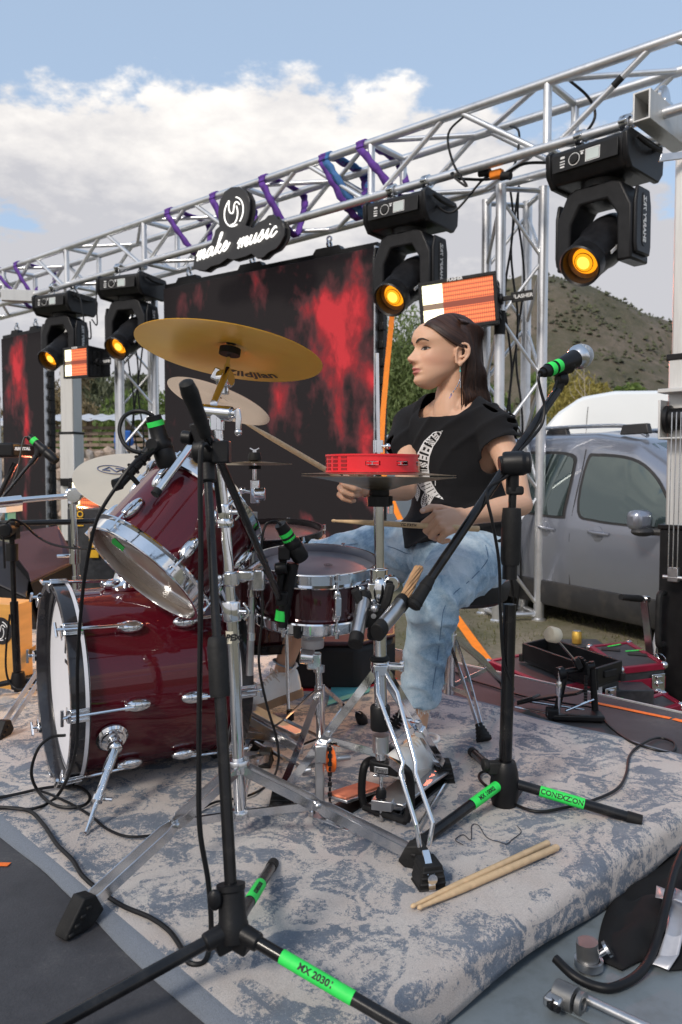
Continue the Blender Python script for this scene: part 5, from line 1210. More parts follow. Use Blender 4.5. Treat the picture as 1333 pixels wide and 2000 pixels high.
# logo on the front head
xd = -Bx if (-Bx).x < 0 else Bx
xd = Bx if Bx.cross(V((0,0,1))).dot(BA) > 0 else -Bx
M['inkblack'] = mat('black_print', (.015, .015, .018), .5)
text('lettering', 'Pearl', .085, M['inkblack'], bass, C_f+BA*.0095+V((0,0,.105))+xd*.085, xd, V((0,0,1)), shear=.25, bold=.001)
mb = MB(); p = C_f+BA*.0095+V((0,0,.058))+xd*.085; mb.box(p, (.16, .0008, .010), rot3(xd, BA, V((0,0,1)))); mb.build('lettering_underline', M['inkblack'], bass, smooth=0)
# tom mount on top: chrome cup bracket
T_m = at(215, 1135, 2.2); topc = C_f-BA*.16+V((0,0,BR-.006))
mb = MB(); mb.lathe([(0,-.004),(.055,-.004),(.058,.004),(.045,.012),(.036,.022),(.030,.045),(.034,.066),(.030,.072),(0,.072)], topc, V((0,0,1)), 32); mb.build('tom_mount', M['chrome'], bass, smooth=30)
mb = MB()
for s in (-1, 1): mb.ball(topc+V((0,0,.05))+Bx*(.033*s)+BA*.01, (.014,.014,.020), 12, 8); mb.tube([topc+V((0,0,.05))+Bx*(.033*s), topc+V((0,0,.05))+Bx*(.06*s)+BA*.02], .006, 8)
mb.build('wing_bolt', M['chrome'], bass)
for s in (-1, 1):
    mb = MB(); b0 = topc+Bx*(.016*s)+V((0,0,.03)); mb.tube([b0, b0+V((0,0,.13))], .0105, 14); mb.build('tom_post', M['chrome'], bass)

def fr_dir(ix, iy, toward):        # direction given in picture terms (right, up, toward camera)
    return (V((1,0,0))*ix + V((0,0,1))*iy + V((0,-1,0))*toward).normalized()
axt = -fr_dir(-.56, -.70, .48)
TC = at(290, 1110, 1.93)                              # centre of the lower head
tom, cb_, tx, ty, tax = drum('rack_tom', 'wine red rack tom tilted above the bass drum', TC+axt*.215, axt, .163, .215, M['wine'], M['headw'], 6, botm=M['headc'], lug='small', a0=.35, hoop_h=.034)
# green tape on the lower head
mb = MB(); mb.lathe([(.075,-.0006),(.11,-.0006)], TC-axt*.002, axt, 14, arc=(0, .5), ref=-V((1,0,-.35))); 
mb.build('green_tape', M['tape'], tom)
text('lettering', 'CO', .05, M['inkblack'], tom, TC+axt*.22, tx, ty)
mb = MB(); P = TC+axt*.12+ty*0
rdm = (V((0,1,0))-axt*axt.y).normalized(); mb.box(TC+axt*.11+rdm*.18, (.05,.05,.08), rot3(axt.cross(rdm), rdm, axt)); mb.tube([TC+axt*.11+rdm*.2, topc+V((0,0,.14))], .0105, 12); mb.build('mount_bracket', M['chrome'], tom, bevel=.006)

sn_ax = V((.02, -.15, .985)).normalized(); SC = at(617, 1104, 2.2)
snare, scb, sx_, sy_, sax = drum('snare_drum', 'dark wine snare drum with grey head in front of the drummer', SC, sn_ax, .172, .125, M['winedark'], M['headg'], 8, botm=M['headw'], lug='long', a0=math.radians(-90+20), hoop_h=.03)
mb = MB(); q = scb+sn_ax*.055; rd = (at(716, 1170, 2.05)-q); rd = (rd-sn_ax*rd.dot(sn_ax)).normalized(); P = q+rd*.178; tg = sn_ax.cross(rd)
mb.tube([P-sn_ax*.035+rd*.012, P+sn_ax*.035+rd*.012], .013, 14); mb.tube([P+sn_ax*.035+rd*.012, P+sn_ax*.055+rd*.012], .009, 10); mb.box(P-sn_ax*.03, (.045,.03,.02), rot3(tg, rd, sn_ax)); mb.box(P, (.03,.02,.09), rot3(tg, rd, sn_ax)); mb.build('strainer', M['chrome'], snare, bevel=.003)
mb = MB(); mb.ring(SC+sn_ax*.0035+V((.035,-.02,0)), sn_ax, .010, .012, 0, .0006, 24); mb.ring(SC+sn_ax*.0035+V((.035,-.02,0)), sn_ax, .005, .0065, 0, .0006, 24); mb.build('head_badge', M['inkblack'], snare)
st = thing('snare_stand', 'chrome snare stand carrying the snare drum', 'stand', V((scb.x, scb.y+.02, 0)))
c = at(612, 1240, 2.2); cbot = at(628, 1475, 2.2)
mb = MB(); mb.tube([c+V((0,0,-.01)), c+V((0,0,.035))], .006, 10); mb.build('ball_post', M['chrome'], st)
mb = MB(); mb.lathe([(0,-.012),(.030,-.012),(.032,-.006),(.032,.010),(.028,.014),(0,.014)], at(611, 1256, 2.19), V((0,0,1)), 26); mb.build('basket_nut', mat('milky_nut', (.5,.5,.52), .35, .3), st)
for a in (.3, 2.4, 4.5):
    d = sx_*math.cos(a)+sy_*math.sin(a); mb = MB(); mb.bar([c+V((0,0,.01)), c+d*.09+V((0,0,.02)), scb+d*.172-sn_ax*.016, scb+d*.186-sn_ax*.014, scb+d*.187+sn_ax*.01], .014, .006, V((0,0,1)).cross(d)); mb.build('basket_arm', M['chrome'], st, bevel=.002)
    mb = MB(); mb.tube([scb+d*.178-sn_ax*.016, scb+d*.192-sn_ax*.012, scb+d*.193+sn_ax*.012], .010, 8); mb.build('rubber_tip', M['rubber'], st)
mb = MB(); q = at(600, 1282, 2.2); mb.lathe([(0,-.02),(.022,-.02),(.022,.02),(0,.02)], q, V((1,.0,-.1)), 18); mb.box(q+V((.02,0,-.012)), (.04,.03,.045)); mb.build('tilter', M['chrome'], st, bevel=.004)
mb = MB(); mb.tube([at(623, 1300, 2.2), cbot], .0095, 14); mb.build('upper_tube', M['chrome'], st)
mb = MB(); mb.tube([at(625, 1340, 2.2), at(625, 1395, 2.2)], .0145, 14); mb.build('collar', M['chrome'], st); mb = MB(); mb.tube([at(624, 1300, 2.2), at(624, 1312, 2.2)], .016, 14); mb.build('collar', M['chrome'], st)
mb = MB(); mb.tube([at(626, 1395, 2.2), V((cbot.x, cbot.y, .05))], .0125, 14); mb.build('lower_tube', M['chrome'], st)
for fx, fy in ((545, 1585), (707, 1420), (500, 1470)):
    f = fl(fx, fy); f.z = .02; mb = MB(); kn = V((cbot.x, cbot.y, .24)); lo = V((cbot.x, cbot.y, .09)); md_ = kn.lerp(f, .55)
    w_ = (f-kn).cross(V((0,0,1)))
    mb.bar([kn, md_, f+V((0,0,.02))], .018, .003, w_); mb.build('leg', M['chrome'], st)
    mb = MB(); mb.bar([lo, md_], .014, .003, w_); mb.build('brace', M['chrome'], st)
    mb = MB(); dd = (f-kn).normalized(); mb.tube([f-dd*.035+V((0,0,.012)), f+V((0,0,.006)), f+dd*.02], [.014,.019,.016], 12); mb.build('rubber_foot', M['rubber'], st)

ft_ax = V((-.02, -.13, .99)).normalized(); FC = at(520, 1043, 2.85)
ftom, *_ = drum('floor_tom', 'dark floor tom behind the snare, left of her knee', FC, ft_ax, .203, .36, M['winedark'], mat('worn_clear_head', (.16,.085,.08), .25, 0, .2, 5, coat=.4, dirt=(.3,.2,.18), dirts=5), 6, lug='small', a0=.2, hoop_h=.03, hoopm=M['blackm'])
for k in range(3):
    a = .9+k*2.09; fx_, fy_, _ = basis(ft_ax); d = fx_*math.cos(a)+fy_*math.sin(a); p0 = FC-ft_ax*.16+d*.218
    mb = MB(); mb.tube([p0, V((p0.x+d.x*.03, p0.y+d.y*.03, .03)), V((p0.x+d.x*.05, p0.y+d.y*.05, .012))], .0065, 10); mb.build('leg', M['chrome'], ftom)
    mb = MB(); mb.lathe([(0,0),(.014,0),(.012,.04),(0,.04)], V((p0.x+d.x*.05, p0.y+d.y*.05, .002)), V((0,0,1)), 12); mb.build('rubber_foot', M['rubber'], ftom)
# small bits of bass pedal at the batter head are built further down

def cymbal(name, label, c, n, R, m_, bell=.16, rise=.09, group='cymbals', flip=False, waves=0):
    """c: centre at the height of the rim plane; n: the bell's direction"""
    n = V(n).normalized(); rt = thing(name, label, 'cymbal', c, group)
    t = .0011; top = []; K = 30
    for i in range(K+1):
        f = i/K; r = R*f
        if f < bell: h = R*rise*(1+ .55*math.cos(f/bell*PI/2)**1.0)
        else: h = R*rise*(1-((f-bell)/(1-bell)))**1.25*.98
        top.append((max(r, .006), h))
    prof = top+[(R-.0005, -.0006)]+[(r_, h_-t) for r_, h_ in reversed(top)]
    mb = MB(); mb.lathe(prof+[prof[0]], c, n, 128, cap=False); mb.build('plate', m_, rt, smooth=60)
    return rt, n
def brushed_cym(name, col, rough=.22, dark=None):
    """bronze with concentric lathing: the rings live in polar coordinates of the plate"""
    m = mat(name, col, rough, 1, .12, 4, 0, 60, rvar=.2, dirt=dark or tuple(c*.6 for c in col), dirts=6, dirta=.5)
    return m
RC = .228
cc_ = at(449, 690, 1.95); ncr = V((.134, .156, .978)).normalized()
crash, _ = cymbal('crash_cymbal', 'big golden crash cymbal tilted high on the left, amber light painted into its bronze', cc_, ncr, RC, M['brass'], rise=.075)
u_ = (V((1,0,0))-ncr*ncr.x).normalized(); w_ = ncr.cross(u_)
# mark on the underside: reads from below, curved along the rim
me = text_mesh('Zildjian', .052, .15, .0002, .0012)
def under(r, a): # angle measured around the underside
    d = u_*math.cos(a)+w_*math.sin(a); f = r/RC; h = RC*.075*(1-((f-.16)/.84))**1.25*.98-.0011
    return cc_+d*r+ncr*(h-.0009)
for v_ in me.vertices:
    r = .185-v_.co.y-.005; a = math.radians(80)-v_.co.x/.19
    p = under(r, a); v_.co = p-cc_-ncr*(v_.co.z)
me.materials.clear(); me.materials.append(mat('dark_cymbal_ink', (.05,.03,.015), .5)); to = bpy.data.objects.new('lettering', me); COL.objects.link(to); to.parent = crash
sp1, _ = cymbal('china_cymbal', 'pale thin cymbal hanging tilted under the golden crash', at(428, 785, 2.12), V((.31, .24, .92)), .142, mat('silvery_bronze', (.74,.62,.56), .22, 1, .08, 5, dirt=(.6,.45,.4), dirts=4), rise=.06)
rd_, _n = cymbal('ride_cymbal', 'broad pale ride cymbal behind the rack tom', at(312, 948, 2.42), V((.22, -.34, .92)), .252, M['brassp'], rise=.06)
nr = V((.22, -.34, .92)).normalized(); rc_ = at(312, 948, 2.42); xr = (V((1,0,0))-nr*nr.x).normalized(); yr = nr.cross(xr)
M['bluegrey_ink'] = mat('bluegrey_ink', (.10,.12,.20), .5)
def onride(x, y): r = math.hypot(x, y); f = r/.252; h = .252*.06*(1-max(0, (f-.16)/.84))**1.25; return rc_+xr*x+yr*y+nr*(h+.0012)
mb = MB(); mb.tube([onride(-.150+.046*math.cos(a_*.25), .030+.034*math.sin(a_*.25)) for a_ in range(23)], .0016, 6); 
for s_ in ([(-.175,.018),(-.165,.045),(-.135,.015),(-.125,.042)], [(-.178,.016),(-.155,.018)], [(-.145,.044),(-.12,.044)]): mb.tube([onride(*p) for p in s_], .0028, 6)
mb.build('emblem', M['bluegrey_ink'], rd_)
me = text_mesh('ZHT CO', .030, 0, .0002, .001)
for v_ in me.vertices: 
    p = onride(v_.co.x+.105, v_.co.y-.020); v_.co = p-rc_
me.materials.clear(); me.materials.append(M['bluegrey_ink']); to = bpy.data.objects.new('lettering', me); COL.objects.link(to); to.parent = rd_
spl, _ = cymbal('splash_cymbal', 'small bronze splash cymbal seen edge on before the big screen', at(497, 906, 2.06), V((-.0, .02, 1)), .098, M['brassd'], rise=.07)
# hi-hat pair with tambourine
HX = at(740, 930, 1.84); 
hb, _ = cymbal('hi_hat_bottom_cymbal', 'lower hi-hat cymbal, bell downwards, under the red tambourine', HX+V((0,0,-.002)), V((-.012, .0, -1)), .178, M['brassd'], rise=.12, bell=.30, group='hi-hat cymbals')
ht, _ = cymbal('hi_hat_top_cymbal', 'upper hi-hat cymbal lying on the lower one beneath the tambourine', HX+V((0,0,.004)), V((.012, -.0, 1)), .178, M['brassd'], rise=.05, bell=.30, group='hi-hat cymbals')
# tambourine
tc_ = at(727, 902, 1.83)+V((0,0,.0)); tc_.z = HX.z+.010
tam = thing('tambourine', 'red plastic tambourine resting on the hi-hat cymbals', 'tambourine', tc_)
TR, TH = .105, .038
slots = [math.radians(d) for d in (-92, -52, -12, 28, 68)]
mb = MB(); n = 140
def inslot(a, i): return any(abs((a-s+PI) % (2*PI)-PI) < .15 for s in slots)
angs = [2*PI*i/n for i in range(n)]; Zs = [0, TH*.36, TH*.62, TH]
def P_t(a, z, r): return tc_+V((math.cos(a)*r, math.sin(a)*r, z))
for i in range(n):
    a0_, a1_ = angs[i], angs[(i+1) % n]; am = (a0_+2*PI/n/2); sl = inslot(am, i); gridz = 150 < math.degrees(am) % 360 < 262
    for j in range(3):
        if j == 1 and sl: continue
        z0, z1 = Zs[j], Zs[j+1]
        vs = [P_t(a_, z_, r_) for r_ in (TR, TR-.012) for z_ in (z0, z1) for a_ in (a0_, a1_)]
        mb.add(vs, [(0,1,3,2), (4,6,7,5), (0,4,5,1), (2,3,7,6)])
        if j != 1 or inslot(am+2*PI/n, i): mb.add([vs[1], vs[3], vs[7], vs[5]], [(0,1,2,3)]) if (j == 1) else None
mb.build('frame', M['red'], tam, smooth=30)
for s in slots:
    for dz in (-.0035, .0035):
        mb = MB(); q = tc_+V((math.cos(s), math.sin(s), 0))*(TR-.008)+V((0,0,TH*.49+dz)); mb.lathe([(0,.002),(.006,.0022),(.008,.0004),(.0165,.0),(.0165,-.0005),(.008,-.0001),(0,.0014)], q, V((0,0,1 if dz > 0 else -1)), 20); mb.build('jingle', M['chrome'], tam)
    mb = MB(); mb.tube([tc_+V((math.cos(s), math.sin(s), 0))*(TR-.007)+V((0,0,.008)), tc_+V((math.cos(s), math.sin(s), 0))*(TR-.007)+V((0,0,TH-.008))], .0012, 6); mb.build('jingle_pin', M['chrome'], tam)
holes = MB()
for ci in range(6):
    a = math.radians(232-ci*14.5)
    for rj in range(4):
        q = P_t(a, TH*(.14+.24*rj), TR+.0003); rd = V((math.cos(a), math.sin(a), 0)); holes.box(q, (.0155, .0012, .0058), rot3(V((-rd.y, rd.x, 0)), rd, V((0,0,1))))
o = holes.build('grip_grid', mat('deep_red_recess', (.28,.006,.01), .6), tam, smooth=0); stuff(o)
mb = MB(); mb.ring(tc_, V((0,0,1)), TR-.001, TR+.002, -.001, .003, 96); mb.ring(tc_, V((0,0,1)), TR-.001, TR+.002, TH-.003, TH+.001, 96); mb.build('frame_rim', M['red'], tam)

def boom_tripod(rt, hub, lower, feet, tube_m=M['chrome'], top=None):
    pass
cs = thing('cymbal_stand', 'tall chrome cymbal stand in front of the drum kit with folded tripod legs', 'stand', V((at(468, 1500, 1.78).x, 1.78, 0)), 'chrome cymbal stands')
tY = 1.80
top = at(424, 800, tY); p1 = at(439, 1000, tY); p2 = at(454, 1210, tY-.01); p3 = at(466, 1500, tY-.02); p4 = at(470, 1588, tY-.02)
mb = MB(); mb.tube([top, p1], .0100, 20); mb.build('upper_tube', M['chrome'], cs)
mb = MB(); mb.tube([p1, p2], .0120, 20); mb.build('middle_tube', M['chrome'], cs)
mb = MB(); mb.tube([p2, p4], .0142, 24); mb.build('lower_tube', M['chrome'], cs)
axs = (top-p4).normalized()
def collar(p, r, h, nm='collar', wing=None, m_=None):
    mb = MB(); mb.lathe([(0,-h/2),(r,-h/2),(r*1.08,-h/2+.004),(r*1.08,h/2-.004),(r,h/2),(0,h/2)], p, axs, 24)
    if wing is not None:
        mb.tube([p, p+wing*(r+.02)], .006, 8); mb.bar([p+wing*(r+.012)-axs*.018, p+wing*(r+.026)-axs*.004, p+wing*(r+.026)+axs*.004, p+wing*(r+.012)+axs*.02], .008, .004, wing.cross(axs))
    return mb.build(nm, m_ or M['chrome'], cs, bevel=.001)
collar(p1, .0170, .036, wing=V((.9,-.4,0))); collar(at(440, 1022, tY), .0185, .020); collar(p2.lerp(p1, .08), .0205, .046, wing=V((.9,-.3,0)))
mb = MB(); q = at(455, 1243, tY-.01); mb.lathe([(.0150,-.014),(.0152,.014)], q, axs, 28, cap=False); mb.build('brand_band', mat('cream_sticker', (.60,.56,.45), .4), cs)
text('lettering', 'APEX.', .020, M['inkblack'], cs, q+V((-.002,-.0158,.0)), V((1,0,.0)), V((0,0,1)), shear=.2, bold=.0006)
# tilter on top with T-clamp
mb = MB(); tq = at(424, 806, tY); mb.tube([tq+V((-.035,.01,.004)), tq+V((.035,-.012,-.004))], .017, 20); mb.tube([tq+V((0,0,-.04)), tq], .017, 16); mb.tube([tq+V((.035,-.012,-.004)), tq+V((.048,-.02,-.004))], .011, 14)
mb.build('tilter_body', M['chrome'], cs, bevel=.001)
mb = MB(); wq = tq+V((.048,-.018,-.002)); mb.bar([wq+V((0,0,.010)), wq+V((.004,-.004,-.012)), wq+V((.003,-.003,-.042))], .014, .007, V((1,-.3,0))); mb.ball(wq+V((.003,-.003,-.043)), .0085, 10, 8); mb.build('wing_nut', M['chrome2'], cs, bevel=.002)
bA, bB = at(418, 788, 1.80), at(445, 722, 1.93)
mb = MB(); mb.tube([bA, bB], .0085, 14); mb.build('boom_arm', M['chrome'], cs)
mb = MB(); tl = at(440, 740, 1.93); mb.lathe([(0,-.016),(.021,-.016),(.023,-.01),(.023,.01),(.021,.016),(0,.016)], tl, V((1,-.4,.1)), 24); mb.box(tl+V((-.022,0,.012)), (.016,.012,.030), Matrix.Rotation(.4,3,'Y')); mb.box(tl+V((0,0,-.028)), (.018,.018,.02)); mb.build('cymbal_tilter', M['chrome'], cs, bevel=.003)
stem = cc_-tl; mb = MB(); mb.tube([tl, tl.lerp(cc_, .55)], .0075, 12); mb.tube([tl.lerp(cc_, .5), cc_+ncr*.055], .0045, 10); mb.build('cymbal_rod', M['chrome'], cs)
mb = MB(); mb.lathe([(0,-.010),(.026,-.010),(.026,.006),(0,.006)], cc_+ncr*.006, ncr, 28); mb.build('felt', M['rubber'], cs)
mb = MB(); mb.lathe([(0,.0),(.018,.0),(.018,.014),(0,.014)], cc_+ncr*.024, ncr, 20); mb.build('top_felt', M['rubber'], cs)
# rod and counterweight end sticking down to the left
mb = MB(); mb.tube([at(398, 838, 1.80), at(306, 962, 1.70)], .0085, 16); mb.build('boom_rod', M['chrome'], cs)
mb = MB(); mb.tube([at(310, 957, 1.705), at(303, 966, 1.697)], .0100, 16); mb.build('rod_cap', M['rubber'], cs)
# legs: double strap stamped steel
def dleg(rt, hub_hi, knee, foot, hub_lo, w=.034, gap=.009, m_=None, foot_kind='boot', nm='leg'):
    m_ = m_ or M['chrome2']; d = (foot-hub_hi); side = d.cross(V((0,0,1))).normalized(); up = side.cross(d).normalized()
    L_ = d.length; pts = [hub_hi, hub_hi.lerp(knee, .12), hub_hi.lerp(knee, .90), knee, knee.lerp(foot, .12), knee.lerp(foot, .90), foot]
    gg = [gap*.6, gap*1.5, gap*1.5, gap*.5, gap*1.5, gap*1.5, gap*.3]
    mb = MB()
    for s in (-1, 1): mb.bar([p+side*(s*g) for p, g in zip(pts, gg)], w*.62, .0022, up)
    mb.build(nm, m_, rt)
    if hub_lo is not None:
        mb = MB()
        for s in (-1, 1): mb.bar([hub_lo+side*(s*gap*.4), knee+side*(s*gap*.4)], w*.5, .0022, (hub_lo-knee).cross(side))
        mb.tube([knee-side*.016, knee+side*.016], .006, 10); mb.tube([hub_lo-side*.014, hub_lo+side*.014], .006, 10); mb.build('brace', m_, rt)
    dd = d.normalized()
    mb = MB(); f0 = foot-dd*.012; hd = V((dd.x, dd.y, 0)).normalized()
    if foot_kind == 'boot':
        prof = [(-.012,.055),(.014,.060),(.052,.012),(.056,.0),(-.004,-.0),(-.030,.020)]
        ux = hd; c0 = V((foot.x, foot.y, 0)); 
        sec = [c0+ux*(a)+V((0,0,b_)) for a, b_ in prof]; mb.prismw([p-side*.017 for p in sec], side*.034)
        for i in range(4):
            q = c0+ux*(.044-.013*i)+V((0,0,.006+.011*i)); mb.box(q, (.012,.040,.008), rot3(ux, side, V((0,0,1))))
    else:
        mb.tube([foot-dd*.03, foot+dd*.008], [.014,.018], 12)
    mb.build('rubber_foot', M['rubber'], rt, bevel=.003)
hubh = at(467, 1495, tY-.02); hubl = at(470, 1592, tY-.02); hubl.z = max(hubl.z, .055)
collar(hubh, .024, .030, 'leg_collar', m_=M['chrome2']); collar(hubl, .021, .02, 'brace_collar', m_=M['chrome2'])
for (fx, fy), (kx, ky) in (((172, 1800), (322, 1608)), ((806, 1700), (640, 1560)), ((545, 1500), None)) if False else (((168, 1805), (322, 1608)), ((808, 1698), (640, 1560))):
    f = fl(fx, fy); f.z = .035; hh = V(hubh)
    k_ = hh.lerp(f, .47)
    dleg(cs, hh, k_, f, hubl)
f = V((hubh.x+.02, hubh.y+.42, .035)); dleg(cs, V(hubh), V(hubh).lerp(f, .47), f, hubl)
# memory-lock clamp holding the splash arm
mb = MB(); q = at(452, 1130, tY-.01); mb.lathe([(.0,-.017),(.019,-.017),(.019,.017),(0,.017)], q, axs, 20); mb.box(q+V((.03,.03,.005)), (.04,.045,.024)); mb.tube([q+V((.02,.02,.0)), q+V((.06,.15,.02))], .014, 14); mb.box(q+V((.055,.06,-.01)), (.03,.03,.05)); mb.tube([q-V((.02,0,0)), q-V((.045,.0,0))], .010, 10); mb.build('multi_clamp', M['chrome2'], cs, bevel=.005)
spl_b = at(488, 1318, 2.08); spl_t = at(497, 935, 2.06)
sa = thing('hanging_rod_stand', 'silver rod hung vertically from the clamp, holding the splash cymbal', 'stand', spl_b)
mb = MB(); mb.tube([spl_b, at(494, 1120, 2.07), at(496, 1000, 2.06)], .0098, 14); mb.build('rod', M['steel'], sa)
mb = MB()
for y_ in (1250, 1165, 1090): mb.tube([at(491, y_, 2.07), at(491.3, y_-14, 2.07)], .0108, 14)
mb.build('rod_bands', M['chrome'], sa)
mb = MB(); mb.box(at(499, 960, 2.06), (.022, .024, .06)); mb.lathe([(0,-.014),(.016,-.014),(.016,.014),(0,.014)], at(508, 965, 2.05), V((1,0,0)), 16); mb.tube([at(499,962,2.06), at(474,958,2.05)], .0055, 8); mb.ball(at(474,958,2.05), .009, 10, 8); mb.build('ratchet_tilter', M['chrome'], sa, bevel=.003)
mb = MB(); mb.tube([at(498, 948, 2.06), at(498, 878, 2.06)], .0052, 10); mb.build('threaded_rod', M['chrome'], sa)
mb = MB(); q = at(498, 893, 2.06); mb.lathe([(0,-.008),(.017,-.008),(.018,0),(.014,.012),(0,.013)], q, V((0,0,1)), 20); mb.lathe([(0,-.006),(.016,-.006),(.016,.004),(0,.004)], at(498, 912, 2.06), V((0,0,1)), 20); mb.build('felt', M['rubber'], sa)
mb = MB(); q = at(498, 880, 2.06); mb.bar([q+V((-.012,0,.006)), q, q+V((.012,0,.006))], .008, .003, V((0,1,0))); mb.build('wing_nut', M['chrome'], sa)

hs = thing('hi_hat_stand', 'chrome hi-hat stand with tripod legs and black pedal frame', 'stand', V((HX.x, HX.y, 0)))
hp = V((HX.x+.003, 1.84, 0))
def hz(py): return at(740, py, 1.84).z
def hq(px, py, dy=0): return at(px, py, 1.84+dy)
mb = MB(); mb.tube([hq(737, 690), hq(740, 900)], .0042, 10); mb.build('pull_rod', M['chrome'], hs)
mb = MB(); q = hq(739, 872); mb.lathe([(0,-.014),(.012,-.014),(.012,.014),(0,.014)], q, V((0,0,1)), 18); mb.tube([q, q+V((.020,-.004,.0))], .0035, 8); mb.ball(q+V((.022,-.004,.0)), .007, 10, 8); mb.build('clutch', M['chrome'], hs)
mb = MB(); mb.lathe([(0,-.012),(.020,-.012),(.024,-.004),(.022,.012),(.017,.018),(0,.018)], hq(741, 962), V((0,0,1)), 24); mb.build('seat_cup', M['rubber'], hs)
mb = MB(); mb.lathe([(.0,-.012),(.027,-.012),(.0275,.012),(.0,.012)], hq(740, 979), V((0,0,1)), 28); mb.box(hq(761, 978), (.014,.02,.022)); mb.build('seat_collar', M['black'], hs, bevel=.001)
mb = MB(); mb.tube([hq(764, 984), hq(764, 1003)], .0065, 10); mb.build('seat_screw', M['chrome2'], hs)
mb = MB(); mb.tube([hq(740, 985), hq(742, 1115)], .0118, 24); mb.build('upper_tube', M['chrome'], hs)
mb = MB(); mb.tube([hq(741, 1115), hq(744, 1385)], .0150, 24); mb.build('lower_tube', M['chrome'], hs)
mb = MB(); q = hq(741, 1128); mb.lathe([(0,-.022),(.022,-.022),(.022,.022),(0,.022)], q, V((0,0,1)), 22); mb.lathe([(0,-.018),(.018,-.018),(.018,.018),(0,.018)], q+V((.028,-.004,-.012)), V((0,1,0)), 18); mb.box(q+V((-.012,-.012,-.04)), (.03,.03,.06)); mb.ball(q+V((0,-.02,-.03)), (.018,.012,.034), 14, 10); mb.build('height_clamp', M['chrome'], hs, bevel=.003)
mb = MB(); mb.lathe([(0,-.028),(.021,-.028),(.0235,-.022),(.0235,.026),(.021,.03),(0,.03)], hq(743, 1402), V((0,0,1)), 24); mb.build('tension_dial', M['black'], hs)
mb = MB(); mb.lathe([(0,-.02),(.0195,-.02),(.0195,.02),(0,.02)], hq(744, 1452), V((0,0,1)), 24); mb.build('dial_base', M['steel'], hs)
mb = MB(); mb.tube([hq(744, 1465), hq(745, 1482)], .0135, 16); mb.build('neck', M['chrome'], hs)
lc = hq(743, 1300)
mb = MB(); mb.lathe([(0,-.016),(.021,-.016),(.023,0),(.021,.014),(0,.014)], lc, V((0,0,1)), 24); mb.tube([lc, lc+V((.055,-.01,.0))], .009, 12); mb.box(lc+V((0,-.026,-.004)), (.032,.018,.026)); mb.tube([lc+V((.05,-.01,-.012)), lc+V((.05,-.01,.014))], .006, 8); mb.build('leg_collar', M['chrome'], hs, bevel=.003)
mb = MB(); mb.lathe([(0,-.008),(.022,-.006),(.024,0),(.020,.006),(0,.006)], hq(742, 1286), V((0,0,1)), 20); mb.build('rubber_ring', M['rubber'], hs)
# front leg: two bright wires pinched at mid length
ff = fl(829, 1722); ff.z = .03; lcf = lc+V((.0,-.03,-.008)); 
for s in (-1, 1):
    sd2 = V((1,.25,0)).normalized(); kn = at(788 if s < 0 else 812, 1490, 1.66); kn2 = at(782 if s < 0 else 812, 1510, 1.655)
    pA_ = lcf+sd2*(.010*s)
    mb = MB(); mb.tube([pA_, pA_.lerp(kn, .25)+sd2*(.012*s)*1.0, kn, kn2, V((ff.x, ff.y, .12))+sd2*(.018*s), ff+V((0,0,.045))+sd2*(.010*s)], .0052, 10); mb.build('leg', M['chrome'], hs)
mb = MB(); c0 = V((ff.x, ff.y, 0)); 
prof = [(-.024,.0,),(-.028,.020),(-.020,.058),(.020,.058),(.028,.020),(.024,.0)]
mb.prismw([c0+sd2*a_+V((0,0,b_)) for a_, b_ in prof], V((.012,-.05,0)))
for i in range(4): mb.box(c0+V((.006,-.026,.010+.012*i)), (.058-.004*i,.056,.006), rot3(sd2, V((0,0,1)).cross(sd2), V((0,0,1))))
mb.build('rubber_foot', M['rubber'], hs, bevel=.004)
mb = MB(); mb.bar([c0+V((.010,-.058,.006)), c0+V((.008,-.054,.04)), c0+V((.0,-.02,.075))], .014, .004, sd2); mb.lathe([(.004,0),(.010,0),(.010,.006),(.004,.006)], c0+V((.009,-.056,.036)), V((.2,-1,.1)), 14); mb.build('spike_lock', M['chrome'], hs)
for (fx, fy, kx, ky, kY) in ((392, 1560, 620, 1440, 1.9), (868, 1536, 800, 1390, 2.0)):
    f = fl(fx, fy) if fx > 500 else fl(548, 1590); f.z = .045
    k_ = lc.lerp(f, .50); k2 = lc.lerp(f, .60); side = (f-lc).cross(V((0,0,1))).normalized()
    for s in (-1, 1):
        mb = MB(); mb.bar([lc+side*(.006*s), lc.lerp(f, .08)+side*(.011*s), k_+side*(.011*s), k2+side*(.007*s), lc.lerp(f, .92)+side*(.010*s), f+V((0,0,.01))], .019, .0025, (f-lc).cross(side)); mb.build('leg', M['chrome'], hs)
    mb = MB(); mb.box(k2, (.03,.03,.022), rot3((f-lc).normalized(), side, (f-lc).normalized().cross(side))); mb.build('leg_joint', M['chrome'], hs, bevel=.003)
    mb = MB(); hl = hq(745, 1474); mb.bar([hl, k2.lerp(k_, .5)], .018, .003, V((0,0,1))); mb.tube([k_-side*.018, k_+side*.018], .006, 8); mb.build('brace', M['chrome'], hs)
    mb = MB(); c0 = V((f.x, f.y, 0)); sd3 = side
    prof = [(-.024,.0),(-.028,.02),(-.018,.062),(.018,.062),(.028,.02),(.024,.0)]
    mb.prismw([c0+V((1,0,0))*a_+V((0,0,b_)) for a_, b_ in prof], V((0,.045,0)))
    for i in range(4): mb.box(c0+V((0,.022,.010+.012*i)), (.060-.005*i,.052,.006))
    mb.build('rubber_foot', M['rubber'], hs, bevel=.004)
mb = MB(); mb.bar([hq(745,1474), lc.lerp(V((ff.x,ff.y,.03)), .56)], .02, .003, V((0,0,1))); mb.build('brace', M['chrome'], hs)
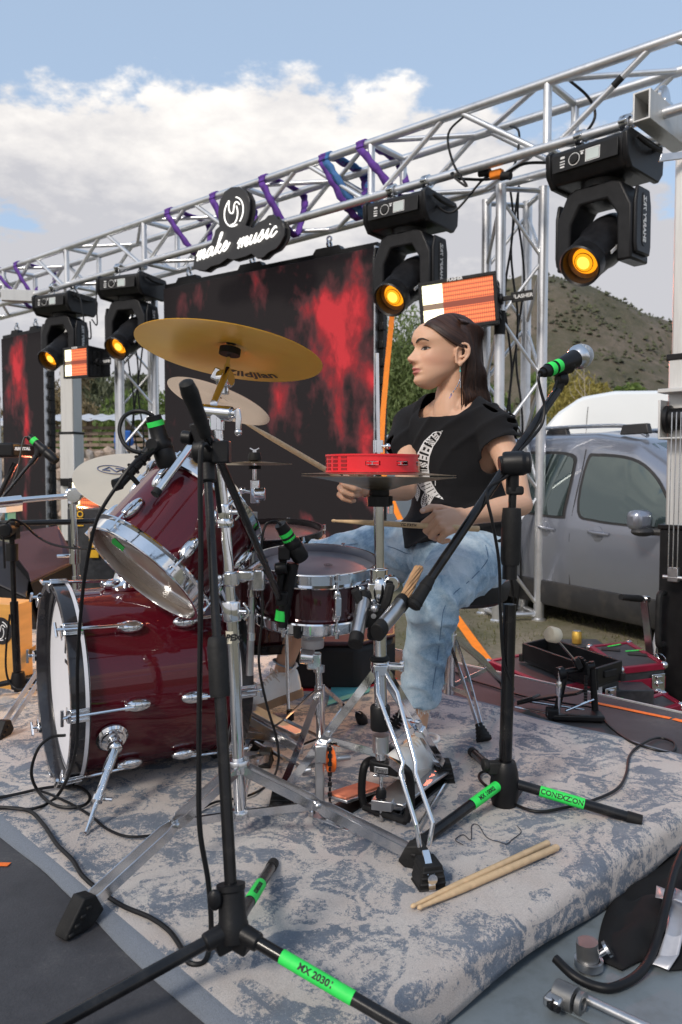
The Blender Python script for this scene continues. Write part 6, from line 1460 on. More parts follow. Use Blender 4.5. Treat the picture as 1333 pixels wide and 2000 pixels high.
# pedal frame: black arch with hanging linkage
fz = at(745, 1490, 1.84).z; fx0 = at(712, 1500, 1.86); fx1 = at(795, 1540, 1.80)
mb = MB(); a_, b_ = at(722, 1486, 1.88), at(790, 1500, 1.80); a2, b2 = at(712, 1590, 1.88), at(793, 1618, 1.80); b2.z = .03; a2.z = .03
mb.tube(catmull([a_.lerp(b_, .5)+V((0,0,.012)), a_, a_.lerp(a2, .2)+V((-.012,0,0)), a2.lerp(a_, .3)+V((-.010,0,0)), a2], 4), .010, 10, sy=.8)
mb.tube(catmull([a_.lerp(b_, .5)+V((0,0,.012)), b_, b_.lerp(b2, .2)+V((.012,0,0)), b2.lerp(b_, .3)+V((.012,0,0)), b2], 4), .010, 10, sy=.8)
mb.tube([a2, b2], .010, 8); mb.build('pedal_frame', M['black'], hs)
mb = MB(); pc = a_.lerp(b_, .45)+V((0,-.012,-.004)); mb.box(pc, (.075,.022,.030), Matrix.Rotation(-.5,3,'Z')); mb.build('frame_head', M['black'], hs, bevel=.006)
mb = MB(); mb.box(pc+V((-.010,-.0155,.0)), (.034,.003,.014), Matrix.Rotation(-.35,3,'Z')); bp_ = mb.build('brand_plate', M['steel'], hs, bevel=.001)
text('lettering', 'Pearl', .013, M['inkblack'], hs, pc+V((-.0108,-.0172,-.001)), V((.94,-.34,0)), V((0,0,1)), shear=.2, ext=.0002)
mb = MB(); l0 = hq(745, 1508); mb.box(l0, (.022,.016,.018)); mb.tube([l0, l0-V((0,0,.07))], .0045, 8); mb.tube([l0-V((.018,0,.008)), l0-V((-.018,0,.008))], .004, 8); mb.build('linkage', M['chrome'], hs, bevel=.002)
mb = MB(); mb.lathe([(0,-.012),(.012,-.012),(.013,.002),(.010,.010),(0,.010)], hq(745, 1548), V((0,0,1)), 16); mb.build('linkage_dial', M['black'], hs)
mb = MB(); mb.box(hq(748, 1570), (.05,.028,.024), Matrix.Rotation(-.3,3,'Z')); mb.tube([hq(745, 1575), hq(745, 1604)], .0045, 8); mb.tube([hq(760, 1574), hq(800, 1578, .1)], .011, 10); mb.build('rocker', M['steel'], hs, bevel=.004)
# footboard under her shoe
fb0, fb1 = at(757, 1568, 1.86), at(862, 1540, 2.14); fb1.z = .035
mb = MB(); sidev = (fb1-fb0).cross(V((0,0,1))).normalized(); mb.bar([fb0, fb0.lerp(fb1, .5)+V((0,0,.004)), fb1], .085, .008, sidev); mb.build('footboard', M['steel'], hs, bevel=.002)
mb = MB(); mb.bar([V((fb0.x, fb0.y, .012)), V((fb1.x, fb1.y, .012))], .075, .008, sidev)
mb.tube([V((fb1.x, fb1.y, .014))-sidev*.05, V((fb1.x, fb1.y, .03))-sidev*.05], .012, 10); mb.build('base_plate', M['black'], hs, bevel=.002)
mb = MB(); 
for s in (-1, 1): mb.tube([V((b2.x, b2.y, .02))+sidev*(.03*s), V((fb1.x, fb1.y, .02))+sidev*(.03*s)], .0035, 6)
mb.build('radius_rods', M['chrome'], hs)

# stick holder clamp on the hi-hat tube
sh = thing('stick_holder', 'black sprung clamp with two silver stick tubes on the hi-hat stand', 'stick holder', hq(735, 1260, -.04))
cl = hq(732, 1180, -.035)
mb = MB(); mb.bar([hq(692, 1150, -.05), hq(702, 1172, -.05), hq(722, 1200, -.045)], .020, .018, V((1,0,.5))); mb.bar([hq(764, 1140, -.05), hq(757, 1170, -.05), hq(744, 1205, -.045)], .020, .018, V((1,0,-.5))); mb.build('clamp_grip', M['rubber'], sh, bevel=.005)
mb = MB(); mb.box(hq(731, 1205, -.045), (.05,.028,.045)); mb.tube([hq(731, 1215, -.045), hq(729, 1250, -.045)], .014, 10); mb.build('clamp_body', M['black'], sh, bevel=.006)
mb = MB(); mb.ball(hq(732, 1188, -.06), .010, 12, 8); mb.lathe([(0,0),(.006,0),(.006,.004),(0,.004)], hq(730, 1203, -.06), V((0,-1,0)), 12); mb.build('spring_pin', M['steel'], sh)
for (x0, y0, x1, y1, w) in ((712, 1168, 696, 1250, .0), (785, 1178, 742, 1230, .0)):
    a_, b_ = hq(x0, y0, -.03 if x0 < 750 else -.055), hq(x1, y1, -.10 if x0 < 750 else -.13)
    d = (b_-a_).normalized()
    mb = MB(); mb.tube([a_, b_], .0155, 18, sy=1.45, ref=V((1,0,0))); mb.build('stick_tube', M['steel'], sh)
    mb = MB(); mb.tube([b_-d*.012, b_+d*.012], .0168, 18, sy=1.42, ref=V((1,0,0))); mb.build('tube_cap', M['rubber'], sh, bevel=.002)
    mb = MB(); mb.tube([a_-d*.008, a_+d*.010], .0170, 18, sy=1.42, ref=V((1,0,0))); mb.build('tube_cap', M['rubber'], sh, bevel=.002)
for i, (dx, lb) in enumerate(((0, 'left bundle rod standing in the silver stick tube'), (9, 'right bundle rod standing in the silver stick tube'))):
    a_, b_ = hq(778+dx, 1186, -.055), hq(816+dx*.6, 1108, .02+.01*i)
    rt = thing('bundle_rod', lb, 'drumstick', a_, 'wooden bundle rods')
    mb = MB(); n_ = 12
    for k in range(6):
        x_, y_, z_ = basis(b_-a_); mb.tube([a_.lerp(b_, f/n_)+x_*(.0055*math.cos(k*1.047+f*.35))+y_*(.0055*math.sin(k*1.047+f*.35)) for f in range(n_+1)], .0030, 6)
    mb.tube([a_, b_], .005, 8); mb.build('dowels', M['rodwood'], rt)
def tape_on(rt, a, b, f0, f1, r, words=None, wsize=.012, up=V((0,0,1)), nm='green_tape'):
    a, b = V(a), V(b); mb = MB(); p, q = a.lerp(b, f0), a.lerp(b, f1); mb.tube([p, q], r, 16, cap=False); o = mb.build(nm, M['tape'], rt)
    if words:
        d = (q-p).normalized(); mid = p.lerp(q, .5); vw = (CAMP-mid); vw = (vw-d*vw.dot(d)).normalized()
        if d.x < 0 and abs(d.x) > .1: d = -d
        y = vw.cross(d); 
        if y.z < 0: d = -d; y = -y
        text('lettering', words, wsize, M['ink'], rt, mid+vw*(r+.0006), d, y, ext=.0003, bold=.0004, bend=r+.0003)
    return o
def mic_body(rt, tip, tail, r, green=None, kind='pencil'):
    d = (tip-tail).normalized(); L_ = (tip-tail).length
    mb = MB()
    if kind == 'vocal':
        mb.lathe([(0,0),(r*.55,0),(r*.62,L_*.05),(r*.66,L_*.30),(r*.95,L_*.62),(r*.98,L_*.70)], tail, d, 28, cap=False); mb.build('mic_body', M['black'], rt)
        mb = MB(); mb.lathe([(r*.9,L_*.68),(r*1.22,L_*.73),(r*1.32,L_*.78),(r*1.32,L_*.80),(r*1.30,L_*.80)], tail, d, 32, cap=False); mb.build('grille_ring', M['chrome2'], rt)
        mb = MB(); mb.lathe([(r*1.30,L_*.79),(r*1.28,L_*.87),(r*1.05,L_*.95),(r*.6,L_*.99),(0,L_)], tail, d, 32, cap=False); mb.build('grille', M['meshy'], rt)
    else:
        mb.lathe([(0,0),(r*.7,0),(r*.75,L_*.12),(r*.8,L_*.45),(r,L_*.5),(r,L_*.62),(r*.96,L_*.63),(r,L_*.64),(r,L_*.93),(r*.9,L_*.97),(r*.85,L_),(0,L_)], tail, d, 24); mb.build('mic_body', M['black'], rt)
    if green:
        for f0, f1 in green: 
            mb = MB(); mb.tube([tail+d*L_*f0, tail+d*L_*f1], r*(.80 if kind != 'vocal' else .72), 18, cap=False); mb.build('green_tape', M['tape'], rt)
m = mat('steel_mesh_grille', (.50, .51, .53), .35, 1, .1, 20); N, L = m.node_tree.nodes, m.node_tree.links
vo = N.new('ShaderNodeTexVoronoi'); vo.inputs['Scale'].default_value = 420; tcx = N.new('ShaderNodeTexCoord'); L.new(tcx.outputs['Object'], vo.inputs['Vector']); bp = N.new('ShaderNodeBump'); bp.inputs['Strength'].default_value = 1; bp.inputs['Distance'].default_value = .003; L.new(vo.outputs['Distance'], bp.inputs['Height']); L.new(bp.outputs[0], N['Principled BSDF'].inputs['Normal']); M['meshy'] = m
def black_tripod(rt, hub, feet, r=.0105, tapes=None, caps=True):
    for i, f in enumerate(feet):
        d = (f-hub).normalized(); mb = MB(); mb.tube([hub+d*.02, f], r, 14); mb.build('leg', M['blackm'], rt)
        mb = MB(); mb.tube([f-d*.03, f+d*.004], r*1.12, 14); mb.build('rubber_foot', M['rubber'], rt)
        if tapes and tapes.get(i):
            for (f0, f1, wd, ws) in tapes[i]: tape_on(rt, hub, f, f0, f1, r+.0006, wd, ws)
fs = thing('microphone_stand', 'black boom microphone stand in the foreground left of centre', 'mic stand', V((fl(455,1815,.1).x, fl(455,1815,.1).y, 0)), 'black microphone stands')
hub = fl(456, 1812, .105); hub2 = hub
feet = [V((-.50, 1.06, .012)), V((.135, 1.10, .012)), fl(534, 1698)+V((0,0,.012))]
black_tripod(fs, hub, feet, tapes={1: [(.26, .62, 'MX 20301', .0145), (.96, 1.1, None, 0)], 2: [(.34, .62, 'CONEXZION', .011), (.93, 1.0, None, 0)]})
for f in feet:
    d = (f-hub).normalized(); mb = MB(); mb.tube([hub-d*.0, hub+d*.05], [.017,.0145], 14); mb.box(hub+d*.018-V((0,0,.012)), (.03,.03,.03), rot3(*basis(d))); mb.build('leg_socket', M['black'], fs, bevel=.004)
j_top = at(405, 905, 1.43); mid = at(419, 1340, 1.345); pd = (j_top-hub).normalized()
mb = MB(); mb.lathe([(0,-.02),(.023,-.02),(.025,.005),(.0225,.012),(.0215,.055),(.0235,.058),(.0235,.066),(0,.066)], hub, pd, 24); mb.ball(hub+V((-.028,-.008,.05)), (.012,.008,.017), 12, 8); mb.build('hub', M['black'], fs, smooth=30)
c1_ = hub.lerp(j_top, .475); c2_ = hub.lerp(j_top, .595)
mb = MB(); mb.tube([hub, c1_], .0102, 20); mb.build('lower_tube', M['blackm'], fs)
mb = MB(); mb.lathe([(0,0),(.0165,0),(.0175,.006),(.0175,.085),(.0155,.098),(.013,.101),(0,.101)], c1_-pd*.005, pd, 24); mb.build('clutch_grip', M['rubber'], fs)
mb = MB(); mb.tube([c1_, j_top], .0080, 18); mb.build('upper_tube', M['blackm'], fs)
mb = MB(); mb.lathe([(0,-.035),(.015,-.035),(.0165,.0),(.0,.0)], j_top-pd*.0, pd, 18); mb.lathe([(0,-.022),(.022,-.022),(.024,-.008),(.024,.008),(.022,.022),(0,.022)], j_top+V((0,0,.022)), V((1,-.2,.0)), 26); mb.box(j_top+V((.028,-.01,.02)), (.03,.036,.04)); mb.box(j_top+V((-.012,0,.048)), (.022,.03,.05), Matrix.Rotation(-.3,3,'Y')); mb.tube([j_top+V((-.025,0,.045)), j_top+V((-.045,.005,.047))], .013, 10); mb.build('boom_joint', M['black'], fs, bevel=.003)
g0 = at(364, 748, 1.33); g1 = at(403, 850, 1.40); be = at(548, 1172, 2.0); bd_ = (be-g1).normalized()
mb = MB(); gd = (g1-g0).normalized(); mb.tube([g0-gd*.004, g0, g0+gd*.02, g0+gd*.05, g0+gd*.085, g1], [.006,.0125,.0155,.0135,.0125,.0115], 22); mb.build('boom_grip', M['rubber'], fs)
mb = MB(); mb.tube([g1, j_top+V((.016,-.004,.022)), be], .0083, 18); mb.build('boom', M['blackm'], fs)
mb = MB(); mb.box(be+V((.004,.0,.004)), (.03,.03,.034)); mb.build('boom_end', M['black'], fs, bevel=.004)
# clip + snare mic
sm_ = thing('snare_microphone', 'black microphone with green tape aimed at the snare, on the boom end', 'microphone', at(570, 1150, 2.02))
mb = MB(); mb.tube([at(552, 1225, 2.04), at(556, 1190, 2.04), at(573, 1100, 2.03)], [.012,.0155,.0155], 18); mb.build('thread_sleeve', M['black'], sm_)
mb = MB(); mb.tube([at(549, 1212, 2.04), at(552, 1192, 2.04)], .0165, 18, cap=False); mb.build('green_tape', M['tape'], sm_)
mb = MB(); mb.tube([at(546, 1155, 2.03), at(556, 1072, 2.02)], .010, 14); mb.lathe([(0,-.016),(.015,-.016),(.017,0),(.015,.014),(0,.014)], at(550, 1110, 2.0), V((1,0,.1)), 18); mb.box(at(556, 1080, 2.02), (.03,.026,.035)); mb.tube([at(560, 1060, 2.02), at(572, 1048, 2.02)], .014, 12); mb.build('mic_clip', M['black'], sm_, bevel=.003)
mic_body(sm_, at(590, 1092, 2.04), at(548, 1024, 2.0), .0225, [(.20, .30), (.36, .42)])
def cable(label, P, r=.0035, k=8, grp='black cables on the stage'):
    mb = MB(); mb.tube(catmull(P, k), r, 8); o = mb.build('cable', M['cable']); tag(o, label, 'cable', grp); return o
z_ = lambda x, y: fl(x, y, .017)
cable('thin cable from the snare microphone looping down to the rug', [at(548, 1024, 2.0), at(538, 1018, 2.0), at(520, 1025, 1.98), at(512, 1060, 1.97), at(512, 1130, 1.97), at(513, 1200, 1.96), at(506, 1290, 1.95), at(520, 1370, 1.95), at(540, 1440, 1.95), at(544, 1490, 1.95), z_(528, 1528), z_(490, 1552), z_(440, 1563), z_(412, 1570), z_(360, 1600), z_(319, 1626), z_(255, 1634), z_(210, 1619), z_(176, 1592), z_(131, 1566), z_(75, 1544), z_(30, 1552), z_(-30, 1560)], .0032)
cable('black cable running down the foreground stand and across the rug to the left', [at(430, 1000, 1.50), at(416, 900, 1.43), at(400, 868, 1.38), at(392, 905, 1.37), at(393, 1100, 1.37), at(391, 1300, 1.36), at(389, 1500, 1.35), at(391, 1620, 1.34), at(407, 1720, 1.34), at(413, 1800, 1.34), fl(410, 1850, .02), fl(397, 1880, .012), fl(370, 1880, .012), fl(354, 1850, .014), z_(330, 1817), z_(292, 1791), z_(240, 1769), z_(195, 1739), z_(161, 1709), z_(142, 1679), z_(112, 1649), z_(86, 1611), z_(56, 1583), z_(0, 1577), z_(-40, 1578)], .0046)
cable('black cable from the rack tom microphone hanging past the bass drum', [at(300, 878, 1.80), at(262, 905, 1.74), at(232, 945, 1.72), at(192, 1010, 1.72), at(172, 1090, 1.74), at(160, 1180, 1.78), at(152, 1300, 1.82), at(152, 1420, 1.85), at(143, 1490, 1.86), z_(112, 1555), z_(67, 1579), z_(20, 1578), z_(-30, 1572)], .0042)
cable('cable looped in a ring on the rug before the bass drum', [at(128, 1436, 2.03), at(100, 1440, 2.0), at(75, 1463, 1.98), at(62, 1510, 1.98), z_(78, 1549), z_(112, 1574), z_(161, 1574), z_(176, 1555), z_(150, 1536), z_(94, 1538), z_(37, 1550), z_(-20, 1562)], .0040)
rs_ = thing('microphone_stand', 'black boom microphone stand to the right of the drummer', 'mic stand', V((fl(985,1575).x, fl(985,1575).y, 0)), 'black microphone stands')
pb = fl(985, 1578, .0); RY = pb.y; pt = at(1003, 925, RY); hubc = at(986, 1528, RY)
feet = [fl(1250, 1612)+V((0,0,.012)), fl(812, 1662)+V((0,0,.012)), fl(923, 1478)+V((0,0,.014))]
hb0 = hubc+V((0,0,.005)); pdr = (pt-pb).normalized()
black_tripod(rs_, hb0, feet, r=.0125, tapes={0: [(.27, .60, 'CONEXZION', .017)], 1: [(.10, .40, 'MX 10002', .014)]})
mb = MB(); mb.lathe([(0,-.055),(.030,-.055),(.036,-.030),(.036,.0),(.032,.030),(.026,.052),(.024,.055),(0,.055)], hubc, pdr, 32); mb.build('hub', M['black'], rs_)
mb = MB(); q = hubc+V((-.045,-.01,.048)); mb.lathe([(0,-.008),(.006,-.008),(.016,.0),(.016,.012),(0,.014)], q, V((-1,-.2,0)), 14); mb.box(hubc+V((-.028,-.01,.042)), (.03,.024,.03)); mb.build('hub_knob', M['rubber'], rs_, bevel=.003)
mb = MB(); l1 = at(996, 1180, RY); l2 = at(999, 1070, RY); mb.tube([pb+V((0,0,.004)), l1], .0160, 22); mb.build('lower_tube', M['blackm'], rs_)
mb = MB(); mb.lathe([(0,-.004),(.021,-.004),(.024,.010),(.0245,.10),(.022,.135),(.0,.137)], at(997, 1100, RY), pdr, 26); mb.build('clutch_grip', M['rubber'], rs_)
mb = MB(); mb.lathe([(0,-.02),(.018,-.02),(.018,.02),(0,.02)], at(996, 1115, RY), pdr, 20); mb.build('clutch_ring', M['black'], rs_)
mb = MB(); mb.tube([at(998, 1060, RY), pt], .0098, 18); mb.build('upper_tube', M['blackm'], rs_)
jc = at(1003, 905, RY-.01)
mb = MB(); mb.lathe([(0,-.036),(.028,-.036),(.030,-.028),(.030,.014),(.026,.018),(.026,.03),(0,.034)], jc+V((.010,-.005,.0)), V((1,-.25,.05)), 30); mb.tube([jc+V((-.034,0,-.004)), jc+V((-.005,0,.0))], .021, 14); mb.tube([jc+V((0,.008,-.02)), at(1001, 960, RY)], .016, 14); mb.build('boom_joint', M['black'], rs_, bevel=.003)
mb = MB(); mb.box(at(1006, 958, RY), (.04,.03,.022)); mb.build('joint_knob', M['rubber'], rs_, bevel=.006)
b0, b1 = at(1092, 758, 2.05), at(836, 1138, 1.80)
mb = MB(); mb.tube([b0, b1], .0108, 20); mb.build('boom', M['blackm'], rs_)
g0 = at(806, 1186, 1.77); gd = (g0-b1).normalized()
mb = MB(); mb.tube([b1-gd*.012, b1, b1+gd*.012, b1+gd*.013, b1+gd*.05, g0-gd*.014, g0-gd*.013, g0-gd*.004, g0], [.012,.0135,.0155,.0145,.0160,.0178,.0165,.0175,.013], 24); mb.build('boom_grip', M['rubber'], rs_)
vm = thing('vocal_microphone', 'silver headed vocal microphone with green tape atop the right boom', 'microphone', at(1100, 750, 2.05))
mt, mp_ = at(1057, 731, 2.0), at(1147, 697, 2.10); 
mic_body(vm, at(1148, 690, 2.10), at(1062, 727, 2.0), .0245, [(.10, .20), (.25, .34)], 'vocal')
mb = MB(); d = (mp_-mt).normalized(); mb.tube([at(1083, 722, 2.04), at(1112, 712, 2.06)], [.019,.023], 18); mb.tube([at(1096, 722, 2.05), at(1097, 740, 2.05)], .012, 10); mb.lathe([(0,-.012),(.016,-.012),(.017,.012),(0,.012)], at(1097, 741, 2.05), V((1,.3,.1)), 18); mb.tube([at(1096, 745, 2.05), at(1088, 764, 2.05)], .013, 14); mb.build('mic_clip', M['black'], vm, bevel=.002)
mb = MB(); mb.tube([at(1056, 730, 1.995), at(1066, 726, 2.005)], [.009,.012], 12); mb.build('plug', M['black'], vm)
cable('cable wrapped along the boom and pole of the right microphone stand', [at(1056, 731, 1.995), at(1052, 740, 1.99), at(1057, 765, 1.99), at(1064, 795, 1.99), at(1058, 830, 1.98), at(1035, 860, 1.96), at(1017, 880, 1.94), at(1015, 895, 1.93), at(990, 930, 1.92), at(955, 952, 1.90), at(952, 975, 1.88), at(962, 1020, 1.88), at(975, 1100, 1.90), at(978, 1200, 1.91), at(984, 1290, 1.92), at(998, 1340, 1.93), at(990, 1400, 1.94), at(978, 1450, 1.95), at(985, 1490, 1.95), at(1005, 1520, 1.97), z_(1022, 1535)], .0038)
cable('long cable curling over the rug and the dark stage to the right', [z_(1022, 1540), z_(1000, 1565), z_(970, 1548), z_(941, 1527), z_(937, 1512), z_(955, 1509), z_(985, 1550), z_(1009, 1572), z_(1053, 1585), z_(1104, 1577), z_(1158, 1563), z_(1205, 1541), z_(1223, 1512), z_(1230, 1476), z_(1252, 1454), fl(1285, 1441, .004), fl(1317, 1451, .004), fl(1310, 1469, .006), z_(1272, 1462), z_(1230, 1447), fl(1190, 1418, .004), fl(1165, 1385, .003), fl(1120, 1376, .003), fl(1060, 1366, .003), fl(1017, 1358, .003), fl(960, 1340, .003), fl(915, 1326, .003), fl(872, 1302, .003)], .0038)
tm = thing('tom_microphone', 'black clip microphone with green tape above the rack tom rim', 'microphone', at(300, 880, 1.84))
mic_body(tm, at(329, 912, 1.86), at(300, 812, 1.84), .0245, [(.10, .20), (.48, .54)])
mb = MB(); mb.tube([at(310, 866, 1.84), at(292, 880, 1.83), at(236, 944, 1.78)], [.016,.013,.011], 16); mb.tube([at(236, 944, 1.78), at(224, 948, 1.77)], .014, 14)
for f in (.15, .3, .55, .75): p = at(292, 880, 1.83).lerp(at(236, 944, 1.78), f); mb.tube([p, p.lerp(at(236, 944, 1.78), .03)], .0165, 16)
mb.build('mic_clamp', M['black'], tm)
mb = MB(); mb.lathe([(0,-.010),(.013,-.010),(.013,.010),(0,.010)], at(296, 868, 1.82), V((.3,-1,0)), 16); mb.build('clamp_knob', M['rubber'], tm); mb = MB(); mb.tube([at(246, 918, 1.78), at(270, 945, 1.80)], .006, 8); mb.build('clamp_screw', M['rubber'], tm)
cable('grey cable arching from the tom microphone to its clamp', [at(300, 813, 1.84), at(285, 805, 1.84), at(262, 804, 1.84), at(242, 815, 1.83), at(234, 838, 1.82), at(240, 862, 1.81), at(255, 878, 1.80), at(275, 885, 1.80)], .0048)
def stick(name, label, a, b, rt=None, m_=None, grp='drumsticks'):
    """a = butt, b = tip"""
    t_ = thing(name, label, 'drumstick', (a+b)/2, grp); L_ = (b-a).length; d = (b-a).normalized()
    mb = MB(); R = .0075
    mb.lathe([(0,0),(R*.8,.001),(R,.004),(R,L_*.70),(R*.9,L_*.78),(R*.48,L_*.965),(R*.45,L_*.97),(R*.62,L_*.98),(R*.55,L_*.993),(R*.2,L_)], a, d, 18); mb.build('shaft', m_ or M['wood'], t_)
    return t_
a_, b_ = fl(1072, 1646, .02), fl(803, 1771, .018); stick('drumstick', 'farther drumstick of the pair lying on the rug', a_, b_)
a_, b_ = fl(1090, 1654, .02), fl(816, 1774, .018); stick('drumstick', 'nearer drumstick of the pair lying on the rug', a_, b_)
# loose black thread on the rug
M['thread'] = mat('thread', (.02,.02,.03), .8)
cable('tangle of thin black thread on the rug near the right stand', [fl(905, 1650, .012), fl(890, 1640, .012), fl(905, 1630, .012), fl(920, 1640, .013), fl(922, 1612, .012), fl(935, 1612, .012), fl(948, 1632, .012), fl(960, 1640, .012), fl(975, 1644, .012), fl(990, 1648, .012), fl(1000, 1640, .012), fl(1018, 1625, .012), fl(1010, 1612, .012)], .0009, grp='threads').data.materials[0] = M['thread']

kp = thing('kick_pedal', 'spare black chain kick pedal with felt beater on the stage edge', 'pedal', fl(1120, 1410))
def K(px, py, Y=2.62): return at(px, py, Y)
bl_, br_ = fl(1085, 1405), fl(1163, 1398)
mb = MB(); mb.tube([bl_+V((0,0,.01)), K(1103, 1322, bl_.y+.0), K(1105, 1310, bl_.y)], [.012,.011,.011], 12, sy=.7); mb.tube([V((br_.x, br_.y, .01)), K(1157, 1305, br_.y), K(1155, 1292, br_.y)], [.012,.011,.011], 12, sy=.7); mb.build('post', M['black'], kp)
mb = MB(); tl_, tr_ = K(1096, 1315, bl_.y), K(1160, 1300, br_.y); mb.tube([tl_, tr_], .011, 14); mb.lathe([(0,-.01),(.022,-.01),(.022,.012),(0,.012)], tl_+V((-.004,0,0)), tr_-tl_, 22); mb.build('axle', M['black'], kp)
mb = MB(); cp = tl_.lerp(tr_, .62); ax_ = (tr_-tl_).normalized(); mb.ring(cp, ax_, .012, .034, -.006, .006, 28); 
for k in range(18):
    a = k*.3-1.5; xx, yy, _ = basis(ax_); q = cp+(xx*math.cos(a)+yy*math.sin(a))*.036; mb.box(q, (.010,.010,.010), rot3(xx, yy, ax_))
for k in range(9): mb.box(cp+V((.005,-.034+.0,-.018-.010*k)), (.010,.008,.008))
mb.build('chain_sprocket', M['black'], kp)
mb = MB(); bt = K(1082, 1242, 2.55); sb = cp+V((-.008,-.01,.01)); mb.tube([sb, bt], .0038, 10); mb.build('beater_shaft', M['chrome'], kp)
mb = MB(); dd = (V((-.8,-.5,.25))).normalized(); mb.lathe([(0,-.024),(.020,-.024),(.025,-.017),(.026,.012),(.021,.019),(0,.021)], bt+V((-.003,0,.004)), dd, 24); mb.build('beater', mat('cream_felt', (.62,.55,.42), .9, 0, .1, 20, .5, 200), kp)
mb = MB(); mb.box(sb.lerp(bt, .10), (.022,.022,.04), Matrix.Rotation(-.5, 3, 'Y')); mb.build('beater_clamp', M['black'], kp, bevel=.003)
mb = MB(); q = K(1092, 1345, bl_.y-.01); mb.tube([K(1093, 1305, bl_.y-.01), K(1092, 1398, bl_.y-.01)], .0045, 10); mb.lathe([(0,-.025),(.008,-.025),(.010,-.018),(.010,.018),(.008,.025),(0,.025)], q, V((0,0,1)), 14); mb.build('spring', M['chrome'], kp)
hf, ht_ = fl(1018, 1372, .02), K(1135, 1352, 2.63)
mb = MB(); sv = (ht_-hf).cross(V((0,0,1))).normalized(); mb.bar([hf, hf.lerp(ht_, .28)+V((0,0,.004)), ht_], .06, .009, sv); mb.build('footboard', M['black'], kp, bevel=.003)
mb = MB(); mb.bar([hf+V((0,0,.007)), hf.lerp(ht_, .27)+V((0,0,.012))], .058, .010, sv); mb.build('heel_plate', M['blackm'], kp, bevel=.003)
mb = MB(); 
for s in (-.04, .05): mb.tube([V((hf.x, hf.y, .012))-sv*s, V(((bl_.x+br_.x)/2, (bl_.y+br_.y)/2, .012))-sv*s*1.3], .0035, 8)
mb.tube([K(1105,1388,bl_.y), V((br_.x-.01,br_.y-.01,.06))], .004, 8); mb.build('radius_rods', M['chrome'], kp)
mb = MB(); mb.box(V(((bl_.x+br_.x)/2, (bl_.y+br_.y)/2-.015, .012)), (.17, .075, .02), Matrix.Rotation(-.1, 3, 'Z')); mb.box(V((bl_.x-.012, bl_.y, .022)), (.035,.045,.035)); mb.build('base_clamp', M['black'], kp, bevel=.005)
mb = MB(); mb.box(fl(1075, 1395, .02), (.02,.012,.006), Matrix.Rotation(.6,3,'Z')); mb.build('wing_screw', M['chrome'], kp, bevel=.001)
def case(label, A_, B_, C_, zb, Hs, lidn='flight_case', grp='burgundy edged flight cases', extra=True, dish=False):
    """top-face corners: A near corner, B right, C left/back from A"""
    zt = A_.z; D_ = B_+(C_-A_)
    rt = thing(lidn, label, 'flight case', V(((B_.x+C_.x)/2, (B_.y+C_.y)/2, zb)), grp)
    mb = MB(); dn = V((0,0,zb-zt)); T_ = [A_, B_, D_, C_]; cen = (A_+D_)/2
    ins = [p+(cen-p).normalized()*.006 for p in T_]
    mb.prismw([p+V((0,0,zb-zt)) for p in ins], V((0,0,zt-zb-.004))); mb.build('case_body', M['casetop'], rt, smooth=0)
    for i in range(4):
        p, q = T_[i], T_[(i+1) % 4]; d = (q-p).normalized(); inn = (cen-(p+q)/2); inn = (inn-d*inn.dot(d)).normalized()
        for z0, z1 in ((-.026, .002), (-.115, -.060), (zb-zt, zb-zt+.025)):
            mb = MB(); mb.prismw([p+V((0,0,z0))-inn*.002, q+V((0,0,z0))-inn*.002, q+V((0,0,z0))+inn*(.024 if z0 == -.026 else .003), p+V((0,0,z0))+inn*(.024 if z0 == -.026 else .003)], V((0,0,z1-z0)))
            mb.build('edge_trim', M['burg'], rt, smooth=0, bevel=.002)
    for p in T_:
        mb = MB(); mb.ball(p+(cen-p).normalized()*.008+V((0,0,-.008)), .018, 12, 8); mb.build('ball_corner', M['chrome2'], rt)
    for p, q in ((A_, B_), (C_, A_)):
        d = (q-p).normalized(); nn = V((d.y, -d.x, 0)); nn = nn if nn.dot(cen-p) < 0 else -nn
        for f in ((.82,) if (q-p).length < .5 else (.25, .75)):
            c_ = p.lerp(q, f)+nn*.005+V((0,0,-.085)); mb = MB(); mb.box(c_, (.075,.008,.085), rot3(d, -nn, V((0,0,1)))); mb.lathe([(0,0),(.016,0),(.014,.010),(0,.010)], c_, nn, 14); mb.box(c_+nn*.010, (.036,.010,.010), rot3(d, -nn, V((0,0,1)))); mb.box(c_+nn*.008+V((0,0,.026)), (.03,.008,.016), rot3(d, -nn, V((0,0,1)))); mb.build('butterfly_latch', M['chrome2'], rt, bevel=.002)
    return rt, cen, T_
A_, B_, C_ = fl(1087, 1347, -.04), fl(1212, 1318, -.04), fl(950, 1290, -.04)
c1, cen, T_ = case('burgundy trimmed flight case carrying the open black tray', A_, B_, C_, GZ, .28)
for (x0, y0, x1, y1, m_) in ((950, 1345, 968, 1360, 'yg'), (975, 1338, 1005, 1350, 'or'), (1015, 1355, 1050, 1366, 'yg')): pass
M['ygtape'] = mat('yellow_green_tape', (.50, .85, .04), .5); 
d = (A_-C_).normalized(); nn = V((d.y, -d.x, 0)); nn = nn if nn.dot(cen-A_) < 0 else -nn
for f, w_, m_ in ((.10, .07, M['ygtape']), (.34, .08, M['otape']), (.5, .06, M['ygtape']), (.66, .06, M['otape']), (.80, .07, M['ygtape'])):
    mb = MB(); mb.box(C_.lerp(A_, f)+nn*.006+V((0,0,-.045)), (w_,.002,.035), rot3(d, -nn, V((0,0,1)))); mb.build('colour_tape', m_, c1, smooth=0)
d2 = (B_-A_).normalized(); n2_ = V((d2.y, -d2.x, 0)); n2_ = n2_ if n2_.dot(cen-A_) < 0 else -n2_
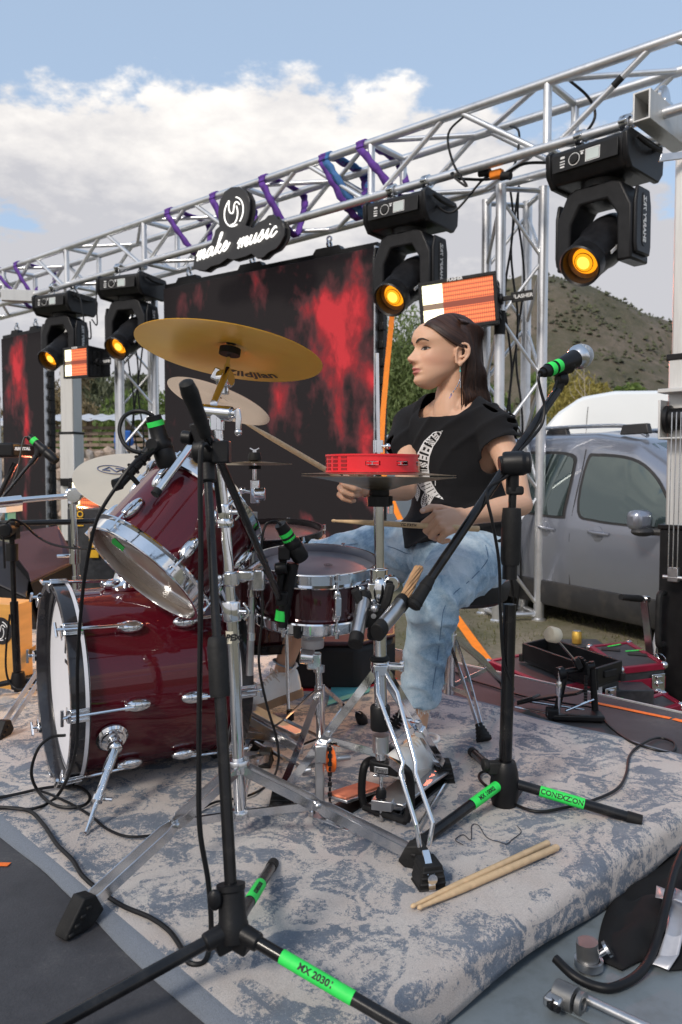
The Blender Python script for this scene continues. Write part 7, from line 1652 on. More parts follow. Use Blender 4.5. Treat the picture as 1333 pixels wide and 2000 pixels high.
mb = MB(); mb.box(A_.lerp(B_, .62)+n2_*.006+V((0,0,-.05)), (.05,.002,.045), rot3(d2, -n2_, V((0,0,1)))); mb.build('paper_label', M['headw'], c1, smooth=0)
A2, B2, C2 = fl(1212, 1306, -.045), fl(1300, 1296, -.045), fl(1150, 1261, -.045)
c2, cen2, T2 = case('burgundy trimmed flight case farther back, half behind the mast base', A2, B2, C2, GZ, .28)
for f, g_ in ((.75, .35), (.45, .75)):
    p = A2+(C2-A2)*f+(B2-A2)*g_; mb = MB(); mb.box(p+V((0,0,.0005)), (.09,.045,.003), Matrix.Rotation(-.35,3,'Z')); mb.build('recessed_handle', M['underside'], c2, smooth=0, bevel=.001)
    mb = MB(); mb.ring(p, V((0,0,1)), .001, .003, -.001, .002, 8); 
for f, g_ in ((.9, .55), (.6, .8)):
    p = A2+(C2-A2)*f+(B2-A2)*g_; mb = MB(); mb.box(p+V((0,0,.001)), (.10,.010,.002), Matrix.Rotation(-.3+f,3,'Z')); mb.build('green_tape', M['tape'], c2, smooth=0)
gx_ = thing('small_road_case', 'dark road case with a green X tape, below the other cases', 'flight case', fl(1215, 1390, GZ), None)
q = at(1213, 1373, 3.36); mb = MB(); mb.box(q+V((.05,.09,-.06)), (.20,.14,.22)); mb.build('case_body', M['casetop'], gx_, bevel=.004)
mb = MB(); mb.box(q+V((-.003,.018,.0)), (.036,.003,.034)); mb.build('green_tape', M['tape'], gx_, smooth=0); text('lettering', 'X', .028, M['ink'], gx_, q+V((-.003,.016,.0)), V((1,0,0)), V((0,0,1)), bold=.0008)
A3, B3, C3 = fl(1262, 1400, -.17), fl(1330, 1372, -.17), fl(1236, 1380, -.17)
c3, *_ = case('low burgundy trimmed case wedged beside the stage near the mast', fl(1262, 1398, -.17), fl(1335, 1375, -.17), fl(1225, 1372, -.17), GZ, .15)
# open black tray on the case
tr = thing('open_tray', 'empty black open tray resting on the flight case', 'tray', fl(1110, 1290, -.03))
Tz = .048; P = [fl(1020, 1256, Tz), fl(1163, 1306, Tz), fl(1216, 1290, Tz), fl(1100, 1246, Tz)]; cenT = sum(P, V((0,0,0)))/4
P = [P[0], P[1], P[2], P[0]+P[2]-P[1]]
zlow = -.034
mb = MB(); mb.prismw([V((p.x, p.y, zlow)) for p in P], V((0,0,.012))); mb.build('floor_panel', M['casetop'], tr, smooth=0)
for i in range(4):
    p, q = P[i], P[(i+1) % 4]; d = (q-p).normalized(); inn = cenT-(p+q)/2; inn = (inn-d*inn.dot(d)).normalized()
    mb = MB(); mb.prismw([V((p.x, p.y, zlow)), V((q.x, q.y, zlow)), V((q.x, q.y, zlow))+inn*.014, V((p.x, p.y, zlow))+inn*.014], V((0,0,Tz-zlow-.001*(i % 2)))); mb.build('side_wall', M['black'], tr, smooth=0, bevel=.002)
    mb = MB(); mb.tube([V((p.x, p.y, zlow-.002)), V((p.x, p.y, zlow+.03))], .014, 12); mb.build('corner_cap', M['rubber'], tr)
mb = MB(); mb.box(P[1].lerp(P[2], .5)+V((.003,-.006,-.035)), (.08,.008,.03), Matrix.Rotation(.6,3,'Z')); mb.build('side_latch', M['rubber'], tr, bevel=.003)
# beer can on the grass
cn = gp(1127, 4.62); cn = V((cn.x, cn.y, GZ)); cq = at(1127, 1262, 4.3); cn = V((cq.x, 4.3, GZ)); 
can = thing('drink_can', 'gold drink can standing behind the black tray', 'can', V((cq.x, 4.3, -.16)))
st_ = at(1127, 1245, 4.3); mb = MB(); mb.lathe([(0,-.035),(.020,-.035),(.026,-.030),(.026,.026),(.021,.034),(.021,.036),(.019,.034),(0,.033)], st_, V((0,0,1)), 28); mb.build('can_body', mat('gold_can', (.80,.50,.10), .28, .8, .15, 30, dirt=(.25,.15,.05), dirts=30, dirta=.6), can)
mb = MB(); mb.lathe([(0,.034),(.020,.035),(.021,.037),(.020,.038)], st_, V((0,0,1)), 28); mb.build('can_lid', M['chrome2'], can)
crt = thing('wooden_block', 'dark wooden block on the grass holding up the drink can', 'block', V((st_.x, 4.3, GZ))); mb = MB(); mb.box(V((st_.x+.02, 4.34, (GZ+st_.z-.035)/2)), (.26,.18,st_.z-.035-GZ)); mb.build('block', M['casetop'], crt, bevel=.006)

def WP(px, py, Y): return at(px, py, Y)
# floor wedges
def wedge(label, grille, Y, back, drop, m_=None):
    rt = thing('floor_monitor', label, 'speaker', V((WP(grille[0][0], grille[0][1], Y[0]).x, Y[0], 0)), 'floor monitor wedges')
    G = [WP(x, y, yy) for (x, y), yy in zip(grille, Y)]
    cen = sum(G, V((0,0,0)))/len(G); n = (G[1]-G[0]).cross(G[2]-G[0]).normalized(); n = n if n.dot(CAMP-cen) > 0 else -n
    mb = MB(); mb.prismw([g-n*.012 for g in G], n*.012); mb.build('grille', m_ or M['wedge'], rt, bevel=.006, smooth=30)
    mb = MB(); low = [V((g.x+back[0], g.y+back[1], 0.005)) for g in G]; n_ = len(G); up_ = [g-n*.014 for g in G]
    mb.add(up_+low, [tuple(range(n_)), tuple(range(2*n_-1, n_-1, -1))]+[(i, (i+1) % n_, n_+(i+1) % n_, n_+i) for i in range(n_)]); mb.build('cabinet', M['black'], rt, smooth=0)
    return rt
wedge('floor monitor wedge with reddish grille behind the cajon', [(24, 1075), (30, 1040), (113, 1026), (141, 1078), (141, 1098), (60, 1135), (56, 1118)], [4.3, 4.55, 4.6, 4.35, 4.32, 4.05, 4.08], (0, .18), .1)
wedge('dark floor monitor wedge at the left edge behind the black stand', [(-70, 1110), (-60, 1040), (22, 1060), (58, 1130), (52, 1165)], [4.2, 4.6, 4.6, 4.15, 4.0], (0, .16), .1, mat('dark_grille', (.022,.02,.024), .6, 0, .2, 60, .5, 400))
# cajon
cj = thing('cajon', 'birch cajon box drum with round black emblem at the left edge', 'drum', fl(20, 1365))
Ac, Bc, Cc = fl(33, 1352), fl(66, 1335), fl(-50, 1342)
mb = MB(); Hc = .335; P = [Ac, Bc, Bc+(Cc-Ac), Cc]; mb.prismw(P, V((0,0,Hc))); mb.build('box', M['birch'], cj, smooth=0, bevel=.004)
dC = (Ac-Cc).normalized(); nC = V((dC.y, -dC.x, 0)); nC = nC if nC.dot(CAMP-Ac) > 0 else -nC
mb = MB(); mb.prismw([Cc+nC*.001, Ac+nC*.001, Ac+nC*.004, Cc+nC*.004], V((0,0,Hc-.002))); mb.build('tapa', mat('cajon_front', (.60,.30,.07), .4, 0, .15, 5, .1, 60, stretch=(1,1,5)), cj, smooth=0)
q = rp(3, 1232, Ac+nC*.005, nC); mb = MB(); mb.lathe([(0,0),(.052,0),(.052,.0015),(0,.0015)], q, nC, 36); mb.build('emblem', M['inkblack'], cj)
c0 = q+nC*.0022; xd = dC if dC.x > 0 else -dC; R0 = .036
for st__ in (arc(118, 290, 1), arc(75, -52, 1), S_([(-.47,.88),(-.52,.35),(-.35,0),(-.1,-.05),(.0,.2),(.1,.55),(.35,.62),(.62,.4)]), S_([(.3,.35),(.42,-.1),(.32,-.55),(.05,-.82),(-.3,-.85)])):
    mb = MB(); mb.tube(st__, .0022, 6); mb.build('emblem_line', M['print'], cj)
# chrome boom stand behind the bass drum
ls = thing('cymbal_stand', 'chrome boom stand at the left with a long horizontal arm behind the bass drum', 'stand', V((WP(150, 1000, 2.95).x, 2.95, 0)), 'chrome cymbal stands')
Yl = 2.95; v0, v1, v2, v3 = WP(143, 985, Yl), WP(147, 1085, Yl), WP(150, 1125, Yl), V((WP(152, 1100, Yl).x, Yl, .10))
mb = MB(); mb.tube([v0, v2], .0125, 16); mb.build('upper_tube', M['chrome'], ls); mb = MB(); mb.tube([v2, v3], .016, 18); mb.build('lower_tube', M['chrome'], ls)
mb = MB(); mb.lathe([(0,-.03),(.020,-.03),(.021,.03),(0,.03)], v1, V((0,0,1)), 20); mb.tube([v1, v1+V((-.06,-.02,.0))], .006, 8); mb.build('collar', M['chrome'], ls)
mb = MB(); mb.lathe([(0,-.026),(.026,-.026),(.028,0),(.026,.026),(0,.026)], WP(146, 967, Yl), V((.2,-1,0)), 24); mb.tube([v0, WP(146, 967, Yl)], .018, 14); mb.tube([WP(132,965,Yl), WP(160,962,Yl)], .020, 14); mb.build('boom_tilter', M['chrome'], ls, bevel=.002)
mb = MB(); mb.tube([WP(-60, 988, 2.72), WP(42, 977, 2.83)], .018, 18); mb.build('arm_sleeve', M['chrome'], ls); mb = MB(); mb.tube([WP(40, 977, 2.83), WP(212, 962, 3.05)], .0105, 16); mb.build('arm', M['chrome'], ls)
lh = V((v3.x, Yl, .30))
for f in (V((-1.06, 2.47, .03)), V((-.62, 3.2, .03)), V((-1.35, 3.2, .03))): dleg(ls, lh, lh.lerp(f, .5), f, V((v3.x, Yl, .12)))
# black stand in front of the cajon
bs = thing('microphone_stand', 'black microphone stand standing before the cajon at the left edge', 'mic stand', fl(38, 1362), 'black microphone stands')
bY = fl(40, 1365).y; a0_, a1_, a2_ = WP(24, 1050, bY), WP(28, 1175, bY), WP(36, 1350, bY)
mb = MB(); mb.tube([a1_, a2_], .0145, 16); mb.build('lower_tube', M['blackm'], bs); mb = MB(); mb.tube([a0_, a1_], .0095, 14); mb.build('upper_tube', M['blackm'], bs)
mb = MB(); mb.tube([WP(24,1062,bY), WP(24,1095,bY)], .022, 16); mb.build('clutch_grip', M['rubber'], bs)
mb = MB(); mb.box(WP(20, 1035, bY), (.06,.05,.07)); mb.lathe([(0,-.03),(.026,-.03),(.026,.03),(0,.03)], WP(16, 1035, bY-.03), V((0,1,0)), 20); mb.build('boom_joint', M['black'], bs, bevel=.006)
mb = MB(); mb.tube([WP(-60, 1024, bY), WP(195, 1018, bY+.1)], .0105, 16); mb.tube([WP(24, 1024, bY), WP(36, 1022, bY)], .015, 12); mb.build('boom', M['blackm'], bs)
hb3 = WP(37, 1345, bY); hb3.z = .07
black_tripod(bs, hb3, [V((hb3.x-.33, hb3.y-.10, .012)), V((hb3.x+.30, hb3.y+.12, .012)), V((hb3.x-.02, hb3.y+.34, .012))], r=.0105)
mb = MB(); mb.lathe([(0,-.03),(.026,-.03),(.028,.0),(.022,.03),(0,.03)], hb3, V((0,0,1)), 20); mb.build('hub', M['black'], bs)
cable('black cable hanging around the left stand', [WP(20, 1200, bY-.02), WP(14, 1250, bY-.02), WP(12, 1300, bY-.02), WP(18, 1330, bY-.02), WP(34, 1345, bY-.03), fl(60, 1345, .06), fl(78, 1348, .05)], .004)
cable('cable drooping from the left stand across to the tom', [WP(10, 1110, bY-.05), WP(8, 1040, bY-.05), WP(20, 1016, bY-.05), WP(45, 1022, bY-.03), WP(70, 1045, bY), WP(100, 1062, bY), WP(140, 1070, bY), WP(195, 1072, bY)], .0042)
# keyboard
kb = thing('keyboard', 'black electric piano seen end on at the left edge', 'keyboard', WP(10, 895, 4.4))
k0_, k1_ = WP(-120, 878, 4.2), WP(36, 880, 4.4)
mb = MB(); mb.box((k0_+k1_)/2+V((0,.12,0)), ((k1_-k0_).length, .30, .075)); mb.build('body', M['black'], kb, bevel=.012)
q = WP(22, 877, 4.12); text('lettering', 'RECITAL', .022, M['print'], kb, V((WP(22,880,4.12).x-.0, (k0_.y+k1_.y)/2+.12-.151, WP(22,877,4.3).z)), V((1,0,0)), V((0,0,1)), shear=.25, bold=.001)
ks_ = thing('keyboard_stand', 'black crossed stand under the electric piano at the left edge', 'stand', V((WP(-10, 1100, 4.4).x, 4.4, 0)))
mb = MB(); mb.tube([WP(-90,1150,4.3), WP(30,905,4.4)], .014, 10); mb.build('leg', M['blackm'], ks_); mb = MB(); mb.tube([WP(30,1150,4.45), WP(-90,905,4.45)], .014, 10); mb.build('leg', M['blackm'], ks_)
pp = thing('paper_stack', 'white papers with a teal edge lying on a support below the piano', 'paper', WP(5, 998, 4.0)); mb = MB(); mb.box(WP(-2, 990, 4.0), (.16,.2,.05), None); mb.build('sheets', M['headw'], pp); mb = MB(); mb.box(WP(21, 1005, 3.98), (.012,.1,.10)); mb.build('folder_edge', M['teal'], pp)
# far mic on boom at left
lm = thing('microphone_stand', 'thin black boom stand reaching up to the mic beside the keyboard', 'mic stand', V((WP(-60, 1000, 3.9).x, 3.9, 0)), 'black microphone stands')
mb = MB(); mb.tube([WP(-30, 1015, 3.8), WP(74, 888, 3.95)], .0085, 12); mb.tube([WP(60, 905, 3.93), WP(72, 890, 3.95)], .013, 10); mb.build('boom', M['blackm'], lm)
mb = MB(); pz = WP(-30, 1015, 3.8); mb.tube([pz, V((pz.x, pz.y, .02))], .011, 12); mb.build('upright_tube', M['blackm'], lm)
mb = MB(); mb.lathe([(0,0),(.13,0),(.12,.02),(0,.03)], V((pz.x, pz.y, 0)), V((0,0,1)), 30); mb.build('round_base', M['black'], lm)
fm = thing('instrument_microphone', 'black mic with green band by the narrow left screen', 'microphone', WP(85, 880, 3.95))
mic_body(fm, WP(111, 901, 3.92), WP(58, 853, 3.95), .024, [(.12, .24)]); mb = MB(); mb.tube([WP(74, 890, 3.95), WP(80, 874, 3.95)], .018, 10); mb.build('mic_clip', M['black'], fm)
cable('thin cable curving down from the mic beside the keyboard', [WP(58, 853, 3.95), WP(48, 856, 3.95), WP(42, 880, 3.93), WP(35, 920, 3.9), WP(22, 950, 3.88)], .0045)
# road case with yellow print behind the stand
yc = thing('road_case', 'black road case with yellow side label under the low strobe panel', 'flight case', V((WP(170, 1100, 5.3).x, 5.3, GZ)))
q0_ = WP(136, 992, 5.3); q1_ = WP(212, 992, 5.3); mb = MB(); mb.box(V(((q0_.x+q1_.x)/2, 5.55, (q0_.z+GZ)/2)), (q1_.x-q0_.x+.05, .45, q0_.z-GZ)); mb.build('case_body', M['casetop'], yc, bevel=.01)
mb = MB(); mb.box(WP(184, 1060, 5.31), (.06,.01,.20)); mb.build('yellow_panel', M['yellow'], yc); text('lettering', 'CODI', .06, M['yellow'], yc, WP(156, 992, 5.315)-V((0,0,.05)), V((0,0,-1)), V((1,0,0)), bold=.001)
mb = MB()
for k in range(9): mb.ball(WP(150, 1010+14*k, 5.315), .007, 8, 6)
stuff(mb.build('rivets', M['chrome2'], yc))
# dark bag and lid at the back of the kit, teal sheet
bg_ = thing('soft_case', 'dark burgundy soft case lying behind the snare stand', 'bag', fl(680, 1345))
mb = MB(); vs = []; cb0 = fl(690, 1300, 0.0)
P = [fl(560, 1352), fl(700, 1352), fl(772, 1330), fl(772, 1280), fl(600, 1280)]; mb.prismw([V((p.x, p.y, .004)) for p in P], V((0,0,.17))); mb.build('bag_body', M['underside'], bg_, bevel=.02)
mb = MB(); mb.prismw([V((p.x, p.y, .175)) for p in P], V((0,0,.018))); mb.build('bag_lid', mat('bag_lid', (.055,.018,.026), .45, 0, .2, 8), bg_, bevel=.008)
mb = MB(); mb.prismw([V((p.x, p.y-.004, .001)) for p in [fl(560, 1354), fl(702, 1354), fl(776, 1330), fl(770, 1330)]], V((0,0,.012))); mb.build('red_piping', M['red'], bg_)
tl = thing('teal_sheet', 'flat teal sheet lying on the rug behind the hi-hat stand', 'sheet', fl(680, 1345, .02)); mb = MB(); mb.prismw([fl(640, 1378, .014), fl(648, 1342, .016), fl(726, 1322, .016), fl(722, 1352, .014)], V((0,0,.003))); mb.build('sheet', M['teal'], tl, smooth=0)
# bass drum pedal (double pedal slave parts) under her right foot and by the snare stand
dp = thing('bass_drum_pedal', 'silver chain drive bass drum pedal with orange cam by the snare stand', 'pedal', fl(640, 1600))
Yd = fl(640, 1605).y
def Dq(px, py, dy=0): return at(px, py, Yd+dy)
mb = MB(); mb.bar([Dq(625, 1462), Dq(625, 1560), Dq(632, 1585), Dq(660, 1598)], .022, .020, V((1,0,0))); mb.box(Dq(628, 1470), (.03,.03,.045)); mb.build('post', M['steel'], dp, bevel=.004)
mb = MB(); mb.prismw([fl(604, 1598, .004), fl(680, 1628, .004), fl(696, 1614, .004), fl(630, 1588, .004)], V((0,0,.007))); mb.build('base_plate', M['steel'], dp, bevel=.002)
mb = MB(); 
for x_, y_ in ((610, 1592), (668, 1616)): q = fl(x_, y_, .012); mb.tube([q-V((0,0,.012)), q+V((0,0,.014))], .0035, 8); mb.lathe([(0,0),(.008,0),(.008,.006),(0,.006)], q+V((0,0,.004)), V((0,0,1)), 6)
mb.build('height_screws', M['chrome'], dp)
axd = V((1,.35,0)).normalized()
mb = MB(); cmc = Dq(645, 1483); mb.lathe([(0,-.008),(.024,-.008),(.030,-.006),(.030,.006),(.024,.008),(0,.008)], cmc, axd, 30); mb.build('cam', M['orange'], dp)
mb = MB(); mb.lathe([(0,.008),(.020,.008),(.018,.012),(0,.013)], cmc, axd, 24); mb.tube([cmc-axd*.03, cmc+axd*.05], .007, 12); mb.build('axle', M['steel'], dp)
mb = MB(); xx, yy, _ = basis(axd)
pts_ = [cmc+V((0,-.0,0))+(V((0,-1,0))*math.cos(a)+V((0,0,1))*math.sin(a))*.031 for a in [1.5, 1.2, .9, .6, .3, 0]]+[cmc+V((0,-.031,-.012*k)) for k in range(1, 9)]
for i, p in enumerate(pts_): mb.box(p, (.010 if i % 2 else .006, .006, .009))
mb.build('chain', M['black'], dp)
mb = MB(); f0_, f1_ = Dq(645, 1565, -.0), fl(860, 1545, .05); f0_ = at(655, 1560, Yd+.02); f1_ = at(730, 1535, Yd+.16); sv = (f1_-f0_).cross(V((0,0,1))).normalized(); mb.bar([f0_, f1_], .07, .008, sv); mb.build('footboard', M['steel'], dp, bevel=.002)
mb = MB(); mb.bar([f0_+V((0,0,.006))+(f1_-f0_)*.03, f1_+V((0,0,.006))], .055, .006, sv); mb.build('orange_inlay', mat('salmon_inlay', (.80,.26,.14), .45), dp, bevel=.002)
mb = MB(); mb.bar([V((f0_.x, f0_.y, .01)), V((f1_.x, f1_.y, .01))], .06, .006, sv); mb.build('floor_plate', M['black'], dp)
mb = MB(); mb.tube([cmc+axd*.04+V((0,.0,0)), Dq(590, 1500, .2), Dq(500, 1450, .45)], .006, 8); mb.lathe([(0,-.012),(.012,-.012),(.012,.012),(0,.012)], Dq(600, 1505, .17), V((1,0,.2)), 10); mb.build('drive_shaft', M['chrome2'], dp)
# pedal beneath her other shoe at the bass drum
p2_ = thing('bass_drum_pedal', 'silver kick pedal under the shoe at the bass drum', 'pedal', fl(500, 1430))
h0, h1 = fl(590, 1415, .02), at(478, 1385, 2.52); sv = (h1-h0).cross(V((0,0,1))).normalized()
h0 = at(598, 1440, 2.50); h0 = fl(590, 1432, .03)
mb = MB(); mb.bar([h0, h0.lerp(h1, .3), at(470, 1372, 2.50)], .085, .009, sv); mb.build('footboard', M['steel'], p2_, bevel=.002)
mb = MB(); mb.bar([V((h0.x, h0.y, .012)), V((h1.x-.1, h1.y, .012))], .10, .01, sv); mb.build('base_plate', M['chrome2'], p2_)
mb = MB(); mb.tube([V((h1.x-.06, h1.y-.07, .01)), V((h1.x-.06, h1.y-.07, .2))], .011, 10); mb.tube([V((h1.x-.06, h1.y+.07, .01)), V((h1.x-.06, h1.y+.07, .2))], .011, 10); mb.tube([V((h1.x-.06, h1.y-.09, .2)), V((h1.x-.06, h1.y+.09, .2))], .009, 10); mb.build('frame', M['steel'], p2_)
# chrome linkage bars seen by the shoe
mb = MB(); mb.bar([at(470, 1395, 2.3), at(590, 1465, 2.1)], .026, .014, V((0,0,1))); mb.bar([at(470, 1432, 2.3), at(560, 1445, 2.15)], .02, .012, V((0,0,1))); mb.build('linkage_bar', M['chrome2'], p2_, bevel=.002)

th_ = thing('drum_throne', 'black round drum throne with chrome tripod under the drummer', 'stool', V((.37, 2.62, 0)))
TZs = .50
mb = MB(); mb.lathe([(0,-.085),(.13,-.085),(.155,-.07),(.165,-.03),(.160,-.008),(.12,.0),(0,.004)], V((.38,2.56,TZs)), V((0,0,1)), 40); mb.build('seat', mat('black_vinyl', (.015,.015,.017), .4, 0, .1, 20, .2, 200), th_)
mb = MB(); mb.tube([V((.36,2.62,.12)), V((.37,2.60,TZs-.08))], .014, 14); mb.tube([V((.36,2.62,.10)), V((.365,2.61,.30))], .018, 14); mb.build('post', M['chrome'], th_)
for f in (fl(942, 1452)+V((0,0,.03)), fl(775, 1425)+V((0,0,.03)), V((.62, 2.95, .03))):
    hh = V((.36,2.62,.29)); d = (f-hh).normalized(); kn = hh.lerp(f, .5)+V((0,0,.02)); side = d.cross(V((0,0,1))).normalized()
    mb = MB()
    for s in (-1, 1): mb.bar([hh+side*(.006*s), hh.lerp(f, .12)+side*(.013*s)+V((0,0,.015)), kn+side*(.012*s), f+side*(.006*s)], .016, .0024, V((0,0,1)))
    mb.build('leg', M['chrome2'], th_)
    mb = MB(); mb.bar([V((.36,2.62,.12)), hh.lerp(f, .62)], .015, .003, V((0,0,1))); mb.build('brace', M['chrome2'], th_)
    mb = MB(); 
    for k in range(5): mb.lathe([(0,-.004),(.013+.003*k,-.004),(.012+.003*k,.005),(0,.005)], f+d*(-.028+.011*k), d, 14)
    mb.tube([f-d*.03, f+d*.016], .010, 10); mb.build('rubber_foot', M['rubber'], th_)
def remeshed(mb, voxel, smooth_it=3, factor=.5):
    me = bpy.data.meshes.new('tmp'); me.from_pydata([tuple(p) for p in mb.v], [], mb.f); o = bpy.data.objects.new('tmp', me); COL.objects.link(o)
    bm = bmesh.new(); bm.from_mesh(me); bmesh.ops.recalc_face_normals(bm, faces=bm.faces[:]); bm.to_mesh(me); bm.free()
    r = o.modifiers.new('r', 'REMESH'); r.mode = 'VOXEL'; r.voxel_size = voxel
    if smooth_it: s = o.modifiers.new('s', 'SMOOTH'); s.factor = factor; s.iterations = smooth_it
    dg = bpy.context.evaluated_depsgraph_get(); dg.update(); out = bpy.data.meshes.new_from_object(o.evaluated_get(dg)); COL.objects.unlink(o); bpy.data.objects.remove(o); return out
def limb(mb, pts, rs, n=20):
    P = [V(p) for p in pts]; PP = catmull(P, 6) if len(P) > 2 else [P[0].lerp(P[1], i/6) for i in range(7)]
    m_ = len(PP)-1; R = []
    for i in range(m_+1):
        t = i/m_*(len(rs)-1); k = min(int(t), len(rs)-2); f = t-k; f = f*f*(3-2*f); R.append(rs[k]+(rs[k+1]-rs[k])*f)
    mb.tube(PP, R, n); mb.ball(PP[0], R[0], 18, 12); mb.ball(PP[-1], R[-1], 18, 12)
def loft(mb, rings, n=40, e=2.2):
    """rings: (centre, xdir, halfwidth, ydir, halfdepth)"""
    vs = []
    for c, xd, a, yd, b in rings:
        for j in range(n):
            t = 2*PI*j/n; cx, sx = math.cos(t), math.sin(t)
            vs.append(c+xd*(a*math.copysign(abs(cx)**(2/e), cx))+yd*(b*math.copysign(abs(sx)**(2/e), sx)))
    m_ = len(rings); fs = [(i*n+j, i*n+(j+1) % n, (i+1)*n+(j+1) % n, (i+1)*n+j) for i in range(m_-1) for j in range(n)]
    fs += [tuple(range(n-1, -1, -1)), tuple((m_-1)*n+j for j in range(n))]; mb.add(vs, fs)
Zu = V((0,0,1))
TNn = V((-.74, -.67, 0)).normalized(); SD = V((.67, -.74, 0)).normalized()       # chest direction; her left
pelv = at(893, 1078, 2.45); neckb = at(884, 790, 2.40)
def spine(z):
    f = (z-pelv.z)/(neckb.z-pelv.z); p = pelv.lerp(neckb, f); p = V((p.x, p.y, z)); return p - TNn*(.022*math.sin(max(0, min(1, f))*PI))
shL, shR = at(968, 843, 2.29), at(806, 840, 2.51)
elL, wrL = at(1018, 985, 2.15), at(912, 1010, 2.03)
elR, wrR = at(792, 956, 2.34), at(708, 952, 2.20)
hipL, hipR = pelv+SD*.088, pelv-SD*.088
knL, anL = at(842, 1168, 2.04), at(812, 1428, 2.15)
knR, anR = at(614, 1102, 2.72), at(556, 1300, 2.73)
person = thing('person', 'woman drummer with long brown hair, black print tee and pale blue jeans', 'person', V((pelv.x, pelv.y, 0)))
HF = V((-.945, -.325, -.01)).normalized(); HS = Zu.cross(HF).normalized(); HU = HF.cross(HS)
HO = V((.314, 2.385, at(890, 692, 2.31).z)); HK = 1.0
def H(x, y, z): return HO+(HF*(x*1.15 if x > 0 else x)+HS*y+HU*z)*HK
def itab(T, z):
    if z <= T[0][0]: return T[0][1]
    for (a, b), (c, d) in zip(T, T[1:]):
        if z <= c: t = (z-a)/(c-a); return b+(d-b)*(t*t*(3-2*t)*.5+t*.5)
    return T[-1][1]
FT = [(-.094,.050),(-.090,.070),(-.082,.084),(-.070,.0905),(-.060,.0885),(-.054,.0855),(-.049,.0905),(-.044,.093),(-.0405,.0885),(-.036,.0945),(-.031,.0925),(-.022,.089),(0,.087),(.014,.084),(.026,.084),(.040,.0915),(.055,.094),(.075,.089),(.092,.076),(.104,.055),(.111,.025),(.114,.0)]
BT = [(-.094,.045),(-.085,.025),(-.07,.016),(-.05,-.022),(-.03,-.072),(0,-.092),(.03,-.097),(.06,-.093),(.085,-.074),(.102,-.045),(.111,-.018),(.114,-.0)]
WT = [(-.094,.010),(-.090,.020),(-.082,.027),(-.072,.0355),(-.055,.0475),(-.035,.0545),(-.01,.0645),(.02,.071),(.05,.072),(.075,.064),(.095,.047),(.107,.028),(.112,.014),(.114,.003)]
g = lambda d, s: math.exp(-(d/s)**2)
def sm_(T, z, w):
    lo, hi = T[0][0], T[-1][0]; w = max(0.0, min(w, z-lo, hi-z)); return sum(itab(T, z+w*k/3) for k in range(-3, 4))/7
def head_pt(th, z):
    Fd, Fv, Bv, Wv = itab(FT, z), sm_(FT, z, .010), sm_(BT, z, .008), sm_(WT, z, .008); xc, a = (Fv+Bv)/2, (Fv-Bv)/2
    c, s_ = math.cos(th), math.sin(th); x = xc+a*c; y = Wv*math.copysign(abs(s_)**.92, s_)
    if c > 0:
        ay = abs(y); x += (Fd-Fv)*g(y, .024)
        nb = itab([(-.024,0),(-.019,.007),(-.014,.018),(-.008,.0235),(-.003,.0225),(.006,.0165),(.016,.0105),(.026,.006),(.034,.002),(.04,0)], z); nw = itab([(-.02,.013),(-.008,.0135),(0,.011),(.02,.009),(.035,.011)], z)
        x += nb*g(y, nw)
        x += .0085*g(ay-.0135, .0065)*g(z+.0125, .0085)                      # nostril wings
        x -= .0070*g(ay-.029, .0150)*g(z-.021, .0115)                        # eye sockets
        x += .0030*g(ay-.036, .020)*g(z-.044, .008)                          # brow ridge
        x += .0035*g(ay-.042, .018)*g(z+.006, .016)                          # cheekbone
        x -= .0030*g(ay-.018, .008)*g(z+.002, .008)
        if ay < .03:
            x += (.0030*g(z+.035, .0035)+.0036*g(z+.0465, .004)-.0035*g(z+.0405, .0016))*g(ay, .018)
            x -= .0035*g(ay-.026, .006)*g(z+.041, .006)
        x -= .0015*g(z+.056, .004)*g(ay, .02)
        x += .002*g(z+.072, .012)*g(ay, .018)
    return x, y, z
body = MB(); n = 120; zs = [-.094+.208*i/84 for i in range(85)]
vs = [H(*head_pt(2*PI*j/n, z)) for z in zs for j in range(n)]
body.add(vs, [(i*n+j, i*n+(j+1) % n, (i+1)*n+(j+1) % n, (i+1)*n+j) for i in range(len(zs)-1) for j in range(n)]+[tuple(range(n-1, -1, -1)), tuple((len(zs)-1)*n+j for j in range(n))])
for sd_i in (1, -1):                                                         # ears
    cy = .0695*sd_i
    E = lambda x, z, o=0: H(x, cy+sd_i*(.006+o), z)
    loop = [E(.004,-.026,-.002), E(.006,-.010,-.002), E(.006,.004,-.002), E(.004,.016,.0), E(-.004,.028,.004), E(-.014,.031,.008), E(-.024,.026,.012), E(-.028,.013,.014), E(-.026,-.002,.012), E(-.018,-.014,.009), E(-.010,-.023,.005), E(-.004,-.030,.002)]
    body.tube(catmull(loop, 4), .0042, 8)
    body.tube(catmull([E(-.004,.018,.002), E(-.014,.020,.006), E(-.019,.010,.009), E(-.016,-.002,.007), E(-.006,-.010,.002)], 4), .0032, 8)
    body.ball(E(-.004,-.027,.002), (.0065,.0055,.009), 12, 8); body.ball(E(-.010,.002,-.006), (.014,.006,.026), 14, 10, rot3(HF, HS, HU))
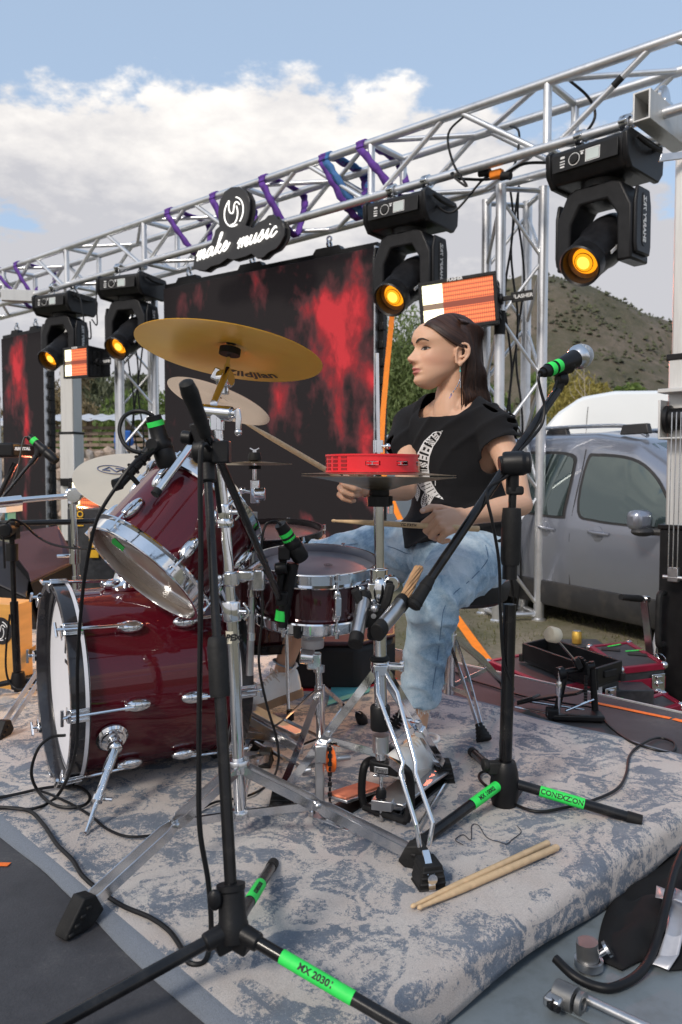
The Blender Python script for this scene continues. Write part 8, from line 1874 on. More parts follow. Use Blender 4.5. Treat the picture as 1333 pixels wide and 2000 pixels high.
# neck, shoulders, trunk
nb0 = H(-.018, 0, -.05); body.tube(catmull([H(-.025,0,-.03), H(-.028,0,-.075), neckb+Zu*.03, neckb-Zu*.02, spine(.95)], 5), [.052,.052,.051,.050,.0495,.049,.049,.0485,.0485,.049,.050,.051,.052,.054,.056,.060,.064,.068,.070,.072,.074], 28, ref=HF)
for sh in (shL, shR):
    limb(body, [neckb+Zu*.012, neckb.lerp(sh, .5)+Zu*.004, sh+Zu*.008], [.038, .036, .040]); 
    limb(body, [neckb-Zu*.045+TNn*.045, sh+Zu*.004+TNn*.012], [.016, .020])
S3 = rot3(SD, TNn, Zu)
def trings(k, extra=0):
    T = [(.555,.150,.100),(.60,.158,.105),(.65,.150,.098),(.71,.130,.086),(.77,.128,.088),(.83,.140,.096),(.88,.150,.100),(.94,.152,.092),(.985,.130,.076),(1.015,.090,.060)]
    return [(spine(z), SD, a*k+extra, TNn, b*k+extra) for z, a, b in T]
loft(body, trings(.93))
# arms
limb(body, [shL, shL.lerp(elL, .5)+V((.006,-.006,0)), elL], [.043, .037, .031]); limb(body, [elL, elL.lerp(wrL, .35), wrL], [.032, .033, .0225])
limb(body, [shR, shR.lerp(elR, .5), elR], [.045, .039, .033]); limb(body, [elR, elR.lerp(wrR, .35), wrR], [.034, .035, .0235])
def hand(W, h, p, s, curls, sc=1.0, thumb=None, spread=0):
    h = V(h).normalized(); p = V(p); p = (p-h*p.dot(h)).normalized(); s0 = V(s); s = (s0-h*s0.dot(h)-p*s0.dot(p)).normalized()
    Rm = rot3(h, s, p); kn = []
    body.ball(W+h*.005*sc, (.024*sc, .025*sc, .018*sc), 16, 10, Rm)
    for i in range(4):
        y = (.029-.0196*i)*sc; k = W+h*((.084 if i < 3 else .076)*sc-(.004 if i == 0 else 0))+s*y; kn.append(k)
        limb(body, [W+h*.010*sc+s*(y*.6), k], [.0135*sc, .0108*sc], 12)
    body.ball(W+h*.045*sc, (.044*sc, .036*sc, .0145*sc), 18, 12, Rm)
    L_ = [(.042,.026,.020),(.045,.029,.021),(.042,.027,.020),(.034,.021,.018)]
    for i, k in enumerate(kn):
        a = 0; q = k; pts = [k]
        for j in range(3):
            a += math.radians(curls[i][j]); d = h*math.cos(a)+p*math.sin(a)+s*(spread*(1.5-i)*.1); q = q+d.normalized()*(L_[i][j]*sc); pts.append(q)
        rr = [.0092,.0083,.0076,.0064]
        for j in range(3): limb(body, [pts[j], pts[j+1]], [rr[j]*sc, rr[j+1]*sc], 12)
    t0 = W+h*.020*sc+s*.024*sc+p*.008*sc
    T = thumb or [(.55,.72,.42),(.85,.35,.45),(.95,.05,.35)]; q = t0; rr = [.0135,.0112,.0100,.0080]; Lt = (.040,.032,.026)
    for j in range(3):
        d = (h*T[j][0]+s*T[j][1]+p*T[j][2]).normalized(); q2 = q+d*(Lt[j]*sc); limb(body, [q, q2], [rr[j]*sc, rr[j+1]*sc], 12); q = q2
    return kn, q
knL_, thL = hand(wrL, (at(850, 1024, 1.99)-wrL), V((-.1, .80, -.60)), V((0, .5, .85)), [(52,70,40),(60,72,40),(66,72,38),(70,70,36)], .98, [(.62,.55,.10),(.93,.12,-.25),(.97,-.12,.10)])
knR_, thR = hand(wrR, (at(640, 942, 2.10)-wrR), V((.1, -.92, -.20)), V((0, .0, 1)), [(45,68,55),(52,72,58),(56,74,58),(60,74,56)], .98, [(.65,.55,.35),(.92,.22,.30),(.97,.05,.22)])
M['nail'] = mat('fingernail', (.66,.46,.38), .25, 0, .03, 9, coat=.5)
nails = [(thL, (CAMP-thL).normalized()), (thR, (CAMP-thR).normalized()+V((0,0,.5)))]
# legs below the jeans
limb(body, [hipL, knL], [.085, .055]); limb(body, [knL, knL.lerp(anL, .35)+V((.008,.012,0)), anL.lerp(knL, .12), anL, anL-Zu*.045], [.052, .050, .031, .030, .034])
limb(body, [hipR, knR], [.085, .055]); limb(body, [knR, knR.lerp(anR, .35)+V((.010,.006,0)), anR.lerp(knR, .12), anR, anR-Zu*.05+V((-.01,0,0))], [.052, .054, .034, .031, .034])
me = remeshed(body, .0027, 2, .35); me.name = 'body'
# skin tone with lips and blush where they are
m = mat('skin', (.61, .365, .245), .50, 0, .06, 14, .25, 700, sss=.15, dirt=(.58,.30,.20), dirts=9, dirta=.35); M['skin'] = m; N, L = m.node_tree.nodes, m.node_tree.links
at_ = N.new('ShaderNodeAttribute'); at_.attribute_name = 'lips'; bs = N['Principled BSDF']; src = bs.inputs['Base Color'].links[0].from_socket
mx = N.new('ShaderNodeMixRGB'); L.new(at_.outputs['Fac'], mx.inputs[0]); L.new(src, mx.inputs[1]); mx.inputs[2].default_value = (.46, .16, .14, 1)
at2 = N.new('ShaderNodeAttribute'); at2.attribute_name = 'blush'; mx2 = N.new('ShaderNodeMixRGB'); L.new(at2.outputs['Fac'], mx2.inputs[0]); L.new(mx.outputs[0], mx2.inputs[1]); mx2.inputs[2].default_value = (.60, .27, .19, 1); L.new(mx2.outputs[0], bs.inputs['Base Color'])
co = np.empty(len(me.vertices)*3); me.vertices.foreach_get('co', co); co = co.reshape(-1, 3)
rel = (co-np.array(HO)); lx, ly, lz = rel@np.array(HF), rel@np.array(HS), rel@np.array(HU)
lipc = -.041+.0*ly; lw = np.clip(1-(ly/.0235)**2, 0, 1)
lip = np.where((lx > .066) & (np.abs(ly) < .0235) & (lz > -.041-.0115*np.sqrt(lw)) & (lz < -.041+.0085*np.sqrt(lw)), 1.0, 0.0)*(np.exp(-((rel**2).sum(1))/.05) > .5)
bl_ = .45*np.exp(-((np.abs(ly)-.045)/.02)**2-((lz+.012)/.02)**2)*(lx > .02)*(np.abs(lz) < .1)
nose_ = .3*np.exp(-(ly/.014)**2-((lz+.008)/.008)**2)*(lx > .095)
me.attributes.new('lips', 'FLOAT', 'POINT').data.foreach_set('value', lip.astype(np.float32)); me.attributes.new('blush', 'FLOAT', 'POINT').data.foreach_set('value', (bl_+nose_).astype(np.float32))
def put(me_, name, m_, par, sm=True):
    me_.name = name; me_.transform(Matrix.Translation(-wloc(par))); me_.materials.clear(); me_.materials.append(m_)
    if sm: me_.shade_smooth()
    o = bpy.data.objects.new(name, me_); COL.objects.link(o); o.parent = par; return o
bvh_body = bvhtree.BVHTree.FromPolygons([tuple(v_.co) for v_ in me.vertices], [tuple(p.vertices) for p in me.polygons])
bodyo = put(me, 'body', M['skin'], person)
for q_, n_ in nails:
    n_ = n_.normalized(); mb = MB(); hd_ = V((-1,0,0)); hd_ = (hd_-n_*hd_.dot(n_)).normalized(); mb.ball(q_+n_*.0062, (.0068,.0048,.0022), 12, 8, rot3(hd_, n_.cross(hd_), n_)); mb.build('thumbnail', M['nail'], bodyo)
M['eyewhite'] = mat('eye_white', (.34,.30,.28), .25, 0, .02, 9, coat=.15); M['iris'] = mat('dark_brown_iris', (.016,.007,.004), .15, 0, .1, 9, coat=.5); M['lash'] = mat('lashes_and_brows', (.018,.011,.009), .7)
def onface(y, z, off=.0008):
    o_ = H(.25, y, z); hit = bvh_body.ray_cast(o_, -HF); return (hit[0]+HF*off) if hit[0] is not None else H(.09, y, z)
def patch(pts_yz, s_i, off, nm, m_):
    cy = sum(p[0] for p in pts_yz)/len(pts_yz); cz = sum(p[1] for p in pts_yz)/len(pts_yz); mbp = MB(); vs = []; n_ = len(pts_yz)
    for k in range(5):
        f = 1-k/4
        for y, z in pts_yz: vs.append(onface(s_i*(cy+(y-cy)*f), cz+(z-cz)*f, off+.0008*(1-f*f)))
    mbp.add(vs, [(k*n_+i, k*n_+(i+1) % n_, (k+1)*n_+(i+1) % n_, (k+1)*n_+i) for k in range(4) for i in range(n_)]); return mbp.build(nm, m_, bodyo)
def lid(t, up_): # almond outline, t 0..1 inner to outer corner
    y = .0175+.0265*t; zc_ = .0182+.0022*t
    return y, (zc_+.0058*math.sin(PI*t**.85)**.8 if up_ else zc_-.0034*math.sin(PI*t)**.9)
for s_i in (1, -1):
    ring_ = [lid(i/12, True) for i in range(13)]+[lid(1-i/12, False) for i in range(1, 12)]
    patch(ring_, s_i, .0006, 'eye', M['eyewhite'])
    iy, iz, ir = .0300, .0200, .0060
    def clip(y, z): t = min(1, max(0, (y-.0175)/.0265)); return y, min(max(z, lid(t, False)[1]+.0002), lid(t, True)[1]-.0001)
    patch([clip(iy+ir*math.cos(a*PI/10), iz+ir*math.sin(a*PI/10)) for a in range(20)], s_i, .0011, 'iris', M['iris'])
    mb = MB(); P = [onface(s_i*y, z, .0014) for y, z in [lid(i/12, True) for i in range(13)]+[(.0465, .0212)]]; mb.tube(P, [.0006+.0008*min(1, i/5) for i in range(13)]+[.0004], 6); mb.build('lashes', M['lash'], bodyo)
    mb = MB(); mb.tube([onface(s_i*y, z, .0004) for y, z in [lid(i/12, False) for i in range(13)]], .0005, 6); mb.tube([onface(s_i*(y+.0006), z+.0036, .0001) for y, z in [lid(i/12, True) for i in range(1, 12)]], .0006, 6); mb.build('eyelid_line', mat('lid_crease', (.26,.12,.08), .7), bodyo)
    mb = MB(); pts = [onface(s_i*y, z) for y, z in ((.0115,.0385),(.018,.0425),(.026,.0455),(.034,.0470),(.041,.0455),(.048,.0405))]
    pp = catmull(pts, 5); mb.tube(pp, [.0036-.0026*abs(i/(len(pp)-1)-.35)**1.2*1.5 for i in range(len(pp))], 8, sy=.4, ref=HU); mb.build('eyebrow', M['lash'], bodyo)
mb = MB()
for s_i in (1, -1): mb.ball(H(.101, .0065*s_i, -.0195), (.003,.0024,.0016), 10, 6, rot3(HF, HS, HU))
mb.build('nostrils', mat('nostril_shadow', (.10,.035,.025), .8), bodyo)
m = mat('brown_hair', (.050, .022, .014), .42, 0, .35, 3, rvar=.15, aniso=.4); M['hair'] = m; N, L = m.node_tree.nodes, m.node_tree.links; b = N['Principled BSDF']
geo = N.new('ShaderNodeNewGeometry'); L.new(ramp(N, L, geo.outputs['Random Per Island'], [(0, (.012,.005,.004)), (.5, (.038,.016,.010)), (1, (.095,.043,.026))]), b.inputs['Base Color'])
rsh = np.random.RandomState(12)
def skull(x, y, z, off):      # push a head-local point outside the skull
    z_ = max(-.09, min(.1135, z)); Fv, Bv, Wv = itab(FT, z_), itab(BT, z_), itab(WT, z_); xc, a = (Fv+Bv)/2, (Fv-Bv)/2
    q = math.sqrt(((x-xc)/(a+off))**2+(y/(Wv+off))**2)
    if q < 1: x = xc+(x-xc)/max(q, .05); y = y/max(q, .05)
    return x, y, z
hair = MB()
def strand(path, w, seg=22):
    P = catmull(path, 4); 
    vs = []; fs = []
    for i, p in enumerate(P):
        f = i/(len(P)-1); ww = w*(1-.75*f**4); t = (P[min(i+1, len(P)-1)]-P[max(i-1, 0)]).normalized(); out = (p-H(-.01,0,.0)); out = (out-t*out.dot(t)).normalized(); sd4 = t.cross(out)
        vs += [p-sd4*ww, p+out*ww*.35, p+sd4*ww]
    n_ = len(P)
    for i in range(n_-1): fs += [(3*i, 3*i+1, 3*i+4, 3*i+3), (3*i+1, 3*i+2, 3*i+5, 3*i+4)]
    hair.add(vs, fs)
def make_strand(side, u, layer, jit):
    # u: 0 at the hairline of the forehead .. 1 at the crown back
    th = math.radians(28+103*u); px_ = .088*math.cos(th)*.98-.004; pz_ = .045+.074*math.sin(th) if u < .9 else .045+.074*math.sin(th)
    off = .004+.006*layer
    pts = []
    x0, z0 = px_, min(.1175+off*.3, pz_+.0)
    # start at the parting
    pts.append(H(x0, .002*side, z0+off*.6))
    # over the side of the head, swept back
    back = -.020-.055*u+jit*.012; 
    for f, yy, zz, xx in ((.25, .034, .008, .0), (.55, .060, -.026, -.010), (.85, .074, -.052, -.022)):
        x = x0+(back-x0)*(f**1.35)+xx*.3; z = z0+zz*(1-.35*u)-(.010 if u < .2 else 0)*f; x, y, z = skull(x, yy*side, z, off+.002); pts.append(H(x, y, z))
    # behind the ear
    xe = min(-.030-.042*u, -.030)+jit*.006; ye = (.078-.020*u)*side
    x, y, z = skull(xe, ye, .012-.008*u, off+.006); pts.append(H(x, y, z))
    x, y, z = skull(-.030-.068*u+jit*.004, ye*.98, -.045, off+.010); pts.append(H(x, y, z))
    # falling over the shoulder blade
    if side > 0: ends = [(-.016-.092*u, .074-.022*u, -.092), (-.020-.102*u, .074-.03*u, -.120-.01*jit), (-.028-.108*u+.004*jit, .066-.03*u, -.142-.036*rsh.rand())]
    else: ends = [(xe+.004, -.066+.02*u, -.095), (xe+.002, -.062+.02*u, -.120), (xe+.004+.01*jit, -.058, -.142-.015*rsh.rand())]
    for e_ in ends: pts.append(H(*e_)+V((rsh.normal()*.0012, rsh.normal()*.0012, 0)))
    return pts
for side in (1, -1):
    for k in range(1500 if side > 0 else 700):
        u = rsh.rand(); strand(make_strand(side, u, rsh.rand(), rsh.uniform(-1, 1)), rsh.uniform(.0006, .0012))
# back of the head
for k in range(900):
    a = rsh.uniform(-1.5, 1.5); off = .004+.006*rsh.rand(); pts = [H(-.02, .004*math.sin(a), .1165+off*.5)]
    for z, rx in ((.100, .062), (.085, .082), (.06, .097), (.02, .108), (-.03, .114), (-.07, .120), (-.11, .127)):
        x, y, z2 = skull(-rx*math.cos(a)+(.0 if z > 0 else .0), .074*math.sin(a), z, off+.002); pts.append(H(x-off*.4, y*(1 if z > -.05 else .92), z2))
    pts.append(H(-.132*math.cos(a)-.006, .062*math.sin(a), -.140-.03*rsh.rand()))
    strand(pts, rsh.uniform(.0007, .0013))
for k in range(60):          # flyaways
    u = rsh.rand(); P_ = make_strand(1, u, 1, rsh.uniform(-1, 1)); P_ = [p+(p-H(-.01,0,0)).normalized()*rsh.uniform(.002, .009)*(i/len(P_)) for i, p in enumerate(P_)]; strand(P_, .00035)
ho = hair.build('hair', M['hair'], person, smooth=60)
# opaque cap beneath the strands
mb = MB(); vs = []; nz_, nt = 26, 56
for i in range(nz_+1):
    f = i/nz_; z = .1155-.215*f
    for j in range(nt+1):
        a = -1+2*j/nt            # runs round the back from one temple to the other
        xf = itab([(-.12,-.034),(-.012,-.034),(.004,-.022),(.016,.004),(.028,.018),(.045,.032),(.065,.046),(.085,.056),(.100,.060),(.1155,.062)], z)
        zc0 = max(-.05, min(.1135, z)); f0_, b0_ = itab(FT, zc0), itab(BT, zc0)
        if z < 0: f5 = min(1, -z/.05); b0_, f0_ = -.092-.006*f5, .087-.05*f5
        th = PI+a*(PI-math.acos(max(-.999, min(.999, (xf-(f0_+b0_)/2)/((f0_-b0_)/2+.0035)))))
        zc2 = max(-.05, min(.1135, z)); Fv, Bv, Wv = itab(FT, zc2), itab(BT, zc2), itab(WT, zc2)
        if z < 0: f5 = min(1, -z/.05); Bv, Wv, Fv = -.097-.012*f5, .067-.004*f5, .087-.05*f5
        xc, a_ = (Fv+Bv)/2, (Fv-Bv)/2; x = xc+(a_+.0035)*math.cos(th); y = (Wv+.0035)*math.sin(th)
        x -= max(0, -z)*.10+.010*g(z, .05)
        vs.append(H(x, y, z+.002))
mb.add(vs, [(i*(nt+1)+j, i*(nt+1)+j+1, (i+1)*(nt+1)+j+1, (i+1)*(nt+1)+j) for i in range(nz_) for j in range(nt)])
mb.build('hair_base', mat('hair_base_brown', (.016,.007,.005), .5), person)
# earrings
mb = MB(); e0 = H(-.004, .078, -.036); mb.tube([e0, e0-Zu*.010], .0006, 6); mb.ball(e0-Zu*.012, .0028, 10, 8); mb.build('earring_bead', mat('turquoise', (.05,.45,.42), .3), person)
mb = MB(); mb.tube([e0-Zu*.014, e0-Zu*.034, e0-Zu*.036+HF*.002], .0007, 6)
for k in range(6): q = e0-Zu*(.036+.008*k)+HF*(.0025*k+.0006*k*k); mb.tube([q, q-Zu*.006+HF*.003], .0016, 6)
mb.tube([e0-Zu*.036, e0-Zu*.060-HF*.001], .0014, 6); mb.build('earring_chain', M['chrome'], person)
mb = MB(); q = e0-Zu*.080+HF*.026; mb.tube([q, q-Zu*.010+HF*.008], .0014, 6); mb.build('earring_tip', mat('lilac_bead', (.35,.25,.5), .4), person)
def soften_edges(bm, it=8):
    for _ in range(it):
        new = {}
        for v_ in bm.verts:
            nb_ = [e.other_vert(v_).co for e in v_.link_edges if e.is_boundary]
            if len(nb_) == 2: new[v_] = v_.co*.5+(nb_[0]+nb_[1])*.25
        for v_, c_ in new.items(): v_.co = c_
sh_ = MB(); 
T = [(.585,.178,.128),(.62,.176,.126),(.67,.164,.118),(.73,.150,.106),(.79,.150,.106),(.84,.158,.112),(.885,.166,.114),(.945,.166,.106),(.99,.146,.092),(1.022,.104,.074),(1.042,.066,.055)]
loft(sh_, [(spine(z)+TNn*(.008), SD, a, TNn, b) for z, a, b in T])
slL_end = at(990, 905, 2.245); slR_end = at(782, 885, 2.515)
limb(sh_, [neckb-Zu*.004+SD*.04, shL+Zu*.008, shL+Zu*.0-V((0,0,.004))+SD*.012], [.046, .055, .060]); limb(sh_, [shL+Zu*.002, shL.lerp(elL, .30)+V((.002,0,.0))], [.060, .058])
limb(sh_, [neckb-Zu*.004-SD*.04, shR+Zu*.008], [.046, .056]); limb(sh_, [shR+Zu*.002, shR.lerp(elR, .28)-SD*.016], [.060, .062])
me = remeshed(sh_, .0052, 4, .5)
bm = bmesh.new(); bm.from_mesh(me); bm.normal_update()
def hrel(p): r = V(p)-spine(p.z); return r.dot(SD), r.dot(TNn)
axL, axR = (elL-shL).normalized(), (elR-shR).normalized()
for v_ in bm.verts:
    p = v_.co; s1, t1 = hrel(p); f = .0
    # folds: pull from the armpits to the waist, bunching at the hem
    a1 = noise.noise(V((s1*9+p.z*5, t1*6, p.z*5+3)))*.014; a2 = (1-abs(noise.noise(V((s1*10-p.z*11, 3.1, p.z*6)))))**5*.014
    k = 1.15 if p.z < .75 else .6
    if t1 > .05 and .76 < p.z < .9: k *= .55
    v_.co = p+v_.normal*((a1+a2)*k)
kill = []
for v_ in bm.verts:
    p = v_.co; s1, t1 = hrel(p)
    if ((s1-.010)/.090)**2+((t1-.030)/.092)**2 < 1 and p.z > .998+.30*max(0, -t1): kill.append(v_); continue
    if p.z < .612+.016*math.sin(s1*22+1)+(.0 if t1 > 0 else -.03): kill.append(v_); continue
    dL = (p-shL).dot(axL); dR = (p-shR).dot(axR)
    if (p-shL-axL*dL).length < .078 and dL > .066 and s1 > .140: kill.append(v_); continue
    if (p-shR-axR*dR).length < .085 and dR > .070 and s1 < -.140: kill.append(v_); continue
    # slashes over the outer shoulder
    if s1 > .135 and abs(t1) < .032 and p.z > .92:
        if (int((p.z*1.0+s1*.6)*1000) % 17) < 6: kill.append(v_)
bmesh.ops.delete(bm, geom=kill, context='VERTS')
bmesh.ops.delete(bm, geom=[v_ for v_ in bm.verts if not v_.link_faces], context='VERTS')
soften_edges(bm); bm.to_mesh(me); bm.free()
bvh_shirt = bvhtree.BVHTree.FromPolygons([tuple(v_.co) for v_ in me.vertices], [tuple(p.vertices) for p in me.polygons])
M['tee'] = mat('black_cotton', (.0065, .0065, .008), .9, 0, .25, 9, .5, 900, sheen=.02)
so = put(me, 'tee_shirt', M['tee'], person); md = so.modifiers.new('s', 'SOLIDIFY'); md.thickness = .0022; md.offset = 1
# print on the chest
def onshirt(px, py, off=.0032):
    d = ray(px, py).normalized(); hit = bvh_shirt.ray_cast(CAMP, d)
    if hit[0] is None: return None
    n_ = hit[1] if hit[1].dot(d) < 0 else -hit[1]; return hit[0]+n_*off
def flat(mb, quad):
    P = [onshirt(*q) for q in quad]
    if all(P): mb.add(P, [tuple(range(len(P)))])
M['tprint'] = mat('white_screen_print', (.66,.66,.66), .8, 0, .06, 60)
def curve_c(f, outer):          # crescent edges in picture measure
    O = [(866,840),(848,846),(830,862),(818,884),(811,908),(813,935),(824,955),(842,968),(868,976)]
    I = [(866,840),(858,858),(848,872),(841,892),(839,912),(841,930),(846,944),(855,960),(868,976)]
    T_ = O if outer else I; x = f*(len(T_)-1); k = min(int(x), len(T_)-2); t = x-k; return (T_[k][0]+(T_[k+1][0]-T_[k][0])*t, T_[k][1]+(T_[k+1][1]-T_[k][1])*t)
mb = MB(); NF = 88; blocks = [(0,6,0),(6,8,1),(8,14,2),(14,16,1),(16,22,3),(22,24,1),(24,31,4),(31,33,1),(33,38,2),(38,40,1),(40,45,3),(45,47,1),(47,88,5)]
for a_, b_, kind in blocks:
    for i in range(a_, b_):
        f0, f1 = i/NF, (i+1)/NF
        for j in range(10):
            g0_, g1_ = j/10, (j+1)/10; on = True
            if kind == 2: on = (j % 3) != 1 or i in (a_, b_-1)
            elif kind == 3: on = ((i+j) % 3) != 0
            elif kind == 4: on = not (j in (2, 3, 6, 7) and (i-a_) in (2, 3, 4))
            elif kind == 5: on = (i % 4) != 0 or j in (0, 9)
            elif kind == 1: on = j in (0, 9)
            elif kind == 0: on = (i % 3) != 2
            if j in (0, 9): on = True
            if not on: continue
            q = []
            for f, gg in ((f0,g0_),(f1,g0_),(f1,g1_),(f0,g1_)):
                o_, i_ = curve_c(f, True), curve_c(f, False); q.append((o_[0]+(i_[0]-o_[0])*gg, o_[1]+(i_[1]-o_[1])*gg))
            flat(mb, q)
def line(pts, w):
    for (x0, y0), (x1, y1) in zip(pts, pts[1:]):
        L_ = math.hypot(x1-x0, y1-y0); nx, ny = -(y1-y0)/L_*w/2, (x1-x0)/L_*w/2; k = max(1, int(L_/6))
        for i in range(k): a0, b0, a1, b1 = x0+(x1-x0)*i/k, y0+(y1-y0)*i/k, x0+(x1-x0)*(i+1)/k, y0+(y1-y0)*(i+1)/k; flat(mb, [(a0-nx,b0-ny),(a1-nx,b1-ny),(a1+nx,b1+ny),(a0+nx,b0+ny)])
for x0, y0, y1 in ((817, 935, 948), (825, 934, 944), (834, 936, 960), (843, 936, 955), (852, 936, 948)): line([(x0, y0), (x0, y1)], 1.4)
def feather(cx, y0, y1, w, lean):
    for s_i in (-1, 1): line([(cx, y0), (cx+s_i*w+lean*.3, y0+(y1-y0)*.35), (cx+s_i*w*.8+lean*.7, y0+(y1-y0)*.65), (cx+lean, y1)], 1.5)
    line([(cx, y0), (cx+lean*.5, (y0+y1)/2), (cx+lean, y1)], 1.3)
    for k in range(1, 6): yy = y0+(y1-y0)*(.2+.12*k); xx = cx+lean*(.2+.12*k); line([(xx-w*.7, yy-4), (xx, yy), (xx+w*.7, yy-4)], 1.4)
feather(817, 948, 978, 5, 0); feather(834, 958, 996, 6, -6); feather(849, 956, 990, 4, -11)
mb.build('chest_print', M['tprint'], person, smooth=0).name
jn = MB()
loft(jn, [(pelv+Zu*z, SD, a, TNn, b) for z, a, b in ((-.075,.150,.115),(-.03,.172,.128),(.02,.168,.124),(.06,.152,.112),(.085,.146,.106))])
limb(jn, [hipL-Zu*.002, hipL.lerp(knL, .35)+Zu*.008, hipL.lerp(knL, .7)+Zu*.004, knL], [.100, .094, .075, .066], 28); limb(jn, [hipR-Zu*.002, hipR.lerp(knR, .35)+Zu*.010, hipR.lerp(knR, .7)+Zu*.010, knR], [.100, .096, .082, .072], 28)
cfL, cfR = knL.lerp(anL, .76), knR.lerp(anR, .66)
limb(jn, [knL, knL.lerp(cfL, .3)+V((.006,.008,0)), knL.lerp(cfL, .65)+V((.004,.006,0)), cfL, cfL.lerp(anL, .6)], [.066, .058, .053, .050, .050], 28)
limb(jn, [knR, knR.lerp(cfR, .3)+V((.006,.0,0)), knR.lerp(cfR, .65), cfR, cfR.lerp(anR, .6)], [.070, .064, .060, .056, .056], 28)
me = remeshed(jn, .0058, 4, .5); bm = bmesh.new(); bm.from_mesh(me); bm.normal_update()
for v_ in bm.verts:
    p = v_.co; k = .7
    for kk, w_ in ((knL, 1.6), (knR, 1.2), (pelv, 1.6)): k += w_*math.exp(-((p-kk).length/.12)**2)
    r1 = (1-abs(noise.noise(V((p.x*16+p.z*9, p.y*14, p.z*16)))))**5; r2 = noise.noise(p*22)
    cre = -.007*math.exp(-(((p-pelv).dot(TNn)-.10)/.03)**2)*math.exp(-(((p-pelv).dot(SD)-.02)/.02)**2)
    v_.co = p+v_.normal*((r1*.009+r2*.0025-.0015)*k+cre)
axl, axr = (anL-knL).normalized(), (anR-knR).normalized()
kill = [v_ for v_ in bm.verts if ((v_.co-cfL).dot(axl) > .002*math.sin(v_.co.x*300) and (v_.co-cfL).length < .12) or ((v_.co-cfR).dot(axr) > .002*math.sin(v_.co.x*300) and (v_.co-cfR).length < .12)]
bmesh.ops.delete(bm, geom=kill, context='VERTS'); soften_edges(bm, 4); bm.to_mesh(me); bm.free()
m = bpy.data.materials.new('washed_denim'); N, L = nodes_of(m); b = N['Principled BSDF']; t = N.new('ShaderNodeTexCoord'); vec = t.outputs['Object']
a = nz(N, L, vec, 7, 6, .6); c = nz(N, L, vec, 60, 8, .8); f = nz(N, L, vec, 500, 3, .8)
s = mth(N, L, 'ADD', mth(N, L, 'ADD', mth(N, L, 'MULTIPLY', a, .9), mth(N, L, 'MULTIPLY', c, .45)), mth(N, L, 'MULTIPLY', f, .30))
L.new(ramp(N, L, s, [(.56, (.055, .115, .21)), (.70, (.15, .26, .39)), (.84, (.33, .46, .58)), (1.0, (.55, .65, .73))]), b.inputs['Base Color']); b.inputs['Roughness'].default_value = .9; b.inputs['Sheen Weight'].default_value = .2
bp = N.new('ShaderNodeBump'); bp.inputs['Strength'].default_value = .5; bp.inputs['Distance'].default_value = .0015; L.new(mth(N, L, 'ADD', f, c), bp.inputs['Height']); L.new(bp.outputs[0], b.inputs['Normal']); M['denim'] = m
bvh_j = bvhtree.BVHTree.FromPolygons([tuple(v_.co) for v_ in me.vertices], [tuple(p.vertices) for p in me.polygons])
jo = put(me, 'jeans', m, person); md = jo.modifiers.new('s', 'SOLIDIFY'); md.thickness = .0025; md.offset = 1
M['thr'] = mat('frayed_thread', (.60,.62,.62), .9); M['seam'] = mat('denim_seam', (.085,.15,.25), .9); 
def onj(px, py, off=.003):
    d = ray(px, py).normalized(); hit = bvh_j.ray_cast(CAMP, d); return hit[0]+(hit[1] if hit[1].dot(d) < 0 else -hit[1])*off if hit[0] is not None else None
for k_, path in enumerate(([(948,1065),(952,1090),(940,1110),(915,1135),(885,1160),(868,1185),(862,1220),(858,1260),(852,1300),(845,1340),(842,1368)], [(640,1072),(700,1062),(760,1068),(800,1082),(824,1075)], [(826,1048),(826,1062),(824,1076),(830,1096)], [(975,1078),(985,1100),(975,1120)])):
    P = [onj(*q, off=.0022) for q in path] if k_ in (0, 1) else []; P = [q for q in P if q is not None]
    if len(P) > 2: mb = MB(); mb.tube(catmull(P, 5), .0011, 6); mb.build('seam', M['seam'], jo)
# frayed cuffs
for cf, ax_, rr, nn_ in ((cfL, axl, .050, 110), (cfR, axr, .057, 90)):
    mb = MB(); xx, yy, _ = basis(ax_)
    for k in range(nn_):
        a = rsh.rand()*2*PI; d = xx*math.cos(a)+yy*math.sin(a); p = cf+d*rr*rsh.uniform(.95, 1.04)-ax_*.004; L_ = rsh.uniform(.006, .018) if k > 9 else rsh.uniform(.02, .06)
        mb.tube(catmull([p, p+ax_*L_*.5+d*.004*rsh.randn(), p+ax_*L_+d*.008*rsh.randn()+V((rsh.randn()*.004, 0, 0))], 3), .0006, 4)
    stuff(mb.build('frayed_hem', M['thr'], jo))
M['shoe'] = mat('white_leather', (.84,.82,.78), .5, 0, .04, 10, .15, 200, dirt=(.62,.59,.55), dirts=18, dirta=.3); M['sole'] = mat('gum_sole', (.34,.22,.13), .7, 0, .15, 20); M['solew'] = mat('cream_sole', (.60,.53,.46), .7, 0, .1, 20)
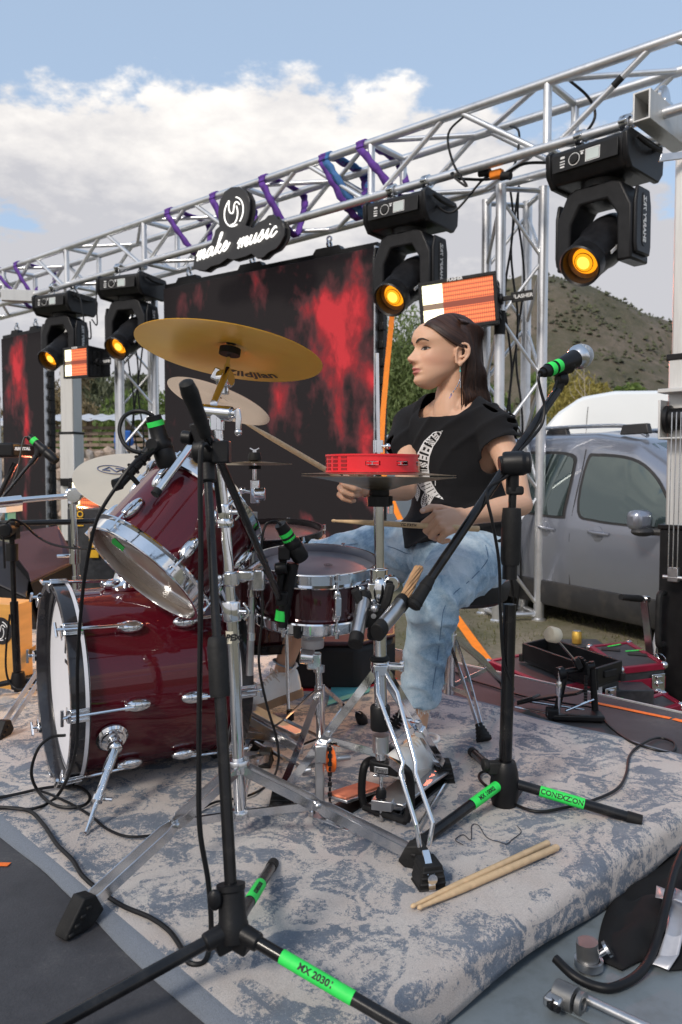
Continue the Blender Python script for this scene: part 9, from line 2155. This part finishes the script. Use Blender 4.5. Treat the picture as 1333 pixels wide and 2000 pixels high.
def shoe(heel, toe, up, solem, thick=.026):
    f = (toe-heel); L_ = f.length; f.normalize(); up = (V(up)-f*V(up).dot(f)).normalized(); s = up.cross(f)
    rt = thing('shoe', '', 'shoe', heel); 
    wd = [(0,.014),(.02,.026),(.08,.034),(.25,.037),(.5,.042),(.7,.050),(.85,.047),(.95,.034),(1,.012)]
    ht = [(0,.064),(.06,.078),(.2,.074),(.34,.070),(.44,.074),(.54,.062),(.66,.050),(.78,.042),(.9,.036),(1,.018)]
    mb = MB(); rings = []; K = 26
    for i in range(K+1):
        x = i/K; w = interp(wd, x); h = interp(ht, x); c = heel+f*(L_*x)+up*(thick); row = []
        for j in range(18):
            t = PI*j/17; row.append(c+s*(w*math.cos(t)*(1-.25*math.sin(t)**2*(h/.07)))+up*(h*math.sin(t)**.75))
        rings.append(row)
    vs = [p for r in rings for p in r]; mb.add(vs, [(i*18+j, i*18+j+1, (i+1)*18+j+1, (i+1)*18+j) for i in range(K) for j in range(17)]+[tuple((i*18) for i in range(K, -1, -1))[:0] or (0, 17, 17, 0)][:0])
    up_o = mb.build('upper', M['shoe'], rt, smooth=60)
    mb = MB(); pl = []
    for i in range(K+1): x = i/K; pl.append(heel+f*(L_*x*1.02-.003)+s*(interp(wd, x)+.004))
    for i in range(K, -1, -1): x = i/K; pl.append(heel+f*(L_*x*1.02-.003)-s*(interp(wd, x)+.004))
    mb.prismw(pl, up*(thick+.003)); mb.build('sole', solem, rt, bevel=.003)
    mb = MB()
    for k in range(6):
        x = .40+.055*k; h = interp(ht, x)+thick; w = interp(wd, x)*.42
        mb.tube(catmull([heel+f*(L_*x)+up*(h-.008)+s*w, heel+f*(L_*x)+up*(h+.003), heel+f*(L_*x)+up*(h-.008)-s*w], 4), .0028, 6)
    x = .40; h = interp(ht, x)+thick+.006; c = heel+f*(L_*x)+up*h
    for q in (-1, 1): mb.tube(catmull([c, c+s*(q*.018)+up*.010, c+s*(q*.028)-up*.002, c+s*(q*.012)-f*.004], 4), .0018, 6); mb.tube(catmull([c, c+s*(q*.016)-up*.008+f*.01, c+s*(q*.03)-up*.03], 4), .0018, 6)
    mb.build('laces', M['solew'], rt)
    mb = MB(); mb.tube(catmull([heel+f*(L_*.30)+up*(thick+.074)+s*(.030*math.cos(a)) + f*(.034*math.sin(a)) - up*(.012*math.sin(a)) -f*.03 for a in [i*PI/4 for i in range(9)]], 3), .005, 8); mb.build('collar_padding', M['shoe'], rt)
    return rt
for (heel, toe, up, sm_m, lb) in ((at(834, 1514, 2.17), at(756, 1516, 1.95), V((.10,0,1)), M['solew'], 'white trainer on the hi-hat footboard'), (V((anR.x+.055, anR.y+.01, .062)), at(478, 1392, 2.62), V((-.10,0,1)), M['sole'], 'white trainer with gum sole on the kick pedal')):
    if (toe-heel).length > .27: toe = heel+(toe-heel).normalized()*.262
    t_ = shoe(heel, toe, up, sm_m); 
    # shoes are worn: pieces of the person
    for ch in list(t_.children):
        ch.parent = None; ch.parent = person; ch.location = wloc(t_)-person.location+ch.location
        if ch.name.startswith('upper'): ch.name = 'shoe_upper'; ch['label'] = lb
        elif ch.name.startswith('sole'): ch.name = 'shoe_sole'
        elif ch.name.startswith('laces'): ch.name = 'shoe_laces'
        else: ch.name = 'shoe_collar'
    bpy.data.objects.remove(t_)
# wristband
wb = wrR.lerp(elR, .10); axw = (elR-wrR).normalized(); mb = MB(); mb.lathe([(.0262,-.008),(.0270,-.008),(.0270,.008),(.0262,.008),(.0262,-.008)], wb, axw, 28, cap=False); mb.build('wristband', mat('cream_wristband', (.62,.60,.45), .6, 0, .25, 60, dirt=(.15,.5,.45), dirts=60, dirta=.7), person)
# sticks in her hands
gL = knL_[0].lerp(wrL, .12)+V((.0, .018, .012)); tipL = at(648, 1017, 2.12); dL_ = (tipL-gL).normalized(); LS = .40
gL = at(845, 1028, 2.012); buttL = gL-(tipL-gL).normalized()*(LS-(tipL-gL).length)
stL = stick('held_drumstick', 'drumstick in her near hand pointing left over the snare', buttL, tipL, grp='held drumsticks')
q = gL.lerp(tipL, .22); dS = (gL-tipL).normalized(); vw = (CAMP-q).normalized(); vw = (vw-dS*vw.dot(dS)).normalized(); text('lettering', 'VIC FIRTH', .0095, M['inkblack'], stL, q+vw*.0079, dS, vw.cross(dS), ext=.0002, bold=.0004, bend=.0077)
buttR, tipR = at(694, 951, 2.135), at(470, 820, 2.30)
stick('held_drumstick', 'drumstick in her far hand raised toward the upper left', buttR, tipR, grp='held drumsticks')
